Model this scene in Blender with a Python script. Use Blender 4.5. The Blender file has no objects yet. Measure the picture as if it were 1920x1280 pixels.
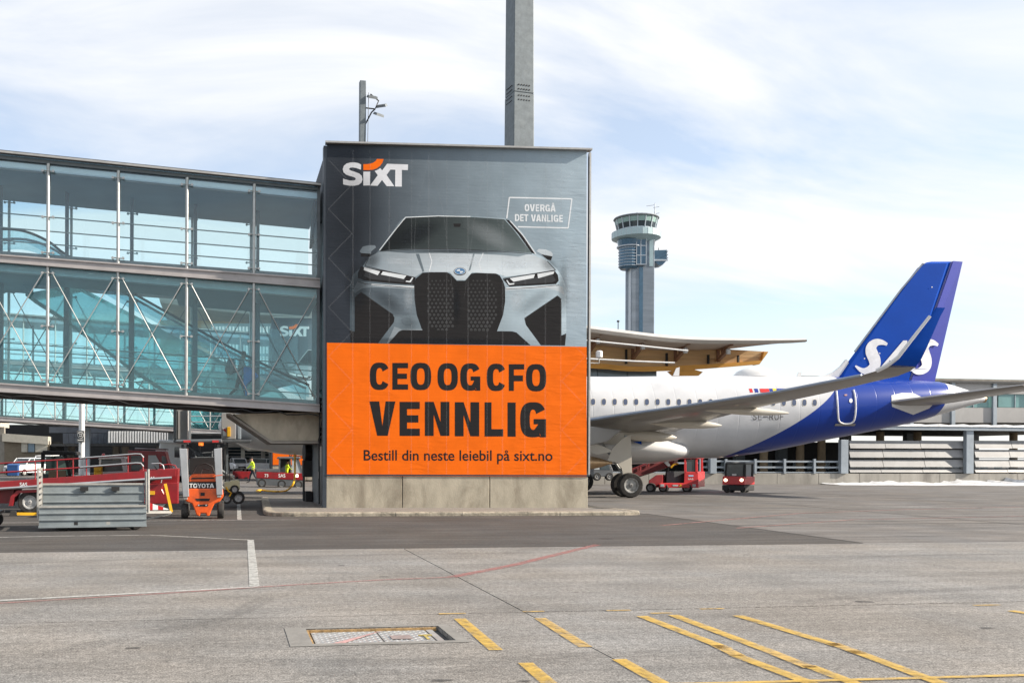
import bpy, bmesh, math, random
from mathutils import Vector, Matrix
from mathutils.bvhtree import BVHTree
R = math.radians
PI = math.pi
random.seed(7)
sc = bpy.context.scene
COL = sc.collection

# ---------------------------------------------------------------- camera
FPX, CXP, HYP, CAMH, ROLL = 1770.0, 700.0, 858.0, 1.8, 0.004
YAW = math.atan(0.1525)
cam_data = bpy.data.cameras.new('camera')
cam_data.sensor_width = 36.0
cam_data.lens = 36.0 * FPX / 1920.0
cam_data.shift_x = (960.0 - CXP) / 1920.0
cam_data.shift_y = (HYP - 640.0) / 1920.0
cam_data.clip_start = 0.2
cam_data.clip_end = 6000.0
cam = bpy.data.objects.new('camera', cam_data)
COL.objects.link(cam)
cam.matrix_world = (Matrix.Translation((0, 0, CAMH)) @ Matrix.Rotation(-YAW, 4, 'Z')
                    @ Matrix.Rotation(PI / 2, 4, 'X') @ Matrix.Rotation(ROLL, 4, 'Z'))
sc.camera = cam

# ---------------------------------------------------------------- sky and sun
SUN_EL = 27.0
SUN_T = -0.10
sx_, sy_ = (math.cos(YAW) + SUN_T * math.sin(YAW)), (-math.sin(YAW) + SUN_T * math.cos(YAW))
SUN_AZ = math.atan2(sy_, sx_)                     # world azimuth towards the sun, from +X
world = bpy.data.worlds.new('World')
sc.world = world
world.use_nodes = True
wn, wl = world.node_tree.nodes, world.node_tree.links
wn.clear()
w_out = wn.new('ShaderNodeOutputWorld')
w_bg = wn.new('ShaderNodeBackground')
w_bg.inputs['Strength'].default_value = 0.12
w_sky = wn.new('ShaderNodeTexSky')
w_sky.sky_type = 'NISHITA'
w_sky.sun_disc = False
w_sky.sun_elevation = R(SUN_EL)
w_sky.sun_rotation = PI / 2 - SUN_AZ
w_sky.air_density = 1.0
w_sky.dust_density = 0.3
w_sky.ozone_density = 2.0
w_tc = wn.new('ShaderNodeTexCoord')
w_sep = wn.new('ShaderNodeSeparateXYZ')
wl.new(w_tc.outputs['Generated'], w_sep.inputs[0])
w_add = wn.new('ShaderNodeMath'); w_add.operation = 'ADD'; w_add.inputs[1].default_value = 0.22
w_max = wn.new('ShaderNodeMath'); w_max.operation = 'MAXIMUM'; w_max.inputs[1].default_value = 0.03
wl.new(w_sep.outputs['Z'], w_max.inputs[0]); wl.new(w_max.outputs[0], w_add.inputs[0])
w_dx = wn.new('ShaderNodeMath'); w_dx.operation = 'DIVIDE'
w_dy = wn.new('ShaderNodeMath'); w_dy.operation = 'DIVIDE'
wl.new(w_sep.outputs['X'], w_dx.inputs[0]); wl.new(w_add.outputs[0], w_dx.inputs[1])
wl.new(w_sep.outputs['Y'], w_dy.inputs[0]); wl.new(w_add.outputs[0], w_dy.inputs[1])
w_cmb = wn.new('ShaderNodeCombineXYZ')
wl.new(w_dx.outputs[0], w_cmb.inputs['X']); wl.new(w_dy.outputs[0], w_cmb.inputs['Y'])
w_map = wn.new('ShaderNodeMapping')
w_map.inputs['Location'].default_value = (3.6, 1.2, 0.0)
w_map.inputs['Rotation'].default_value = (0, 0, R(-20))
w_map.inputs['Scale'].default_value = (0.62, 1.5, 1.0)
wl.new(w_cmb.outputs[0], w_map.inputs['Vector'])
w_n1 = wn.new('ShaderNodeTexNoise')
w_n1.inputs['Scale'].default_value = 1.5; w_n1.inputs['Detail'].default_value = 8
w_n1.inputs['Roughness'].default_value = 0.55; w_n1.inputs['Distortion'].default_value = 0.7
wl.new(w_map.outputs[0], w_n1.inputs['Vector'])
w_ramp = wn.new('ShaderNodeValToRGB')
w_ramp.color_ramp.elements[0].position = 0.35; w_ramp.color_ramp.elements[0].color = (0.38, 0.38, 0.38, 1)
w_ramp.color_ramp.elements[1].position = 0.60; w_ramp.color_ramp.elements[1].color = (1, 1, 1, 1)
wl.new(w_n1.outputs['Fac'], w_ramp.inputs[0])
w_mix = wn.new('ShaderNodeMix'); w_mix.data_type = 'RGBA'
w_mix.inputs[7].default_value = (4.75, 4.83, 4.95, 1)
w_hz = wn.new('ShaderNodeMapRange'); w_hz.inputs[1].default_value = 0.0; w_hz.inputs[2].default_value = 0.30
w_hz.inputs[3].default_value = 0.85; w_hz.inputs[4].default_value = 0.0
wl.new(w_sep.outputs['Z'], w_hz.inputs[0])
w_scr = wn.new('ShaderNodeMath'); w_scr.operation = 'MAXIMUM'
wl.new(w_ramp.outputs[0], w_scr.inputs[0]); wl.new(w_hz.outputs[0], w_scr.inputs[1]); wl.new(w_scr.outputs[0], w_mix.inputs[0]); wl.new(w_sky.outputs[0], w_mix.inputs[6])
wl.new(w_mix.outputs[2], w_bg.inputs['Color'])
wl.new(w_bg.outputs[0], w_out.inputs[0])

sun_data = bpy.data.lights.new('sun', 'SUN')
sun_data.energy = 5.0
sun_data.angle = R(0.55)
sun_data.color = (1.0, 0.90, 0.77)
sun = bpy.data.objects.new('sun', sun_data)
COL.objects.link(sun)
to_sun = Vector((math.cos(SUN_AZ) * math.cos(R(SUN_EL)), math.sin(SUN_AZ) * math.cos(R(SUN_EL)), math.sin(R(SUN_EL))))
sun.rotation_euler = to_sun.to_track_quat('Z', 'Y').to_euler()
sun.location = to_sun * 200

sc.view_settings.view_transform = 'Standard'
sc.view_settings.look = 'None'
sc.view_settings.gamma = 1.0
sc.view_settings.use_curve_mapping = False
sc.view_settings.exposure = 0.85
sc.render.engine = 'CYCLES'
sc.cycles.max_bounces = 8
sc.cycles.transparent_max_bounces = 40
sc.cycles.use_denoising = True
sc.cycles.caustics_reflective = False
sc.cycles.caustics_refractive = False

# ---------------------------------------------------------------- photo points to places
_ca, _sa, _cr, _sr = math.cos(YAW), math.sin(YAW), math.cos(ROLL), math.sin(ROLL)
CAM = Vector((0, 0, CAMH))
def ray(x, y):
    dx, dy = x - CXP, HYP - y
    tx, ty = (dx * _cr - dy * _sr) / FPX, (dx * _sr + dy * _cr) / FPX
    return Vector((tx * _ca + _sa, -tx * _sa + _ca, ty))
def at(x, y, d): return CAM + ray(x, y) * d
def gnd(x, y, z=0.0):
    r = ray(x, y); return CAM + r * ((z - CAMH) / r.z)
def on_y(x, y, Y):
    r = ray(x, y); return CAM + r * (Y / r.y)
def on_plane(x, y, p0, n):
    r = ray(x, y); return CAM + r * ((p0 - CAM).dot(n) / r.dot(n))
def cam_pt(xc, d, z): return Vector((xc * _ca + d * _sa, -xc * _sa + d * _ca, z))
def px_of(p):
    xc = p.x * _ca - p.y * _sa; d = p.x * _sa + p.y * _ca
    tx, ty = xc / d * FPX, (p.z - CAMH) / d * FPX
    return (CXP + tx * _cr + ty * _sr, HYP - (-tx * _sr + ty * _cr))

# ---------------------------------------------------------------- materials
MATS = {}
def pm(name, col, rough=0.6, metal=0.0, var=0.12, scale=3.0, bump=0.0, bscale=None, coat=0.0,
       dirt=None, dirt_amt=0.0, dscale=1.2, stretch=(1, 1, 1), spec=0.5, emit=None, emit_s=0.0):
    if name in MATS: return MATS[name]
    m = bpy.data.materials.new(name); m.use_nodes = True
    nt = m.node_tree; N, L = nt.nodes, nt.links
    b = N['Principled BSDF']
    tc = N.new('ShaderNodeTexCoord')
    mp = N.new('ShaderNodeMapping'); mp.inputs['Scale'].default_value = stretch
    L.new(tc.outputs['Object'], mp.inputs['Vector'])
    n1 = N.new('ShaderNodeTexNoise'); n1.inputs['Scale'].default_value = scale
    n1.inputs['Detail'].default_value = 6; n1.inputs['Roughness'].default_value = 0.6
    L.new(mp.outputs[0], n1.inputs['Vector'])
    rp = N.new('ShaderNodeValToRGB')
    lo = [max(0, c * (1 - var)) for c in col]; hi = [min(1, c * (1 + var)) for c in col]
    rp.color_ramp.elements[0].position = 0.3; rp.color_ramp.elements[0].color = (*lo, 1)
    rp.color_ramp.elements[1].position = 0.7; rp.color_ramp.elements[1].color = (*hi, 1)
    L.new(n1.outputs['Fac'], rp.inputs[0])
    out = rp.outputs[0]
    if dirt:
        n2 = N.new('ShaderNodeTexNoise'); n2.inputs['Scale'].default_value = dscale
        n2.inputs['Detail'].default_value = 9; n2.inputs['Roughness'].default_value = 0.7
        n2.inputs['Distortion'].default_value = 0.4
        L.new(mp.outputs[0], n2.inputs['Vector'])
        r2 = N.new('ShaderNodeValToRGB')
        r2.color_ramp.elements[0].position = 0.48; r2.color_ramp.elements[0].color = (0, 0, 0, 1)
        r2.color_ramp.elements[1].position = 0.72; r2.color_ramp.elements[1].color = (dirt_amt,) * 3 + (1,)
        L.new(n2.outputs['Fac'], r2.inputs[0])
        mx = N.new('ShaderNodeMix'); mx.data_type = 'RGBA'
        mx.inputs[7].default_value = (*dirt, 1)
        L.new(r2.outputs[0], mx.inputs[0]); L.new(out, mx.inputs[6])
        out = mx.outputs[2]
    L.new(out, b.inputs['Base Color'])
    b.inputs['Roughness'].default_value = rough
    b.inputs['Metallic'].default_value = metal
    b.inputs['Specular IOR Level'].default_value = spec
    if coat: b.inputs['Coat Weight'].default_value = coat; b.inputs['Coat Roughness'].default_value = 0.08
    if bump:
        n3 = N.new('ShaderNodeTexNoise'); n3.inputs['Scale'].default_value = bscale or scale * 6
        n3.inputs['Detail'].default_value = 4
        L.new(mp.outputs[0], n3.inputs['Vector'])
        bp = N.new('ShaderNodeBump'); bp.inputs['Strength'].default_value = bump; bp.inputs['Distance'].default_value = 0.02
        L.new(n3.outputs['Fac'], bp.inputs['Height']); L.new(bp.outputs[0], b.inputs['Normal'])
    if emit:
        b.inputs['Emission Color'].default_value = (*emit, 1); b.inputs['Emission Strength'].default_value = emit_s
    MATS[name] = m
    return m

def glass(name, tint, gloss=0.12, rough=0.02, tcol=None, haze=0.0):
    if name in MATS: return MATS[name]
    m = bpy.data.materials.new(name); m.use_nodes = True
    N, L = m.node_tree.nodes, m.node_tree.links
    N.clear()
    o = N.new('ShaderNodeOutputMaterial')
    tr = N.new('ShaderNodeBsdfTransparent'); tr.inputs[0].default_value = (*tint, 1)
    gl = N.new('ShaderNodeBsdfGlossy'); gl.inputs['Roughness'].default_value = rough
    gl.inputs[0].default_value = (0.9, 0.97, 1, 1)
    lw = N.new('ShaderNodeLayerWeight'); lw.inputs['Blend'].default_value = 0.35
    mr = N.new('ShaderNodeMapRange'); mr.inputs[3].default_value = gloss; mr.inputs[4].default_value = 0.9
    L.new(lw.outputs['Fresnel'], mr.inputs[0])
    pw = N.new('ShaderNodeMath'); pw.operation = 'MULTIPLY'; pw.inputs[1].default_value = 1.0
    L.new(mr.outputs[0], pw.inputs[0])
    mx = N.new('ShaderNodeMixShader')
    L.new(pw.outputs[0], mx.inputs[0]); L.new(tr.outputs[0], mx.inputs[1]); L.new(gl.outputs[0], mx.inputs[2])
    last = mx
    if haze:
        df = N.new('ShaderNodeBsdfDiffuse'); df.inputs[0].default_value = (*(tcol or tint), 1)
        tl = N.new('ShaderNodeBsdfTranslucent'); tl.inputs[0].default_value = (*(tcol or tint), 1)
        ad = N.new('ShaderNodeMixShader'); ad.inputs[0].default_value = 0.5
        L.new(df.outputs[0], ad.inputs[1]); L.new(tl.outputs[0], ad.inputs[2])
        m2 = N.new('ShaderNodeMixShader')
        nz = N.new('ShaderNodeTexNoise'); nz.inputs['Scale'].default_value = 0.8; nz.inputs['Detail'].default_value = 5
        tcn = N.new('ShaderNodeTexCoord'); L.new(tcn.outputs['Object'], nz.inputs['Vector'])
        mh = N.new('ShaderNodeMapRange'); mh.inputs[1].default_value = 0.3; mh.inputs[2].default_value = 0.7
        mh.inputs[3].default_value = haze * 0.6; mh.inputs[4].default_value = haze * 1.4
        L.new(nz.outputs['Fac'], mh.inputs[0]); L.new(mh.outputs[0], m2.inputs[0])
        L.new(mx.outputs[0], m2.inputs[1]); L.new(ad.outputs[0], m2.inputs[2])
        last = m2
    L.new(last.outputs[0], o.inputs[0])
    MATS[name] = m
    return m

# ---------------------------------------------------------------- mesh helpers
MW = {}
I4 = Matrix.Identity(4)
class MB:
    def __init__(s, M=None): s.v, s.f, s.M = [], [], M
    def add(s, vs, fs):
        n = len(s.v)
        s.v += [(s.M @ Vector(p)) if s.M else Vector(p) for p in vs]
        s.f += [tuple(i + n for i in f) for f in fs]
        return s
    def hexa(s, p):                                   # p: 4 bottom, 4 top, counter-clockwise
        return s.add(p, [(3, 2, 1, 0), (4, 5, 6, 7), (0, 1, 5, 4), (1, 2, 6, 5), (2, 3, 7, 6), (3, 0, 4, 7)])
    def box(s, x0, x1, y0, y1, z0, z1):
        return s.hexa([(x0, y0, z0), (x1, y0, z0), (x1, y1, z0), (x0, y1, z0), (x0, y0, z1), (x1, y0, z1), (x1, y1, z1), (x0, y1, z1)])
    def taper(s, x0, x1, y0, y1, z0, z1, ax=0, ay=0):  # box with its top drawn in
        return s.hexa([(x0, y0, z0), (x1, y0, z0), (x1, y1, z0), (x0, y1, z0),
                       (x0 + ax, y0 + ay, z1), (x1 - ax, y0 + ay, z1), (x1 - ax, y1 - ay, z1), (x0 + ax, y1 - ay, z1)])
    def quad(s, a, b, c, d): return s.add([a, b, c, d], [(0, 1, 2, 3)])
    def prism(s, loop, vec):
        n = len(loop); vec = Vector(vec)
        a = [Vector(p) for p in loop]; b = [p + vec for p in a]
        fs = [tuple(range(n))[::-1], tuple(range(n, 2 * n))]
        fs += [(i, (i + 1) % n, n + (i + 1) % n, n + i) for i in range(n)]
        return s.add(a + b, fs)
    def beam(s, p, q, w, h, up=(0, 0, 1)):
        p, q, up = Vector(p), Vector(q), Vector(up)
        d = (q - p).normalized(); sd = d.cross(up)
        if sd.length < 1e-5: sd = d.cross(Vector((0, 1, 0)))
        sd.normalize(); u = sd.cross(d)
        sd *= w / 2; u *= h / 2
        return s.hexa([p - sd - u, p + sd - u, q + sd - u, q - sd - u, p - sd + u, p + sd + u, q + sd + u, q - sd + u])
    def loft(s, rings, cap=True, closed=True):
        n = len(rings[0]); vs = [p for r in rings for p in r]; fs = []
        for i in range(len(rings) - 1):
            for j in range(n if closed else n - 1):
                k = (j + 1) % n
                fs.append((i * n + j, i * n + k, (i + 1) * n + k, (i + 1) * n + j))
        if cap:
            fs.append(tuple(range(n))[::-1]); fs.append(tuple(range((len(rings) - 1) * n, len(rings) * n)))
        return s.add(vs, fs)
    def tube(s, p, q, r, n=8, r2=None): return s.path([p, q], r, n, r2)
    def path(s, pts, r, n=6, r2=None):
        pts = [Vector(p) for p in pts]; rings = []; prev = None
        for i, p in enumerate(pts):
            d = (pts[min(i + 1, len(pts) - 1)] - pts[max(i - 1, 0)]).normalized()
            a = d.cross(Vector((0, 0, 1))) if prev is None else (prev - d * prev.dot(d))
            if a.length < 1e-4: a = d.cross(Vector((0, 1, 0)))
            a.normalize(); prev = a; b = d.cross(a)
            rr = r if r2 is None else r + (r2 - r) * i / (len(pts) - 1)
            rings.append([p + (a * math.cos(t) + b * math.sin(t)) * rr for t in [2 * PI * k / n for k in range(n)]])
        return s.loft(rings)
    def lathe(s, prof, o, ax, n=16, cap=True):                  # prof: (radius, along)
        o, ax = Vector(o), Vector(ax).normalized()
        a = ax.cross(Vector((0, 0, 1)))
        if a.length < 1e-4: a = Vector((1, 0, 0))
        a.normalize(); b = ax.cross(a)
        return s.loft([[o + ax * h + (a * math.cos(t) + b * math.sin(t)) * max(r, 1e-3) for t in [2 * PI * k / n for k in range(n)]] for r, h in prof], cap)
    def blob(s, c, rx, ry, rz, n=10, m=6):
        c = Vector(c); rings = []
        for i in range(m + 1):
            t = -PI / 2 + PI * i / m; k = max(math.cos(t), 0.02)
            rings.append([c + Vector((rx * k * math.cos(2 * PI * j / n), ry * k * math.sin(2 * PI * j / n), rz * math.sin(t))) for j in range(n)])
        return s.loft(rings)
    def build(s, name, mat, parent=None, world=False, smooth=False, bevel=0.0, fix=True):
        vs = s.v
        if world and parent is not None:
            Mi = MW[parent].inverted(); vs = [Mi @ p for p in vs]
        me = bpy.data.meshes.new(name)
        me.from_pydata([tuple(p) for p in vs], [], s.f)
        if fix:
            bm = bmesh.new(); bm.from_mesh(me)
            bmesh.ops.recalc_face_normals(bm, faces=bm.faces); bm.to_mesh(me); bm.free()
        me.materials.append(mat)
        if smooth:
            me.polygons.foreach_set('use_smooth', [True] * len(me.polygons))
            try: me.set_sharp_from_angle(angle=R(40))
            except Exception: pass
        o = bpy.data.objects.new(name, me); COL.objects.link(o)
        if parent is not None: o.parent = parent; MW[o] = MW[parent]
        else: MW[o] = I4
        if bevel:
            bv = o.modifiers.new('bevel', 'BEVEL'); bv.width = bevel; bv.segments = 2
            bv.limit_method = 'ANGLE'; bv.angle_limit = R(40)
        return o
def thing(name, label, cat, loc=(0, 0, 0), rz=0.0, group=None):
    o = bpy.data.objects.new(name, None); COL.objects.link(o)
    o.empty_display_size = 0.2
    o.location = loc; o.rotation_euler = (0, 0, rz)
    MW[o] = Matrix.Translation(Vector(loc)) @ Matrix.Rotation(rz, 4, 'Z')
    return tag(o, label, cat, group)
def tag(o, label, cat, group=None):
    o['label'] = label; o['category'] = cat
    if group: o['group'] = group
    return o
def struct(o): o['kind'] = 'structure'; return o
def dup(o, M=I4, parent=None):                        # a thing with its parts
    c = o.copy(); COL.objects.link(c)
    if parent is None:
        c.location = M @ o.location; MW[c] = M @ MW[o]
    else: c.parent = parent; MW[c] = MW[parent]
    for ch in list(o.children): dup(ch, M, c)
    return c
def cr(pts, k=4, closed=True):                        # Catmull-Rom through the points
    n = len(pts); out = []
    rng = range(n) if closed else range(n - 1)
    for i in rng:
        if closed: P = [pts[(i + j) % n] for j in (-1, 0, 1, 2)]
        else: P = [pts[max(0, i - 1)], pts[i], pts[i + 1], pts[min(n - 1, i + 2)]]
        for q in range(k):
            t = q / k
            out.append(tuple(0.5 * (2 * P[1][d] + (P[2][d] - P[0][d]) * t + (2 * P[0][d] - 5 * P[1][d] + 4 * P[2][d] - P[3][d]) * t * t
                       + (3 * P[1][d] - P[0][d] - 3 * P[2][d] + P[3][d]) * t ** 3) for d in range(len(P[0]))))
    if not closed: out.append(tuple(pts[-1]))
    return out
def fill2d(loops):                                    # loops of 2-D points (outline and holes) -> verts, faces
    cu = bpy.data.curves.new('tmp', 'CURVE'); cu.dimensions = '2D'; cu.fill_mode = 'BOTH'
    for lp in loops:
        sp = cu.splines.new('POLY'); sp.points.add(len(lp) - 1); sp.use_cyclic_u = True
        for i, (a, b) in enumerate(lp): sp.points[i].co = (a, b, 0, 1)
    return curve_mesh(cu)
def curve_mesh(cu):
    ob = bpy.data.objects.new('tmp', cu); COL.objects.link(ob)
    dg = bpy.context.evaluated_depsgraph_get(); dg.update()
    me = bpy.data.meshes.new_from_object(ob.evaluated_get(dg))
    vs = [v.co.copy() for v in me.vertices]; fs = [tuple(p.vertices) for p in me.polygons]
    bpy.data.objects.remove(ob); bpy.data.curves.remove(cu); bpy.data.meshes.remove(me)
    return vs, fs
def text2d(txt, bold=0.0):                            # built-in font, fitted to the unit box
    cu = bpy.data.curves.new('tmp', 'FONT'); cu.body = txt; cu.fill_mode = 'BOTH'; cu.offset = bold; cu.resolution_u = 4
    vs, fs = curve_mesh(cu)
    xs = [v.x for v in vs]; ys = [v.y for v in vs]
    x0, x1, y0, y1 = min(xs), max(xs), min(ys), max(ys)
    return [((v.x - x0) / (x1 - x0), (v.y - y0) / (y1 - y0)) for v in vs], fs
# heavy grotesque letters on the unit box
def _arc(a0, a1, rx, ry, n=14, e=2.7):
    out = []
    for i in range(n + 1):
        t = R(a0 + (a1 - a0) * i / n); c, s_ = math.cos(t), math.sin(t)
        out.append((0.5 + rx * math.copysign(abs(c) ** (2 / e), c), 0.5 + ry * math.copysign(abs(s_) ** (2 / e), s_)))
    return out
def glyph(ch, st=0.3, hz=0.17):
    if ch == 'O': return [[_arc(0, 345, .5, .5, 23), _arc(0, 345, .5 - st, .5 - hz, 23)]]
    if ch in 'CG':
        o = _arc(28, 332, .5, .5, 24); i_ = _arc(332, 28, .5 - st, .5 - hz, 24)
        if ch == 'C': return [[o + i_]]
        o = _arc(28, 300, .5, .5, 24); i_ = _arc(322, 28, .5 - st, .5 - hz, 24)
        return [[o + [(.74, .12), (.79, 0), (1, 0), (1, .52), (.52, .52), (.52, .37), (.7, .37)] + i_[1:]]]
    if ch == 'E': return [[[(0, 0), (1, 0), (1, hz), (st, hz), (st, .5 - hz / 2), (.93, .5 - hz / 2), (.93, .5 + hz / 2), (st, .5 + hz / 2), (st, 1 - hz), (1, 1 - hz), (1, 1), (0, 1)]]]
    if ch == 'F': return [[[(0, 0), (st, 0), (st, .5 - hz * .7), (.92, .5 - hz * .7), (.92, .5 + hz * .4), (st, .5 + hz * .4), (st, 1 - hz), (1, 1 - hz), (1, 1), (0, 1)]]]
    if ch == 'L': return [[[(0, 0), (1, 0), (1, hz), (st, hz), (st, 1), (0, 1)]]]
    if ch == 'I': return [[[(0, 0), (1, 0), (1, 1), (0, 1)]]]
    if ch == 'V': return [[[(.5 - st * .55, 0), (.5 + st * .55, 0), (1, 1), (1 - st * 1.02, 1), (.5, .28), (st * 1.02, 1), (0, 1)]]]
    if ch == 'N': return [[[(0, 0), (st, 0), (st, .62), (1 - st, 0), (1, 0), (1, 1), (1 - st, 1), (1 - st, .4), (st, 1), (0, 1)]]]
    if ch == 'T': return [[[(.5 - st / 2, 0), (.5 + st / 2, 0), (.5 + st / 2, 1 - hz), (1, 1 - hz), (1, 1), (0, 1), (0, 1 - hz), (.5 - st / 2, 1 - hz)]]]
    if ch == 'Y': return [[[(.5 - st / 2, 0), (.5 + st / 2, 0), (.5 + st / 2, .4), (1, 1), (1 - st * 1.1, 1), (.5, .6), (st * 1.1, 1), (0, 1), (.5 - st / 2, .4)]]]
    if ch in 'AÅ':
        k = 1.0
        a = [[(0, 0), (st, 0), (st + .06, .2), (.94 - st, .2), (1 - st, 0), (1, 0), (.5 + st * .62, k), (.5 - st * .62, k)], [(st + .11, .36), (.89 - st, .36), (.5, .78)]]
        if ch == 'A': return [a]
        ring = [[(.5 + .2 * math.cos(t), 1.16 + .12 * math.sin(t)) for t in [2 * PI * i / 12 for i in range(12)]],
                [(.5 + .08 * math.cos(t), 1.16 + .05 * math.sin(t)) for t in [2 * PI * i / 12 for i in range(12)]]]
        return [a, ring]
    if ch == 'D': return [[[(0, 0), (.55, 0), (.85, .1), (1, .32), (1, .68), (.85, .9), (.55, 1), (0, 1)], [(st, hz), (.52, hz), (.68, .26), (.7, .4), (.7, .6), (.68, .74), (.52, 1 - hz), (st, 1 - hz)]]]
    if ch == 'R': return [[[(0, 0), (st, 0), (st, .38), (.5, .38), (.68, 0), (1, 0), (.8, .42), (.95, .55), (1, .72), (.93, .9), (.7, 1), (0, 1)], [(st, .54), (.62, .54), (.7, .62), (.7, .76), (.62, 1 - hz), (st, 1 - hz)]]]
    if ch == 'U': return [[[(0, 1), (0, .25), (.15, .06), (.38, 0), (.62, 0), (.85, .06), (1, .25), (1, 1), (1 - st, 1), (1 - st, .28), (.6, hz), (.4, hz), (st, .28), (st, 1)]]]
    if ch == '-': return [[[(0, .38), (1, .38), (1, .56), (0, .56)]]]
    if ch == 'S':
        return [stroke([(.95, .78), (.72, .93), (.35, .92), (.14, .74), (.3, .57), (.7, .43), (.86, .26), (.65, .08), (.28, .07), (.03, .24)], [.17] * 10)]
    return []
def stroke(pts, ws, k=4):
    P = cr([(p[0], p[1], w) for p, w in zip(pts, ws)], k, False); a, b = [], []
    for i, p in enumerate(P):
        q0, q1 = P[max(0, i - 1)], P[min(len(P) - 1, i + 1)]
        dx, dy = q1[0] - q0[0], q1[1] - q0[1]; l = math.hypot(dx, dy) or 1
        nx, ny = -dy / l * p[2] / 2, dx / l * p[2] / 2
        a.append((p[0] + nx, p[1] + ny)); b.append((p[0] - nx, p[1] - ny))
    return [a + b[::-1]]
# wheels and people
def wheel(parent, c, r, w, ax=(0, 1, 0), rimmat=None, name='wheel'):
    c, ax = Vector(c), Vector(ax).normalized()
    t = MB().lathe([(r * .6, -w / 2), (r * .9, -w / 2), (r * .985, -w * .38), (r, -w * .15), (r, w * .15), (r * .985, w * .38), (r * .9, w / 2), (r * .6, w / 2)], c, ax, 22, False).build(name, M_TYRE, parent, smooth=True)
    MB().lathe([(r * .62, -w * .35), (r * .6, -w * .46), (r * .5, -w * .44), (r * .42, -w * .30), (r * .2, -w * .30), (r * .16, -w * .46), (r * .05, -w * .48), (r * .05, w * .48), (r * .16, w * .46), (r * .2, w * .30), (r * .42, w * .30), (r * .5, w * .44), (r * .6, w * .46), (r * .62, w * .35)], c, ax, 18).build('rim', rimmat or M_RIM, t, smooth=True)
    return t
def skin_body(name, verts, edges, radii, mat, parent, sub=2):
    me = bpy.data.meshes.new(name); me.from_pydata(verts, edges, [])
    o = bpy.data.objects.new('tmp', me); COL.objects.link(o)
    sk = o.modifiers.new('skin', 'SKIN'); sk.use_smooth_shade = True
    for i, r in enumerate(radii):
        rr = r if isinstance(r, tuple) else (r, r)
        me.skin_vertices[0].data[i].radius = rr
    me.skin_vertices[0].data[0].use_root = True
    sb = o.modifiers.new('sub', 'SUBSURF'); sb.levels = sub; sb.render_levels = sub
    dg = bpy.context.evaluated_depsgraph_get(); dg.update()
    m2 = bpy.data.meshes.new_from_object(o.evaluated_get(dg)); m2.name = name
    bpy.data.objects.remove(o)
    m2.materials.clear()
    for m in (mat if isinstance(mat, list) else [mat]): m2.materials.append(m)
    ob = bpy.data.objects.new(name, m2); COL.objects.link(ob); ob.parent = parent; MW[ob] = MW[parent]
    return ob
M_TYRE = pm('tyre rubber', (0.022, 0.021, 0.02), .85, var=.3, scale=6, dirt=(.12, .11, .1), dirt_amt=.5, dscale=4)
M_RIM = pm('dull steel rim', (0.35, 0.35, 0.34), .5, .3, var=.25, scale=8, dirt=(.05, .045, .04), dirt_amt=.7, dscale=5)

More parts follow.
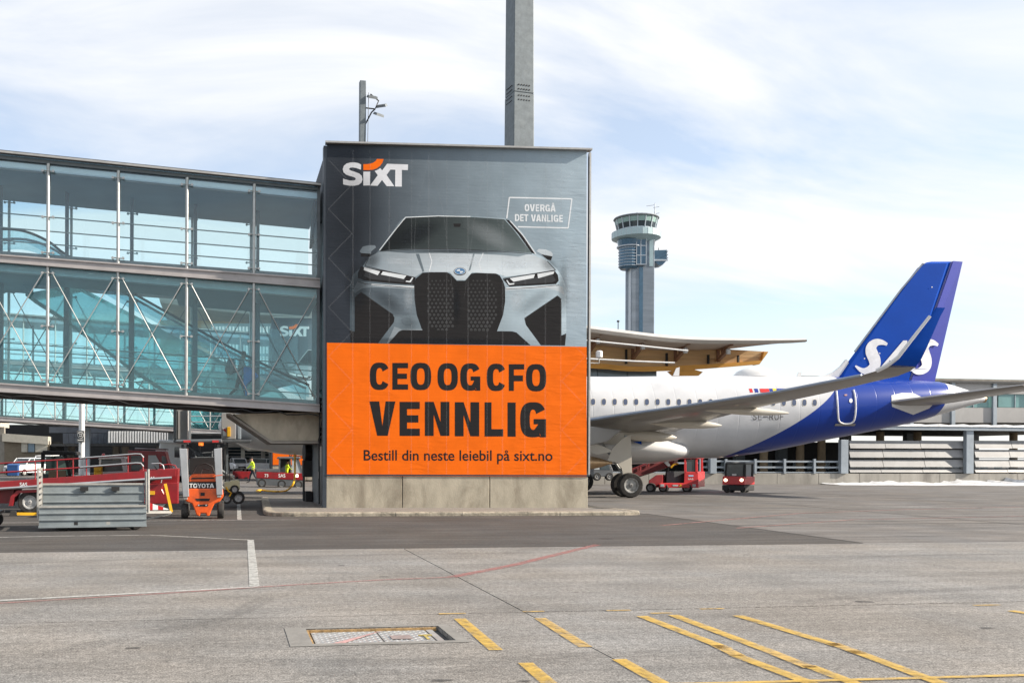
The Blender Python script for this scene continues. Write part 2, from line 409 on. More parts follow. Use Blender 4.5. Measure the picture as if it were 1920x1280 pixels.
# ---------------------------------------------------------------- the ground
def ground_mat(name, col, speck=0.35, stain=0.35, warm=(1.03, 1.0, 0.965), streak=0.25, rough=0.9, cracks=0.0):
    m = bpy.data.materials.new(name); m.use_nodes = True
    N, L = m.node_tree.nodes, m.node_tree.links
    b = N['Principled BSDF']; b.inputs['Roughness'].default_value = rough; b.inputs['Specular IOR Level'].default_value = 0.25
    g = N.new('ShaderNodeNewGeometry')
    def noise(scale, detail=6, rgh=.6, stretch=None, dist=0.0):
        n = N.new('ShaderNodeTexNoise'); n.inputs['Scale'].default_value = scale
        n.inputs['Detail'].default_value = detail; n.inputs['Roughness'].default_value = rgh; n.inputs['Distortion'].default_value = dist
        if stretch:
            mp = N.new('ShaderNodeMapping'); mp.inputs['Scale'].default_value = stretch
            L.new(g.outputs['Position'], mp.inputs['Vector']); L.new(mp.outputs[0], n.inputs['Vector'])
        else: L.new(g.outputs['Position'], n.inputs['Vector'])
        return n.outputs['Fac']
    def mrange(src, a, b_, c, d):
        r = N.new('ShaderNodeMapRange'); r.inputs[1].default_value = a; r.inputs[2].default_value = b_
        r.inputs[3].default_value = c; r.inputs[4].default_value = d; L.new(src, r.inputs[0]); return r.outputs[0]
    def mul(a, b_):
        r = N.new('ShaderNodeMath'); r.operation = 'MULTIPLY'; L.new(a, r.inputs[0]); L.new(b_, r.inputs[1]); return r.outputs[0]
    v = mrange(noise(55, 3, .7), .3, .7, 1 - speck, 1 + speck)
    v = mul(v, mrange(noise(14, 5, .7), .35, .65, 1 - speck * .4, 1 + speck * .4))
    v = mul(v, mrange(noise(.55, 7, .65, dist=.5), .35, .68, 1 - stain * .5, 1 + stain * .4))
    v = mul(v, mrange(noise(1.0, 6, .7, (.22, 1.6, 1)), .38, .66, 1 - streak * .5, 1 + streak * .35))
    st = noise(.9, 9, .75, dist=.8)
    v = mul(v, mrange(st, .64, .74, 1.0, 1 - stain))
    if cracks:
        vo = N.new('ShaderNodeTexVoronoi'); vo.feature = 'DISTANCE_TO_EDGE'; vo.inputs['Scale'].default_value = .3
        nn = N.new('ShaderNodeTexNoise'); nn.inputs['Scale'].default_value = 1.3; L.new(g.outputs['Position'], nn.inputs['Vector'])
        ad = N.new('ShaderNodeVectorMath'); ad.operation = 'ADD'; L.new(g.outputs['Position'], ad.inputs[0]); L.new(nn.outputs['Color'], ad.inputs[1])
        L.new(ad.outputs[0], vo.inputs['Vector'])
        v = mul(v, mrange(vo.outputs['Distance'], .0, .006, 1 - cracks, 1))
    cm = N.new('ShaderNodeMix'); cm.data_type = 'RGBA'; cm.inputs[0].default_value = 0
    tone = noise(.35, 4)
    L.new(mrange(tone, .35, .65, 0, 1), cm.inputs[0])
    cm.inputs[6].default_value = (*[c * w for c, w in zip(col, warm)], 1)
    cm.inputs[7].default_value = (*[c * (2 - w) for c, w in zip(col, warm)], 1)
    vm = N.new('ShaderNodeVectorMath'); vm.operation = 'SCALE'
    L.new(cm.outputs[2], vm.inputs[0]); L.new(v, vm.inputs['Scale'])
    L.new(vm.outputs[0], b.inputs['Base Color'])
    bp = N.new('ShaderNodeBump'); bp.inputs['Strength'].default_value = .5; bp.inputs['Distance'].default_value = .012
    L.new(noise(48, 3, .7), bp.inputs['Height']); L.new(bp.outputs[0], b.inputs['Normal'])
    MATS[name] = m
    return m
G_SLAB = ground_mat('brushed concrete apron', (.218, .207, .194), .72, .36, streak=.34, cracks=.0)
G_FAR = ground_mat('worn asphalt apron', (.158, .148, .140), .40, .36, streak=.6)
G_ROAD = ground_mat('dark road asphalt', (.080, .074, .070), .42, .28, streak=.45)
G_SUB = pm('joint filler', (.035, .033, .03), .95)

SX0, SX1, SY0, SY1 = -22.2, 37.75, -6.5, 18.5          # field of concrete slabs set into the apron
HX0, HX1, HY0, HY1 = .80, 2.22, 9.10, 9.90             # sunken hatch
mb = MB()
BIG = 1500
xs, ys = [-BIG, SX0, SX1, BIG], [-400, SY0, SY1, 2600]
for i in range(3):
    for j in range(3):
        if i == 1 and j == 1: continue
        mb.quad((xs[i], ys[j], 0), (xs[i + 1], ys[j], 0), (xs[i + 1], ys[j + 1], 0), (xs[i], ys[j + 1], 0))
apron = struct(mb.build('apron', G_FAR))
sub = struct(MB().quad((SX0 - .3, SY0 - .3, -.16), (SX1 + .3, SY0 - .3, -.16), (SX1 + .3, SY1 + .3, -.16), (SX0 - .3, SY1 + .3, -.16)).build('sub_base', G_SUB))
XJ = [SX0 + .01, -13.7, -5.13, 3.43, 12.0, 20.57, 29.15, SX1 - .01]
YJ = [SY0 + .01, 2.1, 10.67, SY1 - .005]
g = .009
for j in range(3):
    for i in range(7):
        x0, x1, y0, y1 = XJ[i] + g, XJ[i + 1] - g, YJ[j] + g, YJ[j + 1] - g
        mb = MB()
        dz = random.uniform(-.002, .002)
        if x0 < HX0 < x1 and y0 < HY0 < y1:             # the slab that holds the hatch pit
            a, b_ = [x0, HX0, HX1, x1], [y0, HY0, HY1, y1]
            for p in range(3):
                for q in range(3):
                    if p == 1 and q == 1: continue
                    mb.quad((a[p], b_[q], 0), (a[p + 1], b_[q], 0), (a[p + 1], b_[q + 1], 0), (a[p], b_[q + 1], 0))
            c = [(HX0, HY0), (HX1, HY0), (HX1, HY1), (HX0, HY1)]
            for k in range(4):
                (u0, v0), (u1, v1) = c[k], c[(k + 1) % 4]
                mb.quad((u0, v0, 0), (u1, v1, 0), (u1, v1, -.12), (u0, v0, -.12))
            mb.build('concrete_slab', G_SLAB, apron, fix=False)
        else:
            mb.box(x0, x1, y0, y1, -.14, dz)
            mb.build('concrete_slab', G_SLAB, apron)

# smooth mortar collar round the pit, the pit lining and the chequer plate cover
M_MORTAR = pm('smooth mortar', (.20, .192, .178), .85, var=.2, scale=4, dirt=(.12, .115, .11), dirt_amt=.6, dscale=2.5, bump=.15)
mb = MB()
cx0, cx1, cy0, cy1 = HX0 - .22, HX1 + .12, HY0 - .11, HY1 + .09
for (a0, a1, b0, b1) in ((cx0, HX0, cy0, cy1), (HX1, cx1, cy0, cy1), (HX0, HX1, cy0, HY0), (HX0, HX1, HY1, cy1)):
    mb.quad((a0, b0, .005), (a1, b0, .005), (a1, b1, .005), (a0, b1, .005))
mb.build('mortar_collar', M_MORTAR, apron)
M_ALU = pm('chequer plate aluminium', (.50, .50, .49), .42, .55, var=.15, scale=7, dirt=(.2, .19, .17), dirt_amt=.6, dscale=5)
M_DARK = pm('dark steel', (.035, .037, .04), .6, .2, var=.3)
hatch = thing('access_hatch', 'sunken aluminium chequer plate hatch cover in the concrete', 'hatch', ((HX0 + HX1) / 2, (HY0 + HY1) / 2, -.014))
w2, h2 = (HX1 - HX0) / 2, (HY1 - HY0) / 2
MB().box(-w2 + .003, w2 - .003, -h2 + .003, h2 - .003, -.055, -.03).build('tray', M_DARK, hatch)
def plate(x0, x1):
    o = MB().box(x0, x1, -h2 + .025, h2 - .025, -.03, -.018).build('cover_plate', M_ALU, hatch)
    t = MB(); nx = int((x1 - x0) / .05); ny = 14
    for i in range(nx):
        for j in range(ny):
            x = x0 + (i + .5) * (x1 - x0) / nx; y = -h2 + .04 + (j + .5) * (2 * h2 - .08) / ny
            d = (.02, .02) if (i + j) % 2 else (.02, -.02)
            e = (-d[1] * .33, d[0] * .33)
            t.add([(x - d[0], y - d[1], -.0178), (x + e[0], y + e[1], -.0178), (x + d[0], y + d[1], -.0178), (x - e[0], y - e[1], -.0178), (x, y, -.0115)],
                  [(0, 1, 4), (1, 2, 4), (2, 3, 4), (3, 0, 4)])
    t.build('raised_tread', M_ALU, o)
    return o
plate(-w2 + .05, .02); pl2 = plate(.035, w2 - .16)
MB().box(w2 - .145, w2 - .075, -h2 + .03, h2 - .03, -.03, -.014).build('hinge_rail', M_ALU, hatch)
M_REDW = pm('worn red paint', (.42, .24, .23), .8, var=.35, scale=12, dirt=(.36, .34, .32), dirt_amt=.75, dscale=9)
MB().box(.12, .33, -.12, .07, -.011, -.008).build('recessed_panel', pm('brown weathered panel', (.24, .19, .18), .7, var=.2, scale=9), hatch)
MB().box(.42, .56, .02, .045, -.012, -.002).box(.47, .50, -.16, .02, -.012, -.006).build('lift_handle', pm('ochre handle', (.42, .33, .10), .6, var=.3, scale=10), hatch)
mb = MB(); mb.quad((-w2 + .12, -h2 + .06, -.0105), (-w2 + .24, -h2 + .03, -.0105), (.05, h2 - .1, -.0105), (.1, h2 - .03, -.0105))
mb.build('painted_stripe', M_REDW, hatch)
mb = MB()
for x, y, lx, ly in ((-w2 + .002, -h2 + .004, .02, 2 * h2 - .008), (-w2 + .024, h2 - .022, 2 * w2 - .05, .02)):
    mb.box(x, x + lx, y, y + ly, -.06, .006)
mb.build('rusty_frame', pm('rusted frame', (.33, .21, .09), .85, var=.45, scale=14, bump=.3), hatch)

# road of newer dark asphalt between the slabs and the gates
road = struct(MB().prism([(-70, 18.5, .004), (13.5, 18.5, .004), (13.5, 29.6, .004), (12.2, 33.5, .004), (-2, 46, .004), (-70, 46, .004)], (0, 0, -.003)).build('road', G_ROAD))

# painted lines: (points on the ground, width)
def paint(name, col, wear, sc_=3.0, op=.92):
    m = bpy.data.materials.new(name); m.use_nodes = True
    N, L = m.node_tree.nodes, m.node_tree.links
    b = N['Principled BSDF']; b.inputs['Roughness'].default_value = .75
    o = N['Material Output']
    g_ = N.new('ShaderNodeNewGeometry')
    n1 = N.new('ShaderNodeTexNoise'); n1.inputs['Scale'].default_value = sc_; n1.inputs['Detail'].default_value = 12; n1.inputs['Roughness'].default_value = .82
    L.new(g_.outputs['Position'], n1.inputs['Vector'])
    rp = N.new('ShaderNodeMapRange'); rp.inputs[1].default_value = .5 + (.5 - wear) * .45; rp.inputs[2].default_value = .72 + (.5 - wear) * .45; rp.inputs[3].default_value = 1 - op
    L.new(n1.outputs['Fac'], rp.inputs[0])
    n2 = N.new('ShaderNodeTexNoise'); n2.inputs['Scale'].default_value = 40; n2.inputs['Detail'].default_value = 3
    L.new(g_.outputs['Position'], n2.inputs['Vector'])
    r2 = N.new('ShaderNodeMapRange'); r2.inputs[1].default_value = .3; r2.inputs[2].default_value = .7; r2.inputs[3].default_value = .72; r2.inputs[4].default_value = 1.2
    L.new(n2.outputs['Fac'], r2.inputs[0])
    vm = N.new('ShaderNodeVectorMath'); vm.operation = 'SCALE'; vm.inputs[0].default_value = col; L.new(r2.outputs[0], vm.inputs['Scale'])
    L.new(vm.outputs[0], b.inputs['Base Color'])
    tr = N.new('ShaderNodeBsdfTransparent'); mx = N.new('ShaderNodeMixShader')
    L.new(rp.outputs[0], mx.inputs[0]); L.new(b.outputs[0], mx.inputs[1]); L.new(tr.outputs[0], mx.inputs[2]); L.new(mx.outputs[0], o.inputs[0])
    return m
P_YEL = paint('yellow line paint', (.56, .36, .065), .60, 5, .84)
P_YWO = paint('worn yellow line paint', (.55, .36, .10), .66, 5)
P_WHI = paint('white line paint', (.46, .46, .44), .55, 6, .82)
P_WWO = paint('worn white line paint', (.45, .44, .41), .60)
P_RED = paint('red line paint', (.38, .15, .14), .60, 5, .62)
P_RWO = paint('faded red line paint', (.34, .17, .15), .62)
def line(name, pts, w, mat, z=.008):
    P = [Vector((p[0], p[1])) for p in pts]; a, b_ = [], []
    for i, p in enumerate(P):
        d = (P[min(i + 1, len(P) - 1)] - P[max(0, i - 1)]).normalized(); n = Vector((-d.y, d.x)) * w / 2
        a.append((p.x + n.x, p.y + n.y, z)); b_.append((p.x - n.x, p.y - n.y, z))
    mb = MB()
    for i in range(len(P) - 1): mb.quad(a[i], a[i + 1], b_[i + 1], b_[i])
    return mb.build(name, mat, apron, fix=False)
def pline(name, pxs, w, mat, z=.008): return line(name, [gnd(x, y) for x, y in pxs], w, mat, z)
for a, b_, m in (((862, 1160), (930, 1219), P_YEL), ((985, 1243), (1040, 1290), P_YEL), ((1012, 1159), (1098, 1213), P_YWO), ((1160, 1236), (1265, 1295), P_YEL),
                 ((1203, 1155), (1362, 1216), P_YEL), ((1345, 1210), (1385, 1230), P_YWO), ((1378, 1228), (1560, 1296), P_YEL), ((1262, 1153), (1440, 1220), P_YEL), ((1440, 1220), (1520, 1252), P_YWO), ((1515, 1248), (1640, 1296), P_YEL),
                 ((1383, 1154), (1572, 1211), P_YEL), ((1560, 1206), (1615, 1226), P_YWO), ((1600, 1220), (1800, 1295), P_YEL), ((1895, 1145), (1990, 1160), P_YEL)):
    pline('yellow_line', [a, b_], .135, m)
pline('yellow_line', [(1250, 1284), (1600, 1275), (1930, 1266), (2300, 1256)], .07, P_YEL, .0095)
for x, y, w in ((848, 1151, 50), (1160, 1145, 45), (1240, 1150, 40), (1335, 1142, 45), (1850, 1135, 50), (1000, 1147, 40)):
    pline('yellow_line', [(x - w / 2, y), (x + w / 2, y - 1)], .06, P_YWO)
pline('white_line', [(-400, 1150), (0, 1126), (300, 1110), (485, 1100)], .11, P_WHI)
pline('white_line', [(470, 1012), (471, 1030), (474, 1060), (477, 1099)], .14, P_WHI)
pline('white_line', [(-200, 1012), (100, 1005), (282, 1003), (466, 1012)], .09, P_WWO)
pline('white_line', [(445, 925), (447, 940), (448, 955), (449, 974)], .13, P_WHI)
pline('white_line', [(-300, 984), (100, 979), (320, 976), (448, 975), (560, 974)], .10, P_WWO)
pline('red_line', [(-400, 1152), (0, 1131), (300, 1113), (560, 1096), (720, 1087), (846, 1082)], .07, P_RED, .0085)
pline('red_line', [(846, 1082), (960, 1060), (1050, 1038), (1121, 1021)], .17, P_RED)
pline('red_line', [(1240, 985), (1500, 962), (1700, 955), (1960, 949)], .12, P_RWO)
pline('red_line', [(1380, 990), (1600, 974), (1990, 966)], .10, P_RWO)
pline('white_line', [(1560, 948), (1920, 953), (2100, 955)], .15, P_WWO)
P_TYR = paint('tyre rubber mark', (.07, .067, .065), .60, 3.2, .13)
P_OIL = paint('oil stain', (.05, .047, .045), .55, 6, .6)
for pts, w in (([(300, 1235), (600, 1243), (900, 1238), (1120, 1228), (1400, 1222)], .30), ([(560, 1262), (800, 1258), (1000, 1246), (1180, 1240)], .22), ([(-60, 1060), (200, 1050), (420, 1046), (700, 1040), (1000, 1036)], .22),
               ([(1300, 1050), (1500, 1046), (1750, 1040), (1960, 1038)], .22), ([(1500, 1130), (1700, 1110), (1960, 1098)], .26), ([(80, 1230), (260, 1190), (420, 1160), (500, 1120)], .25)):
    line('tyre_mark', cr([tuple(gnd(x, y)) for x, y in pts], 5, False), w, P_TYR, .0062)
for x, y, r_ in ((1850, 1177, .06), (1620, 1128, .09), (830, 1275, .06), (985, 1277, .04), (1135, 1010, .12), (720, 1081, .05), (640, 1060, .05), (1400, 1040, .05), (1080, 1110, .03), (250, 1215, .05)):
    c = gnd(x, y); MB().add([(c.x + r_ * 1.6 * random.uniform(.6, 1.1) * math.cos(t), c.y + r_ * random.uniform(.5, 1.1) * math.sin(t), .0066) for t in [2 * PI * q / 14 for q in range(14)]], [tuple(range(14))]).build('oil_stain', P_OIL, apron, fix=False)
# faint joints in the worn apron to the right of the road
for pts in ([(13.6, 24), (80, 24.3)], [(13.6, 38), (80, 37)], [(22, 18.6), (22, 60)], [(31, 18.6), (31, 60)], [(13.56, 18.6), (13.56, 29.4)]):
    line('tar_joint', pts, .05, G_SUB, .006)

# pavement island under the gate building: kerb stones round brick paving
M_KERB = pm('granite kerb', (.34, .30, .235), .9, var=.4, scale=7, dirt=(.08, .075, .06), dirt_amt=.85, dscale=2.2, bump=.9, bscale=24)
def paver_mat():
    m = bpy.data.materials.new('brick paving'); m.use_nodes = True
    N, L = m.node_tree.nodes, m.node_tree.links; b = N['Principled BSDF']; b.inputs['Roughness'].default_value = .9
    g_ = N.new('ShaderNodeNewGeometry'); bt = N.new('ShaderNodeTexBrick'); L.new(g_.outputs['Position'], bt.inputs['Vector'])
    bt.inputs['Scale'].default_value = 1; bt.inputs['Brick Width'].default_value = .21; bt.inputs['Row Height'].default_value = .105
    bt.inputs['Mortar Size'].default_value = .007; bt.inputs['Color1'].default_value = (.26, .235, .205, 1); bt.inputs['Color2'].default_value = (.2, .185, .165, 1)
    bt.inputs['Mortar'].default_value = (.07, .065, .06, 1)
    L.new(bt.outputs['Color'], b.inputs['Base Color'])
    bp = N.new('ShaderNodeBump'); bp.inputs['Strength'].default_value = .6; bp.inputs['Distance'].default_value = .01; bp.invert = True
    L.new(bt.outputs['Fac'], bp.inputs['Height']); L.new(bp.outputs[0], b.inputs['Normal'])
    return m
out = [(1.35, 40.0), (1.1, 30.4)] + [(1.95 - .85 * math.cos(t), 29.65 - .85 * math.sin(t)) for t in [PI / 2 * k / 4 for k in range(1, 4)]] + [(1.95, 28.8), (12.4, 28.45), (12.95, 28.6), (13.15, 29.0), (13.0, 29.8), (12.6, 32.0), (12.5, 40.0)]
pav = struct(MB().prism([(x, y, .006) for x, y in out], (0, 0, .112)).build('pavement', paver_mat()))
P = [Vector(p) for p in out]
segs = []
for i in range(len(P) - 1):
    n = max(1, round((P[i + 1] - P[i]).length / 1.0))
    for k in range(n): segs.append((P[i].lerp(P[i + 1], k / n), P[i].lerp(P[i + 1], (k + 1) / n)))
for a, b_ in segs:
    d = (b_ - a).normalized(); n = Vector((d.y, -d.x)); a2, b2 = a + d * .006, b_ - d * .006
    j = random.uniform(-.008, .008); n = n * -1
    prof = [(-.02 + j, .006), (-.02 + j, .09), (0 + j, .118), (.05, .132 + j * .4), (.26, .128), (.26, .006)]
    MB().loft([[(q.x + n.x * o_, q.y + n.y * o_, z_) for o_, z_ in prof] for q in (a2, a2.lerp(b2, .5) + n * random.uniform(-.006, .006), b2)]).build('kerb_stone', M_KERB, pav)

# snow ploughed against the far wall
M_SNOW = pm('old snow', (.66, .67, .69), .8, var=.16, scale=6, dirt=(.28, .265, .25), dirt_amt=.75, dscale=1.6, bump=.8, bscale=5, stretch=(.5, 1, 1))

# ---------------------------------------------------------------- gate building with its banner
M_CONC = pm('cast concrete', (.43, .385, .30), .85, var=.2, scale=2.2, dirt=(.20, .165, .12), dirt_amt=.8, dscale=1.3, bump=.25, bscale=30, stretch=(1, 1, .5))
M_CONCD = pm('grey cast concrete', (.27, .25, .22), .88, var=.2, scale=1.5, dirt=(.13, .12, .10), dirt_amt=.5, dscale=1.1, bump=.2, stretch=(1, 1, .4))
M_CLAD = pm('dark blue grey cladding', (.042, .052, .066), .5, .3, var=.18, scale=2)
M_TRIM = pm('pale metal trim', (.42, .41, .39), .45, .5, var=.12, scale=5)
M_STEEL = pm('brushed stainless steel', (.42, .43, .42), .38, .65, var=.12, scale=9)
M_STEELD = pm('painted grey steel', (.16, .18, .195), .5, .2, var=.15, scale=4)
M_BLACK = pm('matt black', (.012, .012, .013), .7)
FL = gnd(611, 951, .125); FR = cam_pt((1103 - CXP) / FPX * 32.4, 32.4, .125)
BW = FR - FL; BW.z = 0; BU = BW.normalized(); BN = Vector((BU.y, -BU.x, 0))        # BN looks at the camera
BD, ZT = 5.6, 12.33
BK = Vector((-BN.x, -BN.y, 0)) * 0 + Vector((0, 1, 0))                             # the sides run straight back
def fp(x, y, off=0.0): return on_plane(x, y, FL + BN * off, BN)
def make_gate_building():
    g_ = thing('gate_building', 'tall dark gate building with concrete base behind the nearest large banner', 'building', (FL.x, FL.y, .118))
    d = BK * BD
    zb, zt = 1.36, ZT
    # body behind the banner
    a, b_ = FL + BU * .06, FR - BU * .06
    a = a - BN * .12; b_ = b_ - BN * .12
    MB().hexa([(a.x, a.y, zb), (b_.x, b_.y, zb), (b_.x, b_.y + BD, zb), (a.x, a.y + BD, zb), (a.x, a.y, zt - .1), (b_.x, b_.y, zt - .1), (b_.x, b_.y + BD, zt - .1), (a.x, a.y + BD, zt - .1)]).build('wall', M_CLAD, g_, True)
    # concrete base panels
    cuts = [0, .287, .62, 1.0]
    for i in range(3):
        p = FL.lerp(FR, cuts[i]) + BU * .012; q = FL.lerp(FR, cuts[i + 1]) - BU * .012
        MB().hexa([(p.x, p.y, .1), (q.x, q.y, .1), (q.x, q.y + .35, .1), (p.x, p.y + .35, .1), (p.x, p.y, 1.2), (q.x, q.y, 1.2), (q.x, q.y + .35, 1.2), (p.x, p.y + .35, 1.2)]).build('concrete_panel', M_CONC, g_, True, bevel=.015)
    a, b_ = FL + BU * .3 - BN * .3, FR - BU * .2 - BN * .3
    MB().hexa([(a.x, a.y, .1), (b_.x, b_.y, .1), (b_.x, b_.y + BD - .4, .1), (a.x, a.y + BD - .4, .1), (a.x, a.y, 1.37), (b_.x, b_.y, 1.37), (b_.x, b_.y + BD - .4, 1.37), (a.x, a.y + BD - .4, 1.37)]).build('plinth', M_CONCD, g_, True)
    # ledge, corner posts and roof flashing
    p, q = FL - BU * .02 - BN * .02, FR + BU * .05 - BN * .02
    MB().beam(p + Vector((0, 0, 1.095)), q + Vector((0, 0, 1.095)), .10, .05).build('ledge', M_CLAD, g_, True)
    MB().beam(p - BU * .05 + BN * .05 + Vector((0, 0, 12.24)), q + BU * .0 + BN * .05 + Vector((0, 0, 12.24)), .3, .06).build('roof_flashing', M_TRIM, g_, True)
    p = FR + BU * .03 - BN * .06
    MB().box(p.x - .03, p.x + .03, p.y - .06, p.y + .1, 1.25, 12.3).build('corner_trim', M_TRIM, g_, True)
    p = FL - BU * .05
    MB().box(p.x - .075, p.x + .07, p.y - .02, p.y + .28, .118, 12.28).build('corner_post', M_CLAD, g_, True, bevel=.01)
    # left side: ribs of the upper cladding, then the service side under the bridge
    x = FL.x - .02
    for k in range(26):
        y = FL.y + .4 + k * .2
        MB().box(x - .01, x + .04, y, y + .10, 4.2, 12.2).build('cladding_rib', M_CLAD, g_, True)
    MB().box(x - .02, x + .25, FL.y + .55, FL.y + .95, .12, 3.9).build('concrete_column', M_CONCD, g_, True)
    MB().box(x + .0, x + .2, FL.y + 1.1, FL.y + 2.2, .12, 2.35).build('service_door', pm('service door', (.10, .11, .12), .5, .2), g_, True, bevel=.01)
    MB().box(x - .05, x + .0, FL.y + 1.95, FL.y + 2.1, 1.05, 1.3).build('door_handle', M_STEEL, g_, True)
    MB().box(x - .03, x + .2, FL.y + 1.2, FL.y + 1.9, 1.5, 2.2).build('notice_panel', pm('pale notice', (.5, .48, .44), .6), g_, True)
    for k in range(9):
        z = 2.5 + k * .17
        MB().hexa([(x - .09, FL.y + 1.1, z), (x + .2, FL.y + 1.1, z + .1), (x + .2, FL.y + 4.6, z + .1), (x - .09, FL.y + 4.6, z),
                   (x - .09, FL.y + 1.1, z + .03), (x + .2, FL.y + 1.1, z + .13), (x + .2, FL.y + 4.6, z + .13), (x - .09, FL.y + 4.6, z + .03)]).build('louvre_slat', M_STEELD, g_, True)
    MB().box(x - .02, x + .2, FL.y + 2.4, FL.y + 4.9, .12, 2.45).build('side_panel', M_STEELD, g_, True)
    MB().box(x - .3, x - .05, FL.y + 4.4, FL.y + 5.2, .12, .5).build('cable_box', M_BLACK, g_, True)
    MB().path([(x - .1, FL.y + 1.0, 3.9), (x - .12, FL.y + 1.02, 2), (x - .1, FL.y + 1.0, .2)], .025).build('cable', M_BLACK, g_, True)
    return g_
gate1 = make_gate_building()

# the wall sensor on the building's right edge
p = fp(1112, 668); sens = thing('wall_sensor', 'small white cylinder sensor on a bent arm at the banner edge', 'sensor', (p.x, p.y, p.z))
q = fp(1126, 668); d_ = (q - p)
MB().path([(-.22, .1, -.22), (d_.x, .1, -.22), (d_.x, .1, -.02)], .025, 6).build('arm', M_TRIM, sens)
MB().lathe([(.02, -.02), (.11, 0), (.115, .02), (.115, .2), (.08, .23), (.01, .235)], (d_.x, .1, -.02), (0, 0, 1), 14).build('housing', pm('white plastic', (.78, .78, .78), .4), sens, smooth=True)

# ---- banner
def banner_group():
    ng = bpy.data.node_groups.new('cloth_relief', 'ShaderNodeTree')
    ng.interface.new_socket('Normal', in_out='OUTPUT', socket_type='NodeSocketVector')
    N, L = ng.nodes, ng.links
    o = N.new('NodeGroupOutput'); tc = N.new('ShaderNodeTexCoord')
    def nz(scale, stretch, rot=0.0, det=3, dist=0.6):
        mp = N.new('ShaderNodeMapping'); mp.inputs['Scale'].default_value = stretch; mp.inputs['Rotation'].default_value = (0, rot, 0)
        L.new(tc.outputs['Object'], mp.inputs['Vector'])
        n = N.new('ShaderNodeTexNoise'); n.inputs['Scale'].default_value = scale; n.inputs['Detail'].default_value = det; n.inputs['Distortion'].default_value = dist
        L.new(mp.outputs[0], n.inputs['Vector']); return n.outputs['Fac']
    a = nz(.8, (1, 1, 4.5), R(52), 2, .9); b = nz(1.1, (1, 1, 5.0), R(-40), 2, .9); c = nz(5.0, (1, 1, 1), 0, 3); k = nz(.45, (1, 1, 1), 0, 1, 0)
    e0 = N.new('ShaderNodeSeparateXYZ'); L.new(tc.outputs['Object'], e0.inputs[0])
    e1 = N.new('ShaderNodeMapRange'); e1.inputs[1].default_value = 6.8; e1.inputs[2].default_value = 9.0; e1.inputs[3].default_value = .25; e1.inputs[4].default_value = 1.5; L.new(e0.outputs['X'], e1.inputs[0])
    e2 = N.new('ShaderNodeMapRange'); e2.inputs[1].default_value = .42; e2.inputs[2].default_value = .65; e2.inputs[3].default_value = .1; e2.inputs[4].default_value = .9; L.new(k, e2.inputs[0])
    aa = N.new('ShaderNodeMath'); aa.operation = 'MULTIPLY'; L.new(a, aa.inputs[0]); L.new(e1.outputs[0], aa.inputs[1])
    bb = N.new('ShaderNodeMath'); bb.operation = 'MULTIPLY'; L.new(b, bb.inputs[0]); L.new(e2.outputs[0], bb.inputs[1])
    m1 = N.new('ShaderNodeMath'); m1.operation = 'ADD'; L.new(aa.outputs[0], m1.inputs[0]); L.new(bb.outputs[0], m1.inputs[1])
    m2 = N.new('ShaderNodeMath'); m2.operation = 'MULTIPLY_ADD'; m2.inputs[1].default_value = .10; L.new(c, m2.inputs[0]); L.new(m1.outputs[0], m2.inputs[2])
    sp = N.new('ShaderNodeSeparateXYZ'); L.new(tc.outputs['Object'], sp.inputs[0])
    w = N.new('ShaderNodeMath'); w.operation = 'MULTIPLY'; w.inputs[1].default_value = 2 * PI / .105; L.new(sp.outputs['Z'], w.inputs[0])
    si = N.new('ShaderNodeMath'); si.operation = 'SINE'; L.new(w.outputs[0], si.inputs[0])
    m3 = N.new('ShaderNodeMath'); m3.operation = 'MULTIPLY_ADD'; m3.inputs[1].default_value = .016; L.new(si.outputs[0], m3.inputs[0]); L.new(m2.outputs[0], m3.inputs[2])
    bp = N.new('ShaderNodeBump'); bp.inputs["Strength"].default_value = 1.0; bp.inputs["Distance"].default_value = .012
    L.new(m3.outputs[0], bp.inputs['Height']); L.new(bp.outputs[0], o.inputs[0])
    return ng
NG_CLOTH = banner_group()
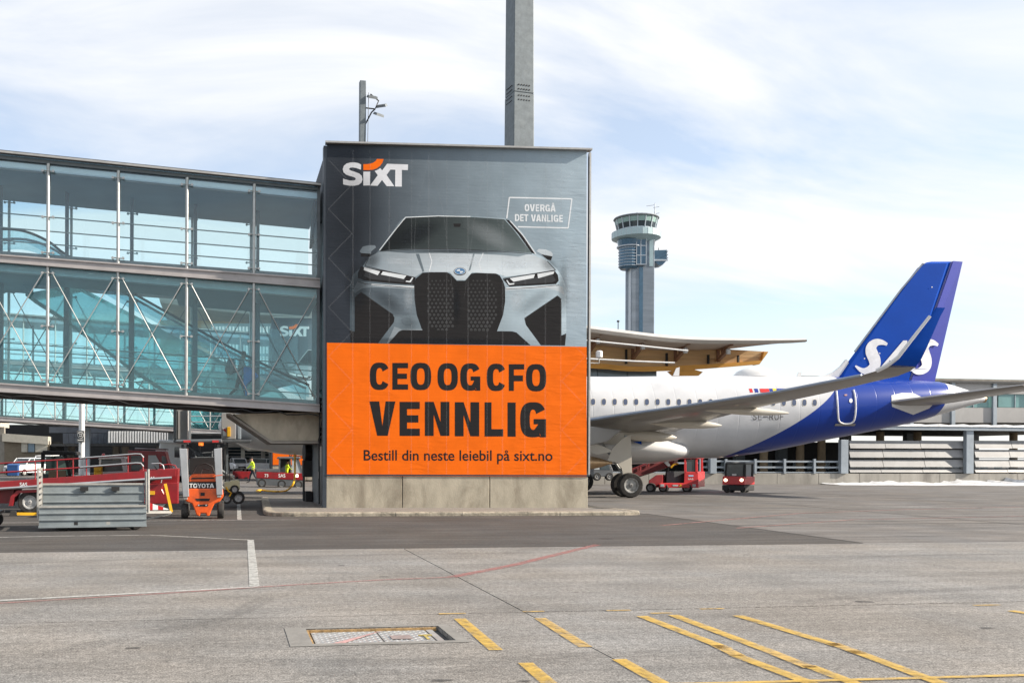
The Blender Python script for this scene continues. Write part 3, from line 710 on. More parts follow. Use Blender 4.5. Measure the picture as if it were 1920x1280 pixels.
def print_mat(name, c0, c1=None, u0=0.0, u1=9.0, rough=.65, alpha=1.0, axis='X', vz=None):
    m = bpy.data.materials.new(name); m.use_nodes = True
    N, L = m.node_tree.nodes, m.node_tree.links; b = N['Principled BSDF']
    b.inputs['Roughness'].default_value = rough; b.inputs['Specular IOR Level'].default_value = .12
    gn = N.new('ShaderNodeGroup'); gn.node_tree = NG_CLOTH; L.new(gn.outputs[0], b.inputs['Normal'])
    tc = N.new('ShaderNodeTexCoord'); sp = N.new('ShaderNodeSeparateXYZ'); L.new(tc.outputs['Object'], sp.inputs[0])
    rp = N.new('ShaderNodeValToRGB'); mr = N.new('ShaderNodeMapRange'); mr.inputs[1].default_value = u0; mr.inputs[2].default_value = u1
    L.new(sp.outputs[axis], mr.inputs[0]); L.new(mr.outputs[0], rp.inputs[0])
    rp.color_ramp.elements[0].color = (*c0, 1); rp.color_ramp.elements[1].color = (*(c1 or c0), 1)
    nz = N.new('ShaderNodeTexNoise'); nz.inputs['Scale'].default_value = 1.4; nz.inputs['Detail'].default_value = 6; L.new(tc.outputs['Object'], nz.inputs['Vector'])
    r2 = N.new('ShaderNodeMapRange'); r2.inputs[1].default_value = .3; r2.inputs[2].default_value = .7; r2.inputs[3].default_value = .93; r2.inputs[4].default_value = 1.07
    L.new(nz.outputs['Fac'], r2.inputs[0])
    vm = N.new('ShaderNodeVectorMath'); vm.operation = 'SCALE'; L.new(rp.outputs[0], vm.inputs[0]); L.new(r2.outputs[0], vm.inputs['Scale'])
    res = vm.outputs[0]
    if vz:                                            # printed tone along the height: (z, factor) stops
        r3 = N.new('ShaderNodeValToRGB'); m3 = N.new('ShaderNodeMapRange'); z0, z1 = vz[0][0], vz[-1][0]
        m3.inputs[1].default_value = z0; m3.inputs[2].default_value = z1; L.new(sp.outputs['Z'], m3.inputs[0]); L.new(m3.outputs[0], r3.inputs[0])
        while len(r3.color_ramp.elements) < len(vz): r3.color_ramp.elements.new(.5)
        for el_, (zz, ff) in zip(r3.color_ramp.elements, vz): el_.position = (zz - z0) / (z1 - z0); el_.color = (ff / 2, ff / 2, ff / 2, 1)
        v3 = N.new('ShaderNodeVectorMath'); v3.operation = 'MULTIPLY'; L.new(res, v3.inputs[0]); L.new(r3.outputs[0], v3.inputs[1])
        v4 = N.new('ShaderNodeVectorMath'); v4.operation = 'SCALE'; v4.inputs['Scale'].default_value = 2.0; L.new(v3.outputs[0], v4.inputs[0]); res = v4.outputs[0]
    L.new(res, b.inputs['Base Color'])
    b.inputs['Alpha'].default_value = alpha
    MATS[name] = m
    return m
banner = thing('advertising_banner', 'huge nearest banner with grey car above orange CEO OG CFO VENNLIG lettering', 'banner', (FL.x, FL.y, 1.3))
BO = FL
def buv(x, y):                                        # photo point -> (along, up) on the banner
    p = fp(x, y, .03); return ((p - BO).dot(BU), p.z)
def b3(u, z, off): return BO * 1.0 + BU * u + BN * (.03 + off) + Vector((0, 0, z - BO.z))
def bprint(name, shapes, mat, layer, parent=None):    # shapes in (along, up)
    mb = MB()
    for k, loops in enumerate(shapes):
        vs, fs = fill2d(loops); mb.add([b3(v.x, v.y, layer * .0004 + k * .0001) for v in vs], fs)
    return mb.build(name, mat, parent or banner, True, fix=False)
def c3(pts): return [buv(600 + x / 3.121, 250 + y / 3.121) for x, y in pts]
def clogo(pts): return [buv(620 + x / 12., 280 + y / 12.) for x, y in pts]
def bpoly(name, pts, mat, layer, smooth=0, conv=c3, holes=()):
    lp = conv(pts)
    if smooth: lp = cr(lp, smooth)
    return bprint(name, [[lp] + [conv(h) for h in holes]], mat, layer)
def bglyph(name, ch, x0, x1, y0, y1, mat, layer, st, hz, parent=None):
    shp = [[[buv(x0 + u * (x1 - x0), y1 + (y0 - y1) * v) for u, v in lp] for lp in s_] for s_ in glyph(ch, st, hz)]
    return bprint(name, shp, mat, layer, parent)
PR_GREY = print_mat('printed grey background', (.034, .041, .053), (.40, .50, .57), 1.0, 9.6)
PR_ORG = print_mat('printed orange', (.90, .158, .006))
PR_WHITE = print_mat('printed white', (.72, .73, .76))
PR_WHITE2 = print_mat('printed translucent white', (.74, .77, .79))
PR_BLACK = print_mat('printed charcoal', (.022, .021, .022))
PR_BODY = print_mat('printed silver', (.055, .075, .092), (.46, .56, .62), .5, 7.8, vz=[(4.2, .75), (5.2, 1.05), (6.2, .95), (6.7, 1.2), (8.6, 1.0)])
PR_HOOD = print_mat('printed pale silver', (.17, .215, .25), (.62, .68, .72), .8, 5.0, vz=[(5.6, .8), (6.4, .92), (6.9, 1.08), (7.35, .9)])
PR_SHADE = print_mat('printed mid grey', (.075, .095, .115), (.36, .44, .49), .8, 8.0, vz=[(4.6, .8), (5.6, 1.1), (6.9, .9), (7.2, .85)])
PR_GLASS = print_mat('printed windscreen', (.009, .011, .013), (.13, .165, .17), 1.8, 7.0, vz=[(7.2, 1.35), (7.7, .9), (8.4, .7)])
PR_DGREY = print_mat('printed dark grey', (.05, .052, .056))
PR_LED = print_mat('printed lamp white', (.75, .78, .80))
PR_BLUE = print_mat('printed blue', (.10, .23, .42))
# cloth sheets: grey above, orange below
tl, tr, bl, br = buv(613, 267.5), buv(1100, 283.5), buv(613, 891.7), buv(1100, 893.4)
ml, mr_ = buv(613, 642.3), buv(1100, 650)
def sheet(name, a, b_, c, d, mat):
    n = 24; mb = MB(); vs = []; fs = []
    for j in range(n + 1):
        for i in range(n + 1):
            s_, t = i / n, j / n
            u = (a[0] * (1 - s_) + b_[0] * s_) * (1 - t) + (d[0] * (1 - s_) + c[0] * s_) * t
            z = (a[1] * (1 - s_) + b_[1] * s_) * (1 - t) + (d[1] * (1 - s_) + c[1] * s_) * t
            vs.append(b3(u, z, -.0012))
    for j in range(n):
        for i in range(n): fs.append((j * (n + 1) + i, j * (n + 1) + i + 1, (j + 1) * (n + 1) + i + 1, (j + 1) * (n + 1) + i))
    return mb.add(vs, fs).build(name, mat, banner, True, fix=False)
sheet('grey_sheet', ml, mr_, tr, tl, PR_GREY)
sheet('orange_sheet', bl, br, mr_, ml, PR_ORG)
# the printed car
bpoly('car_body_print', [(330, 700), (285, 740), (262, 775), (222, 800), (190, 830), (176, 880), (174, 1150), (185, 1224), (1436, 1242), (1442, 1168), (1440, 960), (1440, 900), (1415, 835), (1385, 790), (1330, 738), (1268, 705), (1180, 575), (1120, 515), (1080, 497), (880, 485), (690, 481), (500, 488), (465, 515), (400, 610)], PR_BODY, 1)
bpoly('windscreen_print', [(352, 688), (420, 598), (480, 515), (508, 493), (690, 486), (880, 490), (1078, 503), (1130, 560), (1238, 700), (1000, 684), (800, 676), (560, 675), (440, 680)], PR_GLASS, 2)
bpoly('pillar_print', [(1085, 503), (1105, 508), (1180, 590), (1260, 706), (1238, 700), (1160, 590)], PR_BLACK, 3)
bpoly('bonnet_print', [(345, 694), (560, 679), (800, 680), (1000, 689), (1250, 712), (1330, 747), (1375, 800), (1240, 822), (1090, 838), (1040, 822), (890, 813), (850, 858), (800, 858), (760, 812), (600, 812), (552, 842), (420, 815), (250, 780), (285, 725)], PR_HOOD, 2)
bpoly('bonnet_shade_print', [(360, 688), (560, 678), (800, 677), (1000, 687), (1225, 705), (1160, 722), (1060, 712), (900, 705), (700, 700), (520, 702)], PR_SHADE, 3)
bpoly('bonnet_crease_print', [(560, 705), (580, 705), (610, 805), (600, 812)], PR_SHADE, 3)
bpoly('bonnet_crease_print', [(895, 705), (905, 705), (880, 800), (868, 808)], PR_SHADE, 3)
bpoly('bumper_edge_print', [(222, 862), (300, 878), (552, 893), (552, 912), (330, 900), (250, 905), (205, 935), (190, 920)], PR_HOOD, 2)
bpoly('bumper_edge_print', [(1085, 905), (1110, 900), (1390, 885), (1420, 900), (1432, 950), (1400, 925), (1330, 905), (1085, 920)], PR_HOOD, 2)
bpoly('bumper_shade_print', [(300, 905), (552, 914), (556, 1000), (566, 1060), (440, 1070), (235, 925)], PR_SHADE, 2)
for s_ in ([(232, 690), (250, 663), (285, 655), (322, 655), (328, 668), (300, 690), (298, 708), (245, 706)], [(1266, 690), (1280, 676), (1320, 680), (1352, 692), (1363, 706), (1360, 722), (1300, 708)]):
    bpoly('mirror_print', s_, PR_HOOD, 2)
for s_ in ([(238, 700), (298, 705), (292, 722), (240, 722)], [(1296, 708), (1360, 720), (1352, 743), (1330, 738)]):
    bpoly('mirror_shade_print', s_, PR_BLACK, 3)
bpoly('headlamp_print', [(240, 779), (420, 812), (560, 842), (551, 888), (400, 876), (262, 862), (222, 846), (222, 815)], PR_BLACK, 3)
bpoly('headlamp_print', [(1068, 852), (1230, 826), (1372, 803), (1392, 828), (1397, 862), (1380, 882), (1240, 890), (1108, 897)], PR_BLACK, 3)
bpoly('headlamp_glass_print', [(270, 800), (500, 850), (490, 872), (300, 852), (255, 835)], PR_DGREY, 4)
bpoly('headlamp_glass_print', [(1135, 868), (1360, 825), (1380, 860), (1360, 872), (1140, 885)], PR_DGREY, 4)
for s_ in ([(258, 783), (352, 808), (338, 830), (256, 800)], [(368, 808), (506, 832), (490, 852), (356, 826)], [(1110, 848), (1258, 824), (1250, 846), (1132, 868)], [(1272, 822), (1372, 806), (1366, 822), (1276, 848)], [(540, 842), (546, 846), (530, 872), (500, 868), (505, 862), (524, 864)], [(1090, 860), (1096, 858), (1110, 878), (1138, 876), (1136, 884), (1106, 887)]):
    bpoly('lamp_bar_print', s_, PR_LED, 5)
bpoly('grille_print', [(551, 880), (560, 850), (600, 816), (650, 812), (740, 812), (765, 824), (800, 862), (850, 862), (885, 820), (915, 816), (1030, 820), (1052, 832), (1072, 865), (1083, 900), (1084, 980), (1072, 1060), (1035, 1160), (600, 1156), (566, 1060), (553, 970)], PR_BLACK, 4)
bpoly('lower_intake_print', [(462, 1158), (482, 1150), (1125, 1158), (1150, 1165), (1232, 1239), (400, 1228)], PR_BLACK, 5)
bpoly('intake_edge_print', [(435, 1130), (478, 1146), (600, 1146), (600, 1151), (480, 1152), (462, 1158), (402, 1227), (392, 1227)], PR_HOOD, 4)
bpoly('side_intake_print', [(203, 962), (215, 945), (240, 931), (262, 940), (425, 1060), (436, 1078), (432, 1105), (340, 1227), (182, 1225), (174, 1152), (203, 1160)], PR_BLACK, 3)
bpoly('side_intake_print', [(1196, 1085), (1372, 960), (1390, 953), (1410, 968), (1413, 990), (1413, 1182), (1441, 1170), (1434, 1241), (1292, 1239), (1205, 1120)], PR_BLACK, 3)
for kid in ([(622, 880), (650, 850), (750, 850), (788, 890), (790, 1125), (752, 1160), (680, 1158), (640, 1125), (612, 1020)], [(856, 890), (890, 850), (1000, 850), (1046, 895), (1044, 1050), (990, 1158), (878, 1160), (853, 1125)]):
    kp = [Vector(p) for p in kid]
    def inside(x, y):
        c = False; j = len(kp) - 1
        for i in range(len(kp)):
            if (kp[i].y > y) != (kp[j].y > y) and x < (kp[j].x - kp[i].x) * (y - kp[i].y) / (kp[j].y - kp[i].y) + kp[i].x: c = not c
            j = i
        return c
    shp = []
    x0 = min(p.x for p in kp); y = 862; r_ = 0
    while y < 1155:
        x = x0 + (8 if r_ % 2 else 20)
        while x < x0 + 200:
            if inside(x, y) and inside(x + 9, y) and inside(x - 9, y):
                k = .55 + .45 * (y - 850) / 300
                for tri in ([(x - 9 * k, y + 2), (x - 1, y - 9 * k), (x - 1, y + 2)], [(x + 1, y + 2), (x + 1, y - 9 * k), (x + 9 * k, y + 2)], [(x - 8 * k, y + 4), (x - 1, y + 4), (x - 1, y + 11 * k)], [(x + 1, y + 4), (x + 8 * k, y + 4), (x + 1, y + 11 * k)]):
                    shp.append([c3(tri)])
            x += 24
        y += 22; r_ += 1
    mb = MB()
    for s_ in shp: mb.add([b3(a_, b_, 5 * .0004) for a_, b_ in s_[0]], [(0, 1, 2)])
    mb.build('grille_mesh_print', print_mat('printed mesh grey', (.085, .088, .09)) if 'printed mesh grey' not in MATS else MATS['printed mesh grey'], banner, True, fix=False)['kind'] = 'stuff'
bpoly('towing_cap_print', cr([(480, 1083), (525, 1083), (536, 1095), (537, 1118), (500, 1122), (482, 1108)], 3), PR_SHADE, 3, holes=[cr([(483, 1086), (523, 1086), (533, 1096), (534, 1115), (501, 1118), (485, 1107)], 3)])
def ell(cx_, cy_, a, b_, t0=0, t1=2 * PI, n=20): return [(cx_ + a * math.cos(t0 + (t1 - t0) * i / n), cy_ + b_ * math.sin(t0 + (t1 - t0) * i / n)) for i in range(n + (0 if t1 - t0 > 6 else 1))]
em = bpoly('emblem_print', ell(819, 808, 37, 24), PR_DGREY, 5)
bpoly('emblem_print', ell(819, 806, 33, 20), PR_LED, 6); bpoly('emblem_print', ell(819, 806, 30, 18), PR_BLUE, 7)
for t0 in (0, PI): bpoly('emblem_print', [(819, 806)] + ell(819, 806, 20, 12, t0, t0 + PI / 2, 6), PR_LED, 8)
# the slogan in its slanted frame and panel gaps of the printed car
def bline(pts, w, layer, mat, name='frame_print'):
    P = [Vector(p) for p in c3(pts)]
    for i in range(len(P) - 1):
        d = (P[i + 1] - P[i]).normalized(); n = Vector((-d.y, d.x)) * w / 2
        bprint(name, [[[tuple(P[i] + n), tuple(P[i + 1] + n), tuple(P[i + 1] - n), tuple(P[i] - n)]]], mat, layer + .12 * i)
bline([(1093, 498), (1108, 376), (1474, 384), (1452, 554), (1158, 547)], .045, 3, PR_WHITE2)
for g_ in ([(285, 728), (262, 776), (420, 812), (552, 842)], [(1330, 748), (1378, 800), (1240, 822), (1072, 848)], [(222, 866), (262, 880), (552, 906)], [(1086, 912), (1250, 902), (1400, 888)],
           [(203, 960), (240, 928), (430, 1062)], [(1412, 970), (1390, 950), (1196, 1082)], [(352, 690), (560, 677), (800, 677), (1000, 687), (1240, 704)]):
    bline(g_, .022, 4.2, PR_DGREY, 'panel_gap_print')
bline([(640, 700), (655, 750), (640, 806)], .03, 3.2, PR_LED, 'bonnet_highlight_print'); bline([(955, 700), (930, 760), (945, 808)], .03, 3.2, PR_LED, 'bonnet_highlight_print')
bline([(300, 884), (420, 893), (550, 899)], .05, 3.4, PR_LED, 'bumper_highlight_print'); bline([(1090, 908), (1250, 900), (1380, 893)], .05, 3.4, PR_LED, 'bumper_highlight_print')
bline([(1113, 512), (1190, 600), (1262, 706)], .03, 4, PR_LED, 'pillar_highlight_print'); bline([(348, 684), (420, 590), (500, 492), (690, 484), (880, 488)], .025, 4, PR_LED, 'pillar_highlight_print')
bpoly('mirror_interior_print', [(780, 528), (825, 528), (820, 548), (785, 548)], PR_BLACK, 3)
for ch, x0, x1 in (('O', 1197, 1225), ('V', 1227, 1258), ('E', 1262, 1283), ('R', 1288, 1315), ('G', 1318, 1346), ('Å', 1348, 1379)):
    bglyph('letter_print', ch, 600 + x0 / 3.121, 600 + x1 / 3.121, 250 + (415 + (x0 - 1197) * .02) / 3.121, 250 + (456 + (x0 - 1197) * .02) / 3.121, PR_WHITE2, 3, .33, .19)
for ch, x0, x1 in (('D', 1140, 1167), ('E', 1171, 1192), ('T', 1194, 1219), ('V', 1234, 1264), ('A', 1264, 1294), ('N', 1297, 1324), ('L', 1329, 1349), ('I', 1353, 1362), ('G', 1367, 1395), ('E', 1400, 1421)):
    bglyph('letter_print', ch, 600 + x0 / 3.121, 600 + x1 / 3.121, 250 + (473 + (x0 - 1140) * .02) / 3.121, 250 + (514 + (x0 - 1140) * .02) / 3.121, PR_WHITE2, 3, .33, .19)
# soft printed shading on the car and the backdrop
def soft_mat(name, col):
    if name in MATS: return MATS[name]
    m = print_mat(name, col); N, L = m.node_tree.nodes, m.node_tree.links
    at_ = N.new('ShaderNodeAttribute'); at_.attribute_name = 'fade'; L.new(at_.outputs['Fac'], N['Principled BSDF'].inputs['Alpha'])
    return m
SOFT_N = [0]
def bsoft(name, cx_, cy_, rx, ry, rot, mat, a):
    SOFT_N[0] += 1; lay = 6.5 + SOFT_N[0] * .12
    rings = [(0, 1), (.25, .9), (.5, .62), (.75, .24), (1, 0)]; vs, fd, fs = [], [], []
    n = 24
    for k, (r_, f_) in enumerate(rings):
        for q in range(n if k else 1):
            t = 2 * PI * q / n; x, y = rx * r_ * math.cos(t), ry * r_ * math.sin(t)
            u, z = buv(600 + (cx_ + x * math.cos(rot) - y * math.sin(rot)) / 3.121, 250 + (cy_ + x * math.sin(rot) + y * math.cos(rot)) / 3.121)
            vs.append(b3(u, z, lay * .0004)); fd.append(f_ * a)
    for q in range(n): fs.append((0, 1 + q, 1 + (q + 1) % n))
    for k in range(3):
        o_ = 1 + k * n
        for q in range(n): fs.append((o_ + q, o_ + n + q, o_ + n + (q + 1) % n, o_ + (q + 1) % n))
    ob_ = MB().add(vs, fs).build(name, mat, banner, True, fix=False)
    at_ = ob_.data.attributes.new('fade', 'FLOAT', 'POINT'); at_.data.foreach_set('value', fd)
SD, SL = soft_mat('printed soft shadow', (.02, .024, .03)), soft_mat('printed soft light', (.74, .79, .83))
for cx_, cy_, rx, ry, rot, m_, a in ((220, 900, 90, 170, 0, SD, .55), (400, 985, 150, 60, .6, SD, .35), (520, 1110, 70, 60, 0, SD, .25), (1250, 985, 150, 50, -.6, SD, .18), (1425, 900, 40, 190, 0, SD, .35),
                                     (300, 745, 70, 60, -.5, SD, .40), (1340, 770, 70, 45, .5, SD, .3), (820, 745, 190, 45, 0, SL, .55), (470, 750, 110, 30, .1, SL, .35), (1150, 770, 130, 35, -.1, SL, .45),
                                     (1150, 970, 60, 90, .2, SL, .35), (520, 960, 40, 90, 0, SL, .22), (1000, 600, 200, 70, .5, SL, .16), (560, 590, 180, 70, -.4, SD, .6), (820, 690, 380, 14, .01, SD, .5),
                                     (700, 1215, 620, 26, .01, SD, .5), (180, 500, 240, 420, 0, SD, .35), (1420, 300, 260, 260, 0, SL, .10), (1490, 900, 90, 330, 0, SL, .22), (800, 1000, 30, 150, 0, SD, .4)):
    bsoft('soft_shading_print', cx_, cy_, rx, ry, rot, m_, a)
# logo
bpoly('logo_letter_print', [(685, 345), (620, 312), (540, 298), (450, 298), (360, 320), (295, 375), (272, 450), (290, 520), (350, 572), (430, 602), (510, 622), (552, 642), (566, 670), (545, 695), (490, 706), (420, 702), (340, 682), (278, 658), (280, 788), (340, 806), (430, 820), (530, 820), (630, 800), (692, 750), (716, 680), (700, 600), (640, 545), (560, 515), (460, 482), (420, 460), (418, 436), (440, 416), (500, 410), (580, 424), (680, 460)], PR_WHITE, 2, conv=clogo)
bpoly('logo_letter_print', [(735, 505), (890, 505), (884, 806), (880, 815), (735, 815)], PR_WHITE, 2, conv=clogo)
bpoly('logo_arc_print', [(735, 336), (800, 336), (880, 328), (960, 303), (1015, 262), (1040, 220), (1190, 222), (1165, 300), (1115, 370), (1040, 428), (950, 460), (850, 470), (735, 468)], PR_ORG, 2, conv=clogo)
bpoly('logo_letter_print', [(990, 490), (1060, 462), (1115, 425), (1158, 476), (1270, 328), (1742, 342), (1736, 470), (1602, 465), (1600, 840), (1450, 838), (1455, 460), (1345, 457), (1258, 580), (1432, 832), (1262, 830), (1155, 692), (1055, 822), (887, 816), (1060, 585)], PR_WHITE, 2, conv=clogo)
# headline on orange: letters with their photo boxes
def c4x(x): return 580 + x / 2.954
def c4y(y): return 630 + y / 2.954
for ch, x0, x1, y0, y1 in (('C', 335, 443, 146, 298), ('E', 460, 547, 148, 296), ('O', 560, 675, 147, 299), ('O', 710, 823, 149, 301), ('G', 836, 947, 150, 302), ('C', 983, 1088, 152, 304), ('F', 1105, 1190, 155, 303), ('O', 1200, 1312, 154, 306)):
    bglyph('headline_letter', ch, c4x(x0), c4x(x1), c4y(y0), c4y(y1), PR_BLACK, 2, .33 if ch != 'O' else .31, .2)
for ch, x0, x1, y0, y1 in (('V', 333, 477, 361, 551), ('E', 500, 612, 363, 552), ('N', 640, 776, 363, 552), ('N', 806, 941, 365, 554), ('L', 971, 1074, 366, 555), ('I', 1098, 1143, 367, 556), ('G', 1168, 1311, 365, 560)):
    bglyph('headline_letter', ch, c4x(x0), c4x(x1), c4y(y0), c4y(y1), PR_BLACK, 2, .37 if ch not in 'N' else .36, .215)
vs, fs = text2d('Bestill din neste leiebil på sixt.no', .012)
mb = MB()
pts = []
for u, v in vs:
    x, y = 682 + u * (1036 - 682), 869.2 + (842.8 - 869.2) * v + u * .8
    a_, z_ = buv(x, y); pts.append(b3(a_, z_, .0008))
mb.add(pts, fs).build('web_address_print', PR_BLACK, banner, True, fix=False)
# pale lines drawn where the frame and lattice behind show through the cloth
M_FRAMELINE = print_mat('cloth seam', (.62, .64, .66), alpha=.045)
M_FRAMELINE2 = print_mat('faint cloth seam', (.62, .64, .66), alpha=.055)
def frameline(pxs, w, mat=M_FRAMELINE, layer=11):
    P = [Vector(buv(x, y)) for x, y in pxs]; mb = MB()
    for i in range(len(P) - 1):
        d = (P[i + 1] - P[i]).normalized(); n = Vector((-d.y, d.x)) * w / 2
        a_, b_ = P[i], P[i + 1]
        mb.add([b3(a_.x + n.x, a_.y + n.y, layer * .0004), b3(b_.x + n.x, b_.y + n.y, layer * .0004), b3(b_.x - n.x, b_.y - n.y, layer * .0004), b3(a_.x - n.x, a_.y - n.y, layer * .0004)], [(0, 1, 2, 3)])
    mb.build('cloth_frameline', mat, banner, True, fix=False)
for k, x in enumerate((662, 694, 730, 772, 804, 838, 878, 914, 943, 985, 1023, 1052)):
    frameline([(x, 281 + k * .6), (x - 1, 889)], .05 if k % 2 == 0 else .03, M_FRAMELINE if k % 2 == 0 else M_FRAMELINE2, 11 + k * .1)
for px_ in ([(804, 293), (780, 400), (772, 560)], [(804, 293), (832, 400), (850, 560)], [(911, 296), (888, 420), (870, 560)], [(911, 296), (935, 420), (948, 560)]):
    frameline(px_, .025, M_FRAMELINE, 12.5)
for x0, x1 in ((616, 660), (1097, 1053)):
    y = 300; k = 0
    while y < 860:
        frameline([(x0 if k % 2 == 0 else x1, y), (x1 if k % 2 == 0 else x0, y + 46)], .04, M_FRAMELINE, 12.8 + .03 * k); y += 46; k += 1

# ---------------------------------------------------------------- glazed two-storey passenger bridges
YB = FL.y + 1.0
GL_UP = glass('upper bridge glazing', (.90, .965, .98), .018, tcol=(.55, .85, .92), haze=.02)
GL_FAR = glass('far side bridge glazing', (.92, .985, .99), .012)
GL_LO = glass('lower bridge glazing', (.83, .965, .97), .015, tcol=(.45, .90, .94), haze=.03)
M_LSTRIP = pm('pale blue light strip', (.74, .82, .88), .5, var=.06)
M_CEIL = pm('grey ceiling board', (.22, .36, .44), .7, var=.08, scale=.8)
M_BEAM = pm('grey lilac painted steel', (.40, .375, .37), .5, .15, var=.1, scale=2.0, dirt=(.2, .19, .18), dirt_amt=.4)
M_ROOF = pm('dark roof edge', (.045, .047, .052), .6)
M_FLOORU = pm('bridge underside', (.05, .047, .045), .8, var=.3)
M_BOUNCE = pm('pale bounce layer', (.50, .52, .52), .6, var=.08)
M_COLD = pm('dark blue grey column', (.085, .11, .135), .45, .2)
M_TEAL = glass('teal travelator panel', (.60, .88, .89), .03, tcol=(.70, .96, .97), haze=.24)
M_TEALD = pm('dark teal soffit', (.2, .36, .38), .5, var=.12, scale=1)
M_RUB = pm('black handrail rubber', (.01, .012, .015), .5)
PXB = [90, 221, 351, 476]
XP = [on_y(x, 500, YB).x for x in PXB]
SPAN = (XP[3] - XP[0]) / 3
XEND = FL.x - .14
def zl(a, b_):
    p, q = on_y(a[0], a[1], YB), on_y(b_[0], b_[1], YB); s_ = (q.z - p.z) / (q.x - p.x)
    return lambda X: p.z + s_ * (X - p.x)
Z_RT = zl((0, 285), (605, 347)); Z_RB = zl((0, 297), (605, 357)); Z_CE = zl((0, 312), (600, 372))
Z_MT = zl((0, 478), (600, 523)); Z_MB = zl((0, 493), (600, 541)); Z_LC = zl((0, 507), (600, 557))
Z_BT = zl((0, 718), (600, 758)); Z_BB = zl((0, 735), (600, 773))
def make_bridge(dy, nleft, label, detail=True):
    y0 = YB + dy; W = 4.6; y1 = y0 + W
    posts = [XP[0] + SPAN * k for k in range(-nleft, 4)]
    X0 = posts[0] - SPAN * .5; X1 = XEND
    br_ = thing('passenger_bridge', label, 'bridge', (posts[0], y0, 0))
    def slab(name, ya, yb, zt, zb_, mat, xa=X0, xb=X1, bev=0):
        return MB().hexa([(xa, ya, zb_(xa)), (xb, ya, zb_(xb)), (xb, yb, zb_(xb)), (xa, yb, zb_(xa)), (xa, ya, zt(xa)), (xb, ya, zt(xb)), (xb, yb, zt(xb)), (xa, yb, zt(xa))]).build(name, mat, br_, True, bevel=bev)
    sh = lambda f, d: (lambda X: f(X) + d)
    slab('roof_edge_glass', y0 - .2, y0 + .345, sh(Z_RT, -.03), sh(Z_RT, -.06), GL_UP)
    slab('roof', y0 + .35, y1 + .22, sh(Z_RT, .0), sh(Z_RT, -.13), M_ROOF)
    slab('roof_edge_rail', y0 - .26, y0 - .205, sh(Z_RT, 0), sh(Z_RT, -.13), M_ROOF)
    slab('roof_edge_trim', y0 - .31, y0 - .262, sh(Z_RT, -.035), sh(Z_RT, -.10), M_TRIM)
    slab('ceiling', y0 + .35, y1 - .1, sh(Z_CE, .12), sh(Z_CE, 0), M_CEIL)
    slab('roof_fascia', y0 - .06, y0 + .03, sh(Z_RT, -.131), sh(Z_RB, -.02), M_STEELD)
    slab('far_roof_fascia', y1 - .03, y1 + .06, sh(Z_RT, -.131), sh(Z_RB, -.02), M_STEELD)
    for zt_, zb2_ in ((sh(Z_RT, -.2), Z_CE), (sh(Z_MB, -.02), Z_LC)):
        MB().hexa([(X0, y0 + .10, zb2_(X0)), (X1, y0 + .10, zb2_(X1)), (X1, y0 + .34, zb2_(X1)), (X0, y0 + .34, zb2_(X0)), (X0, y0 + .33, zt_(X0)), (X1, y0 + .33, zt_(X1)), (X1, y0 + .345, zt_(X1)), (X0, y0 + .345, zt_(X0))]).build('light_strip_board', M_LSTRIP, br_, True)  # tilted pale boards stand in for the bright strips of light
    for nm, ya, yb in (('mid_beam', y0 - .1, y0 + .1), ('far_mid_beam', y1 - .1, y1 + .1)):
        slab(nm, ya, yb, Z_MT, Z_MB, M_BEAM); slab('beam_flange', ya - .05, ya - .002, sh(Z_MT, -.0), sh(Z_MT, -.05), M_BEAM); slab('beam_flange', ya - .05, ya - .002, sh(Z_MB, .05), sh(Z_MB, 0), M_BEAM)
    for nm, ya, yb in (('bottom_beam', y0 - .1, y0 + .1), ('far_bottom_beam', y1 - .1, y1 + .1)):
        slab(nm, ya, yb, Z_BT, Z_BB, M_BEAM); slab('beam_flange', ya - .05, ya - .002, sh(Z_BT, 0), sh(Z_BT, -.05), M_BEAM); slab('beam_flange', ya - .08, ya - .002, sh(Z_BB, .05), sh(Z_BB, 0), M_BEAM)
    # floors; the upper one is open over the travelator
    slab('upper_floor', y0 + .35, y0 + 2.35, sh(Z_MT, -.04), sh(Z_LC, 0), M_CEIL)
    xo0, xo1 = on_y(40, 540, y0 - dy + 2.4).x, on_y(330, 540, y0 - dy + 2.4).x
    slab('upper_floor', y0 + 2.36, y1 - .12, sh(Z_MT, -.04), sh(Z_LC, 0), M_CEIL, X0, xo0)
    slab('upper_floor', y0 + 2.36, y1 - .12, sh(Z_MT, -.04), sh(Z_LC, 0), M_CEIL, xo1, X1)
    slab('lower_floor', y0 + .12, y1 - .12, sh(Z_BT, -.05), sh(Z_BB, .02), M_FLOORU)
    slab('bounce_floor', y0 + .36, y1 - .13, sh(Z_BT, -.02), sh(Z_BT, -.048), M_BOUNCE); slab('bounce_floor', y0 + .36, y0 + 2.34, sh(Z_MT, -.01), sh(Z_MT, -.038), M_BOUNCE)  # pale layers added to bounce light into the bridge
    slab('sill', y0 + .14, y0 + .17, sh(Z_MT, .16), sh(Z_MT, -.01), M_STEELD); slab('sill', y0 + .14, y0 + .17, sh(Z_BT, .14), sh(Z_BT, -.01), M_STEELD)
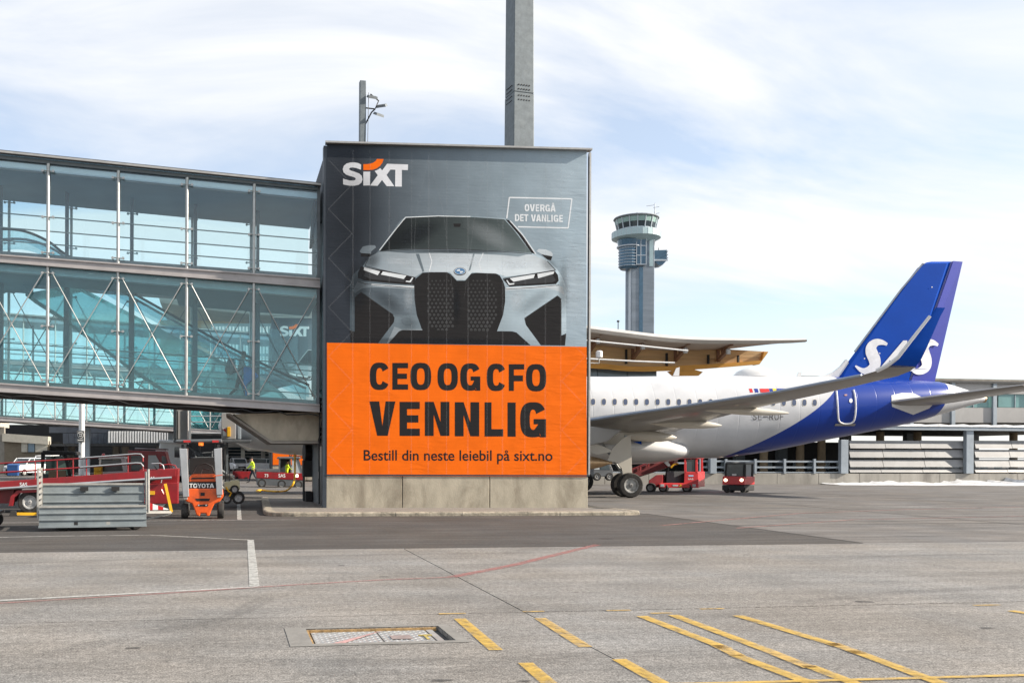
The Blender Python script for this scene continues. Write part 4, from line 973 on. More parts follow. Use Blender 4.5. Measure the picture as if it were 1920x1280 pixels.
    for i, X in enumerate(posts):
        for side, y in ((0, y0 - .03), (1, y1 + .03)):
            if side and not detail and i % 2: continue
            po = MB().tube((X, y, Z_BT(X) + .003), (X, y, Z_MB(X) - .003), .055, 10).tube((X, y, Z_MT(X) + .003), (X, y, Z_RB(X) - .03), .055, 10).build('post', M_STEEL, br_, True, smooth=True)
            if side == 0 or detail:
                mb = MB(); ys = -.07 if side == 0 else .07
                for z in (Z_RB(X) - .28, Z_MT(X) + (Z_RB(X) - Z_MT(X)) * .43, Z_MT(X) + .18, Z_MB(X) - .22, (Z_BT(X) + Z_MB(X)) / 2, Z_BT(X) + .2):
                    mb.tube((X - .17, y + ys * .5, z + .012), (X + .17, y + ys * .5, z - .012), .022, 6)
                    for sx in (-.17, .17): mb.lathe([(.045, -.035), (.05, 0), (.045, .035)], (X + sx, y + ys * .6, z), (0, 1, 0), 8)
                mb.build('glass_fitting', M_STEEL, po, True)['kind'] = 'stuff'
        cw = .09
        MB().box(X - cw + .2, X + cw + .2, y0 + 2.36, y0 + 2.54, Z_BT(X), Z_LC(X) - .004).build('inner_column', M_COLD, br_, True)
        MB().box(X - .06 + .2, X + .06 + .2, y0 + 2.40, y0 + 2.5, Z_MT(X), Z_CE(X) - .004).build('inner_column', M_COLD, br_, True)
    # panes between the posts
    edges = [X0] + posts + [X1]
    for i in range(len(edges) - 1):
        a, b_ = edges[i] + .03, edges[i + 1] - .03
        for (zt, zb_, m) in ((Z_RB, Z_MT, GL_UP), (Z_MB, Z_BT, GL_LO)):
            for y in (y0 + .04, y1 - .04):
                MB().hexa([(a, y - .008, zb_(a) + .004), (b_, y - .008, zb_(b_) + .004), (b_, y + .008, zb_(b_) + .004), (a, y + .008, zb_(a) + .004),
                           (a, y - .008, zt(a) - .004), (b_, y - .008, zt(b_) - .004), (b_, y + .008, zt(b_) - .004), (a, y + .008, zt(a) - .004)]).build('glass_pane', m if y < y0 + 1 else GL_FAR, br_, True)
        L0, L1 = edges[i], edges[i + 1]
        for y, m, r_ in ((y0 - .05, M_STEEL, .018), (y1 - .15, M_STEELD, .018)):
            top = lambda X: Z_MB(X) - .24
            bot = lambda X: Z_BT(X) + .2
            if not (0 < i < len(edges) - 2):
                s0, s1 = (.12, .12)
            MB().tube((L0 + .16, y, top(L0)), (L1 - .16, y, bot(L1)), r_, 6).build('brace_rod', m, br_, True)
            MB().tube((L0 + .16, y - .05, bot(L0)), (L1 - .16, y - .05, top(L1)), r_, 6).build('brace_rod', m, br_, True)
    for frac, y, f0, f1 in ((.165, y0 + .2, Z_MT, Z_RB), (.30, y0 + .2, Z_MT, Z_RB), (.45, y0 + .2, Z_MT, Z_RB), (.09, y0 + .2, Z_BT, Z_MB), (.29, y0 + .2, Z_BT, Z_MB), (.345, y0 + .2, Z_BT, Z_MB), (.30, y1 - .2, Z_MT, Z_RB)):
        fz = lambda X: f0(X) + (f1(X) - f0(X)) * frac
        MB().tube((X0, y, fz(X0)), (X1, y, fz(X1)), .022, 6).build('handrail', M_STEEL, br_, True, smooth=True)
    # cable slung under the floor
    pts = []
    for k in range(40):
        X = X0 + (X1 - X0) * k / 39; pts.append((X, y0 - .16 - .03 * math.sin(k), Z_BB(X) - .06 - .08 * abs(math.sin(k * .9)) - .03 * math.sin(k * 2.3)))
    MB().path(pts, .022, 5).build('slung_cable', M_BLACK, br_, True)
    # end frame against the gate building
    MB().box(X1 - .1, X1 - .004, y0 - .05, y0 + .1, Z_BB(X1), Z_RT(X1)).build('end_post', M_STEELD, br_, True)
    # travelator running down inside
    yt0, yt1 = y0 + 2.62, y1 - .35
    def tp(x, y): p = on_y(x, y, yt0 - dy); return (p.x, p.z)
    top_l = [tp(140, 533), tp(270, 600), tp(400, 668), tp(520, 728)]
    bot_l = [tp(48, 550), tp(110, 590), tp(170, 634), tp(235, 682), tp(318, 737)]
    zf = lambda X: Z_BT(X) - .04
    lp = [(p[0], yt0, max(p[1], zf(p[0]))) for p in top_l] + [(tp(560, 742)[0], yt0, zf(tp(560, 742)[0])), (bot_l[-1][0], yt0, zf(bot_l[-1][0]))] + [(p[0], yt0, p[1]) for p in bot_l[::-1][1:]]
    MB().prism(lp, (0, yt1 - yt0, 0)).build('travelator_truss', M_TEAL, br_, True)
    so = MB()
    for k in range(len(bot_l) - 1):
        (xa, za), (xb, zb2) = bot_l[k], bot_l[k + 1]
        so.hexa([(xa, yt0 - .03, za - .09), (xb, yt0 - .03, zb2 - .09), (xb, yt1 + .03, zb2 - .09), (xa, yt1 + .03, za - .09), (xa, yt0 - .03, za + .03), (xb, yt0 - .03, zb2 + .03), (xb, yt1 + .03, zb2 + .03), (xa, yt1 + .03, za + .03)])
    so.build('travelator_soffit', M_TEALD, br_, True)
    arch = [tp(-60, 436), tp(0, 429), (tp(45, 433)), tp(90, 452), tp(125, 478), tp(215, 530), tp(345, 603), tp(430, 650), tp(520, 695), tp(580, 722)]
    inner = [tp(-60, 460), tp(0, 450), tp(40, 453), tp(75, 468), tp(110, 492), tp(200, 545), tp(340, 622), tp(430, 668), tp(520, 714), tp(580, 745)]
    for y in (yt0 + .04, yt1 - .04):
        o = MB().path([(p[0], y, p[1]) for p in cr(arch, 4, False)], .05, 6).build('travelator_handrail', M_RUB if dy == 0 else M_COLD, br_, True, smooth=True)
        A_, I_ = cr(arch, 4, False), cr(inner, 4, False)
        mb = MB()
        for k in range(len(A_) - 1): mb.quad((A_[k][0], y, A_[k][1]), (A_[k + 1][0], y, A_[k + 1][1]), (I_[k + 1][0], y, I_[k + 1][1]), (I_[k][0], y, I_[k][1]))
        mb.build('balustrade_glass', glass('balustrade glass', (.62, .86, .92), .06, tcol=(.15, .45, .6), haze=.2), br_, True, fix=False)
    # concrete haunch that carries the bridge end
    yh = y0 + .55
    H = [on_y(*p, yh - dy) for p in ((418, 772), (437, 776), (508, 826), (596, 826), (606, 772))]
    MB().prism([(p.x, yh, p.z) for p in (H[1], H[2], H[3], H[4])], (0, 3.4, 0)).build('concrete_haunch', M_CONC, br_, True)
    lip = [on_y(*p, yh - dy) for p in ((424, 775), (508, 831), (597, 831), (597, 826.5), (509, 826.5), (433, 775.5))]
    MB().prism([(p.x, yh - .06, p.z) for p in lip], (0, 3.55, 0)).build('haunch_rim', M_CONCD, br_, True)
    return br_
bridge1 = make_bridge(0, 2, 'nearest two-storey glazed passenger bridge running into the large banner building')
sun_blind = None

# the bridge's wall screen at its end
q = on_y(590, 420, YB + .45)
scr = thing('wall_screen', 'dark flat screen on a bracket at the upper end of the nearest bridge', 'screen', (q.x, q.y, q.z))
MB().hexa([(-.14, -.3, -.75), (-.05, -.3, -.75), (-.05, .6, -.75), (-.14, .6, -.75), (-.06, -.3, .75), (.03, -.3, .75), (.03, .6, .75), (-.06, .6, .75)]).build('panel', M_BLACK, scr, bevel=.02)
MB().tube((0, .1, .1), (.26, .1, .1), .05).build('bracket', M_DARK, scr)

# second gate, one stand further away
D2 = Matrix.Translation((0, 40, 0))
gate2 = tag(dup(gate1, D2), 'far gate building with the same banner, seen through the nearest bridge', 'building')
banner2 = tag(dup(banner, D2), 'farther copy of the car banner, seen through the bridge glass', 'banner')
bridge2 = make_bridge(40, 11, 'farther glazed passenger bridge seen below and through the nearest one', False)

# ---------------------------------------------------------------- masts
M_GALV = pm('galvanised steel', (.13, .155, .172), .6, .2, var=.16, scale=5, dirt=(.20, .228, .24), dirt_amt=.5, dscale=3)
def mast(name, label, c, w0, w1, h, rz, zj=17.5):
    m = thing(name, label, 'mast', c, rz)
    a, b_ = w0 / 2, w1 / 2
    wj = a + (b_ - a) * zj / h
    MB().hexa([(-a, -a, 0), (a, -a, 0), (a, a, 0), (-a, a, 0), (-wj, -wj, zj), (wj, -wj, zj), (wj, wj, zj), (-wj, wj, zj)]).build('lower_shaft', M_GALV, m, bevel=.03)
    k = wj * .985
    MB().hexa([(-k, -k, zj + .01), (k, -k, zj + .01), (k, k, zj + .01), (-k, k, zj + .01), (-b_, -b_, h), (b_, -b_, h), (b_, b_, h), (-b_, b_, h)]).build('upper_shaft', M_GALV, m, bevel=.03)
    for face in range(2):
        mb = MB()
        for r_ in range(4):
            for q in range(5):
                u = (-.4 + .2 * q) * wj * 1.3; z = zj + (.32, .14, -.14, -.32)[r_]
                if face == 0: mb.lathe([(.03, -.012), (.03, .012)], (u, -wj - .005, z), (0, 1, 0), 8)
                else: mb.lathe([(.03, -.012), (.03, .012)], (-wj - .005, u, z), (1, 0, 0), 8)
        o = mb.build('bolt_holes', M_BLACK, m); o['kind'] = 'stuff'
    return m
pm1 = at(971, 858, 41.0)
mast1 = mast('floodlight_mast', 'thick square galvanised mast rising behind the large banner', (pm1.x, pm1.y, 0), 1.08, .84, 33.0, R(8))
pm2 = at(677, 858, 78.0); ztop = at(677, 153, 78.0).z
mast2 = mast('floodlight_mast', 'slim galvanised mast with floodlights standing above the banner roof', (pm2.x, pm2.y, 0), .62, .50, ztop, R(4))
def fl(dx, z, rz, parent):
    return Matrix.Translation((dx, -.35, z)) @ Matrix.Rotation(rz, 4, 'Z') @ Matrix.Rotation(R(28), 4, 'X')
MB().path([(.2, -.1, ztop - 2.2), (1.0, -.3, ztop - 2.3), (1.3, -.3, ztop - 1.6), (.6, -.3, ztop - 1.1)], .06).path([(.2, -.1, ztop - 3.6), (.7, -.3, ztop - 2.6), (1.0, -.3, ztop - 2.3)], .06).build('bracket', M_DARK, mast2)
for dx, z, rz in ((.75, ztop - 1.35, R(10)), (1.55, ztop - 2.0, R(-35)), (1.3, ztop - 2.75, R(30))):
    T = fl(dx, z, rz, mast2)
    MB(T).taper(-.42, .42, -.25, .25, -.1, .1, .05, .05).build('floodlight', M_STEELD, mast2)
MB().tube((.45, -.3, ztop - 1.0), (.35, -.35, ztop - 7), .025, 5).build('hanging_cable', M_DARK, mast2)

# ---------------------------------------------------------------- control tower, 330 m away
TD = 330.0
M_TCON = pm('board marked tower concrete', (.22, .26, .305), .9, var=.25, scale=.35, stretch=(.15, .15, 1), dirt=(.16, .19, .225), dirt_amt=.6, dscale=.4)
M_TGL = pm('tower blue glass', (.06, .13, .20), .15, .1, var=.2, scale=.4)
M_TGLD = pm('tower dark glass', (.03, .045, .055), .1)
M_TGREEN = pm('pale green blind', (.24, .36, .34), .4)
M_TBAND = pm('pale turquoise band', (.36, .48, .51), .4)
M_TWH = pm('tower white metal', (.45, .50, .55), .5)
base = at(1204, 858, TD)
tower = thing('control_tower', 'tall concrete airport control tower with round glazed cab and side pod', 'tower', (base.x, base.y, 0), -YAW)
def tz(y): return CAMH + (HYP + .004 * 500 - y) / FPX * TD
def tx(x): return (x - 1204) / FPX * TD
MB().box(tx(1182.5), tx(1226), 0, 8, 0, tz(446)).build('shaft', M_TCON, tower, bevel=.25)
MB().box(tx(1197), tx(1204), -.12, .02, 0, tz(500)).build('window_strip', M_TGL, tower)
MB().box(tx(1181.5), tx(1183.5), .3, 3, 0, tz(500)).build('edge_conduit', M_TWH, tower)
zc, cy = tz(440), 4.0
def ringz(r, z, n=28): return [(math.cos(2 * PI * k / n) * r + tx(1197), cy - 0.0 + math.sin(2 * PI * k / n) * r, z) for k in range(n)]
MB().loft([ringz(4.8, tz(452)), ringz(8.2, tz(443.5)), ringz(8.4, tz(443)), ringz(8.4, tz(431)), ringz(7.2, tz(431))]).build('balcony', M_TBAND, tower)
for k in range(28):
    t = 2 * PI * k / 28
    if math.sin(t) < .3: MB().box(-.06, .06, -.02, .02, 0, 2.3).build('balcony_joint', M_TWH, tower).matrix_local = Matrix.Translation((tx(1197) + 8.42 * math.cos(t), cy + 8.42 * math.sin(t), tz(443))) @ Matrix.Rotation(t + PI / 2, 4, 'Z')
zb0, zb1 = tz(431), tz(408)
MB().loft([ringz(6.3, zb0 - .2), ringz(6.5, zb0 + .8)]).build('cab_sill', M_TWH, tower)
MB().loft([ringz(6.4, zb0 + .8), ringz(6.9, zb0 + (zb1 - zb0) * .62)]).build('cab_glass', M_TGLD, tower)
MB().loft([ringz(6.9, zb0 + (zb1 - zb0) * .62), ringz(7.25, zb1)]).build('cab_blind', M_TGREEN, tower)
for k in range(16):
    t = 2 * PI * (k + .5) / 16
    c, s_ = math.cos(t), math.sin(t)
    MB().beam((tx(1197) + 6.5 * c, cy + 6.5 * s_, zb0 + .5), (tx(1197) + 7.38 * c, cy + 7.38 * s_, zb1 + .1), .28, .28).build('cab_mullion', M_TWH, tower)
MB().loft([ringz(7.3, zb1), ringz(7.9, zb1 + .4), ringz(7.7, zb1 + .75), ringz(3, zb1 + 1.1)]).build('cab_roof', M_STEELD, tower)
# lower round lounge on the left, its braced front, and the glazed shaft beside it
def ringl(r, z, n=20): return [(math.cos(2 * PI * k / n) * r + tx(1181.5), 2.2 + math.sin(2 * PI * k / n) * r, z) for k in range(n)]
MB().loft([ringl(3.0, tz(503)), ringl(3.6, tz(499)), ringl(3.6, tz(463)), ringl(3.8, tz(461)), ringl(4.2, tz(449))]).build('side_lounge', M_TGL, tower)
for k in range(7): MB().loft([ringl(3.78, tz(498 - k * 5.5) - .07), ringl(3.78, tz(498 - k * 5.5) + .07)]).build('lounge_rail', M_TWH, tower)
MB().loft([ringl(4.3, tz(462)), ringl(4.35, tz(460))]).build('lounge_ledge', M_TWH, tower)
MB().box(tx(1191), tx(1208), -1.3, .0, tz(498), tz(448)).build('glazed_bay', M_TGL, tower)
for y in (462, 480, 497): MB().box(tx(1190.5), tx(1208.5), -1.4, -1.2, tz(y) - .12, tz(y) + .12).build('bay_band', M_TWH, tower)
for x in (1190, 1198, 1208): MB().box(tx(x) - .12, tx(x) + .12, -1.42, -1.18, tz(498), tz(448)).build('bay_mullion', M_TWH, tower)
MB().box(tx(1216), tx(1223), -.1, .03, tz(499), tz(448)).build('light_panel', M_TBAND, tower)
MB().prism([(tx(1226), 1, tz(487)), (tx(1236), 1, tz(496)), (tx(1243), 1, tz(495)), (tx(1251), 1, tz(486)), (tx(1251), 1, tz(467)), (tx(1226), 1, tz(468))], (0, 5, 0)).build('side_pod', M_TGL, tower)
MB().box(tx(1225.5), tx(1252), .7, 1.1, tz(488), tz(485)).build('pod_ledge', M_TWH, tower)
for y in (470, 476, 482): MB().box(tx(1249), tx(1252.5), .6, 6, tz(y) - .1, tz(y) + .1).build('pod_rail', M_TWH, tower)
# aerials
mb = MB(); mb.tube((tx(1230), 3, zb1 - 1), (tx(1231), 3, tz(376)), .28, 6, .12)
mb.build('lattice_mast', M_TWH, tower)
for y, x0, x1 in ((382, 1215, 1229), (385, 1228, 1239), (397, 1231, 1239), (402, 1226, 1237)): MB().tube((tx(x0), 3, tz(y)), (tx(x1), 3, tz(y - 2)), .12, 5).build('aerial_arm', M_TWH, tower)
for x, y in ((1170, 400), (1178, 402), (1186, 401), (1197, 394), (1206, 400), (1212, 398)): MB().tube((tx(x), 2 + random.random() * 3, tz(409)), (tx(x), 3, tz(y)), .09, 5).build('whip_aerial', M_DARK, tower)
MB().lathe([(.2, 0), (.9, .3), (.9, 1.1), (.3, 1.6)], (tx(1190), 4, zb1 + .9), (0, 0, 1), 12).build('radar_dome', M_TWH, tower, smooth=True)
MB().tube((tx(1228), 3, tz(467)), (tx(1231), 3, tz(446)), .2, 5).tube((tx(1238), 3, tz(467)), (tx(1238), 3, tz(461)), .12, 5).build('pod_aerials', M_DARK, tower)
b2 = at(1158, 858, 320); MBt = thing('aerial_pole', 'thin bare pole above the terminal roof left of the tower', 'pole', (b2.x, b2.y, 0))
MB().tube((0, 0, 0), (0, 0, at(1158, 604, 320).z), .25, 6, .16).build('pole', M_DARK, MBt)
MB().lathe([(.1, 0), (.5, .1), (.5, .5), (.1, .7)], (0, 0, at(1158, 604, 320).z), (0, 0, 1), 8).build('lamp_head', M_DARK, MBt)

# ---------------------------------------------------------------- terminal: curved roof on timber beams
M_WOOD = pm('honey timber', (.86, .42, .085), .55, var=.22, scale=1.2, stretch=(.3, .3, 3))
M_WOODP = pm('pale timber boards', (.84, .58, .31), .6, var=.15, scale=1.0, stretch=(.25, .25, 3))
M_WOODT = pm('brown timber truss', (.27, .14, .085), .6, var=.2)
M_RFAS = pm('silver roof edge', (.62, .60, .57), .45, .35, var=.08, scale=.4)
M_SOFF = pm('grey brown soffit', (.52, .46, .41), .7, var=.1, scale=.5)
M_TGLASS = pm('terminal glass wall', (.16, .24, .31), .12, var=.15, scale=.2)
M_WHITE = pm('white painted metal', (.86, .86, .85), .45, var=.06)
M_BEIGEW = pm('beige plinth', (.30, .26, .20), .8)
M_CREAM = pm('cream panel', (.48, .45, .38), .6, var=.1)
DF, DW = 100.0, 109.0
tb = at(1250, 858, DW); terminal = thing('terminal_building', 'terminal with sweeping silver edged roof on timber beams behind the aircraft', 'terminal', (tb.x, tb.y, 0))
edge_t = [(300, 548), (420, 566), (600, 578), (800, 585), (1000, 597), (1105, 611), (1150, 616), (1230, 626), (1300, 631.5), (1390, 634), (1470, 634.5), (1510, 635)]
edge_b = [(300, 566), (420, 584), (600, 596), (800, 602), (1000, 612), (1105, 622), (1150, 628), (1230, 638), (1300, 643), (1390, 643.5), (1470, 642.5), (1513, 640)]
et, eb = cr(edge_t, 3, False), cr(edge_b, 3, False)
def segs3(top, bot, d0, d1, name, mat, step=3, dz=0.0):
    for i in range(0, len(top) - 1, step):
        j = min(i + step, len(top) - 1); rings = []
        for k in range(i, j + 1):
            a, b_, c, e = at(*top[k], d0), at(*bot[k], d0), at(*bot[k], d0), at(*top[k], d0)
            off = ray(960, 858).normalized() * (d1 - d0); c = c + off; e = e + off
            m_ = (a + b_) / 2 - off.normalized() * .35
            rings.append([a, m_, b_, c, e])
        MB().loft(rings).build(name, mat, terminal, True)
segs3(et, eb, DF, DF + .6, 'roof_edge_panel', M_RFAS)
# roof sheet over and soffit below, running back from the edge
mb = MB(); mb2 = MB()
offr = Vector((-.02, 1, 0)) * 34
N_ = len(et)
for i in range(N_ - 1):
    a, b_ = at(*et[i], DF + .3), at(*et[i + 1], DF + .3)
    up = Vector((0, 0, 1.5))
    mb.quad(a + Vector((0, 0, -.1)), b_ + Vector((0, 0, -.1)), b_ + offr + up, a + offr + up)
    c, d = at(*eb[i], DF + .3), at(*eb[i + 1], DF + .3)
    k0, k1 = [min(1, max(0, (eb[q][0] - 1380) / 130)) for q in (i, i + 1)]
    mb2.quad(c, d, d + offr * (1 - .75 * k1) + Vector((0, 0, .9)), c + offr * (1 - .75 * k0) + Vector((0, 0, .9)))
mb.build('roof_sheet', M_RFAS, terminal, True, fix=False); mb2.build('soffit', M_SOFF, terminal, True, fix=False)
# timber wall and its honey coloured edge beam
wall_t = [(300, 600), (600, 606), (900, 620), (1105, 630), (1180, 640), (1260, 648), (1370, 655), (1440, 659)]
wall_b = [(300, 655), (600, 665), (900, 675), (1105, 680), (1180, 686.5), (1260, 686), (1370, 680), (1429, 675)]
beam_b = [(300, 668), (600, 676), (900, 686), (1105, 690), (1180, 696), (1260, 695), (1340, 690), (1424, 683)]
wt, wb, bb = cr(wall_t, 3, False), cr(wall_b, 3, False), cr(beam_b, 3, False)
for i in range(len(wt) - 1):
    for r_ in range(3):
        f0, f1 = r_ / 3, (r_ + 1) / 3
        q = [at(wt[k][0] + (wb[k][0] - wt[k][0]) * f, wt[k][1] + (wb[k][1] - wt[k][1]) * f + (.35 if f == f0 and r_ else 0), DW) for k, f in ((i, f0), (i + 1, f0), (i + 1, f1), (i, f1))]
        MB().prism(q, (0, .5, 0)).build('timber_board', M_WOODP, terminal, True)
mb = MB()
mb.loft([[at(*wb[k], DW - .5), at(*bb[k], DW - .5), at(*bb[k], DW + 1.2), at(*wb[k], DW + 1.2)] for k in range(len(wb))])
mb.build('timber_edge_beam', M_WOOD, terminal, True)
mb = MB(); mb.prism([at(*p, DW - .5) for p in ((1429, 675), (1424, 683), (1441, 659.5), (1433, 659))], (0, 1.5, 0)); mb.build('timber_end_beam', M_WOOD, terminal, True)
mb = MB(); mb.prism([at(*p, DW - .45) for p in ((1258, 695.2), (1300, 692), (1318, 697), (1310, 704), (1268, 704))], (0, 1, 0)); mb.build('timber_bracket', M_WOOD, terminal, True)
for x in (1118, 1202, 1282, 1362, 700, 800, 900, 1000):
    k = min(range(len(wt)), key=lambda i: abs(wt[i][0] - x)); ke = min(range(len(eb)), key=lambda i: abs(eb[i][0] - x))
    top_w, bot_w = at(x - 16, wt[k][1], DW), at(x - 16, (wt[k][1] + wb[k][1]) / 2 + 8, DW)
    tip = at(x + 10, eb[ke][1] + 1, DF + 1.2)
    for a, b_ in ((top_w, tip), (bot_w, tip + (top_w - tip) * .25 + Vector((0, 0, -.5))), (bot_w, top_w), (bot_w.lerp(tip, .4), top_w.lerp(tip, .35)), (bot_w.lerp(tip, .4), top_w.lerp(tip, .62))):
        MB().beam(a, b_, .34, .34).build('timber_truss', M_WOODT, terminal, True)
    MB().lathe([(.25, 0), (.25, .5), (.1, .6)], tip + Vector((-.4, 0, -1.1)), (0, 0, 1), 8).build('roof_lamp', M_TRIM, terminal, True)
MB().path([at(x, y, DF - .5) for x, y in ((620, 612), (900, 622), (1105, 638.5), (1200, 648), (1290, 657.5))], .09, 6).build('curved_rail', M_WHITE, terminal, True)
MB().path([at(x, y, DF - .5) for x, y in ((620, 650), (900, 664), (1105, 672.5), (1190, 677), (1265, 680))], .09, 6).build('curved_rail', M_WHITE, terminal, True)
for x, y0_, y1_ in ((1174, 655, 682), (1250, 662, 692), (1328, 665, 682), (1384, 666, 679)):
    MB().beam(at(x, y0_, DW - .3), at(x, y1_, DW - .3), .25, .2, (1, 0, 0)).build('downpipe', M_DARK, terminal, True)
# glazed wall under the beam and the storeys towards the ground
def tpx(x0, x1, y0, y1, d, name, mat, th=.5):
    a, b_, c, e = at(x0, y1, d), at(x1, y1, d), at(x1, y0, d), at(x0, y0, d)
    return MB().prism([a, b_, c, e], (0.0, th, 0)).build(name, mat, terminal, True)
for k in range(12):
    x0 = 560 + k * 56; tpx(x0 + .6, min(x0 + 55.4, 1231), 686, 726, DW + 1.5, 'glass_wall_pane', M_TGLASS)
tpx(560, 1231, 727, 892, DW + 2.4, 'lower_wall', M_CONCD, .6)
tpx(380, 566, 700, 838, DW + 16, 'upper_wall', M_CONCD, .6)
tpx(380, 566, 838, 861, DW + 19, 'shop_window', M_TGLD, .3)
for y in (843, 849, 855): tpx(380, 566, y, y + 1.2, DW + 18.6, 'window_bar', M_TRIM, .2)
for x in (386, 418, 452, 490, 528): tpx(x, x + 7, 830, 886, DW + 17, 'pier', M_CREAM if x == 452 else M_CONCD, 1.0)
tpx(380, 566, 861, 887, DW + 19, 'plinth_wall', M_BEIGEW, .3)
# white slatted screens in two bands (seen through the bridges)
for (x0, x1, y0, y1) in ((398, 600, 612, 662), (398, 600, 668, 704)):
    n = int((x1 - x0) / 6.2)
    for k in range(n):
        x = x0 + k * (x1 - x0) / n
        tpx(x, x + 3.6, y0, y1, DF - 3, 'screen_slat', M_WHITE, .3)
tpx(396, 600, 606, 712, DF + 1, 'screen_back', pm('teal grey screen', (.30, .40, .42), .5), .4)

# lower service building behind the farther bridge
M_BRICK = pm('grey brown brick', (.20, .165, .12), .85, var=.15, scale=3, stretch=(1, 1, 4))
M_NAVY = pm('dark slate cladding', (.06, .07, .09), .6, var=.15)
M_CREAM = pm('cream panel', (.48, .45, .38), .6, var=.1)
DS = 96.0
sb_ = at(200, 858, DS); service = thing('service_building', 'dark low terminal wing with slatted canopy and brick corner behind the farther bridge', 'building', (sb_.x, sb_.y, 0))
def spx(x0, x1, y0, y1, d, name, mat, th=.5, skew=0):
    a, b_, c, e = at(x0, y1, d), at(x1, y1 + skew, d), at(x1, y0 + skew, d), at(x0, y0, d)
    return MB().prism([a, b_, c, e], (0, th, 0)).build(name, mat, service, True)
spx(-160, 420, 796, 890, DS + 12, 'rear_wall', M_BLACK)
spx(-120, 8, 800, 900, DS - 1, 'brick_wall', M_CONCD); spx(8, 92, 828, 868, DS - 1, 'brick_wall', M_BRICK)
spx(4, 90, 812, 827, DS - 1.4, 'eave', M_CREAM, 2, 6)
for x in (40, 53, 66, 77): spx(x, x + 11.5, 822, 847, DS - 1.2, 'window', M_CREAM if x != 53 else M_TGLASS, .15)
spx(8, 92, 868, 878, DS - 1, 'dark_opening', M_BLACK)
spx(90, 118, 828, 870, DS + .5, 'recess', M_DARK)
for k in range(8): spx(118 + k * 11, 128.6 + k * 11, 812, 831, DS - 1, 'slate_panel', M_NAVY, .4)
spx(92, 205, 800, 811, DS, 'slate_band', M_NAVY, .4)
n = 27
for k in range(n):
    x = 203 + k * 5.0; spx(x, x + 3.0, 808, 829.5, DS - 2.2, 'screen_slat', M_WHITE, .25)
spx(200, 345, 806, 832, DS - 1.2, 'screen_back', M_CLAD, .3)
spx(95, 345, 832, 836, DS - 2, 'canopy_edge', M_DARK, 8)
for x in (134, 218, 235, 300): MB().tube(at(x, 832, DS + 2), (at(x, 832, DS + 2).x, at(x, 832, DS + 2).y, 0), .38, 12).build('round_column', M_CONCD, service, True, smooth=True)
spx(-160, 0, 780, 800, DS - 1.6, 'roof_band', M_CREAM, 4)

# ---------------------------------------------------------------- car park and office block on the right
M_PGREY = pm('pale grey precast panel', (.33, .325, .32), .8, var=.09, scale=.6, dirt=(.25, .24, .235), dirt_amt=.45, dscale=.6)
M_PSTEEL = pm('blue grey painted steel', (.27, .31, .35), .5, .2, var=.1)
M_SLAT = pm('weathered aluminium slat', (.22, .222, .225), .5, .35, var=.1, scale=.8, dirt=(.15, .147, .145), dirt_amt=.5)
M_WALLC = pm('stained retaining wall', (.30, .285, .255), .9, var=.15, scale=.8, dirt=(.12, .11, .10), dirt_amt=.75, dscale=.55, stretch=(1, 1, .35), bump=.2)
M_BEIGE = pm('beige column', (.36, .27, .17), .7)
M_OGLASS = pm('office green glass', (.14, .26, .26), .12, var=.2, scale=.4)
YW = gnd(1670, 908).y + 1.2
wb_ = on_y(1670, 908, YW); cp = thing('car_park', 'open sided car park with pale slatted panels above a stained retaining wall', 'car park', (wb_.x, YW, 0))
def ybx(par, name, x0, x1, y0, y1, mat, dy=0.0, th=.3, bev=0):
    Y = YW + dy
    a, b_ = on_y(x0, y1, Y), on_y(x1, y0, Y)
    zt, zb_ = on_y((x0 + x1) / 2, y0, Y).z, on_y((x0 + x1) / 2, y1, Y).z
    return MB().box(a.x, b_.x, Y, Y + th, zb_, zt).build(name, mat, par, True, bevel=bev)
ZW = on_y(1670, 887.5, YW).z
XW0, XW1 = on_y(1050, 880, YW).x, on_y(2120, 880, YW).x
n = 14
for k in range(n):
    a, b_ = XW0 + (XW1 - XW0) * k / n, XW0 + (XW1 - XW0) * (k + 1) / n
    MB().box(a + .012, b_ - .012, YW, YW + .4, -.05, ZW).build('retaining_wall_panel', M_WALLC, cp, True, bevel=.02)
MB().box(XW0, XW1, YW + .41, YW + 18, ZW - .35, ZW - .02).build('deck', M_CONCD, cp, True)
# railing on the left part
for y in (863, 874, 884): ybx(cp, 'rail', 1312, 1576, y, y + 3.2 if y != 884 else 886, M_PSTEEL, .1, .12)
for x in (1312, 1360, 1415, 1470, 1526): ybx(cp, 'rail_post', x, x + 4, 860, 887.3, M_PSTEEL, -.05, .14)
ybx(cp, 'rail', 1105, 1312, 866, 869, M_PSTEEL, .1, .12); ybx(cp, 'rail', 1105, 1312, 884, 886, M_PSTEEL, .1, .12)
# big columns
for x0, x1, y0 in ((1577, 1591, 824), (1812, 1826, 802), (2040, 2054, 802), (1332, 1344, 824)): ybx(cp, 'steel_column', x0, x1, y0, 887.3, M_PSTEEL, -.2, .35, .02)
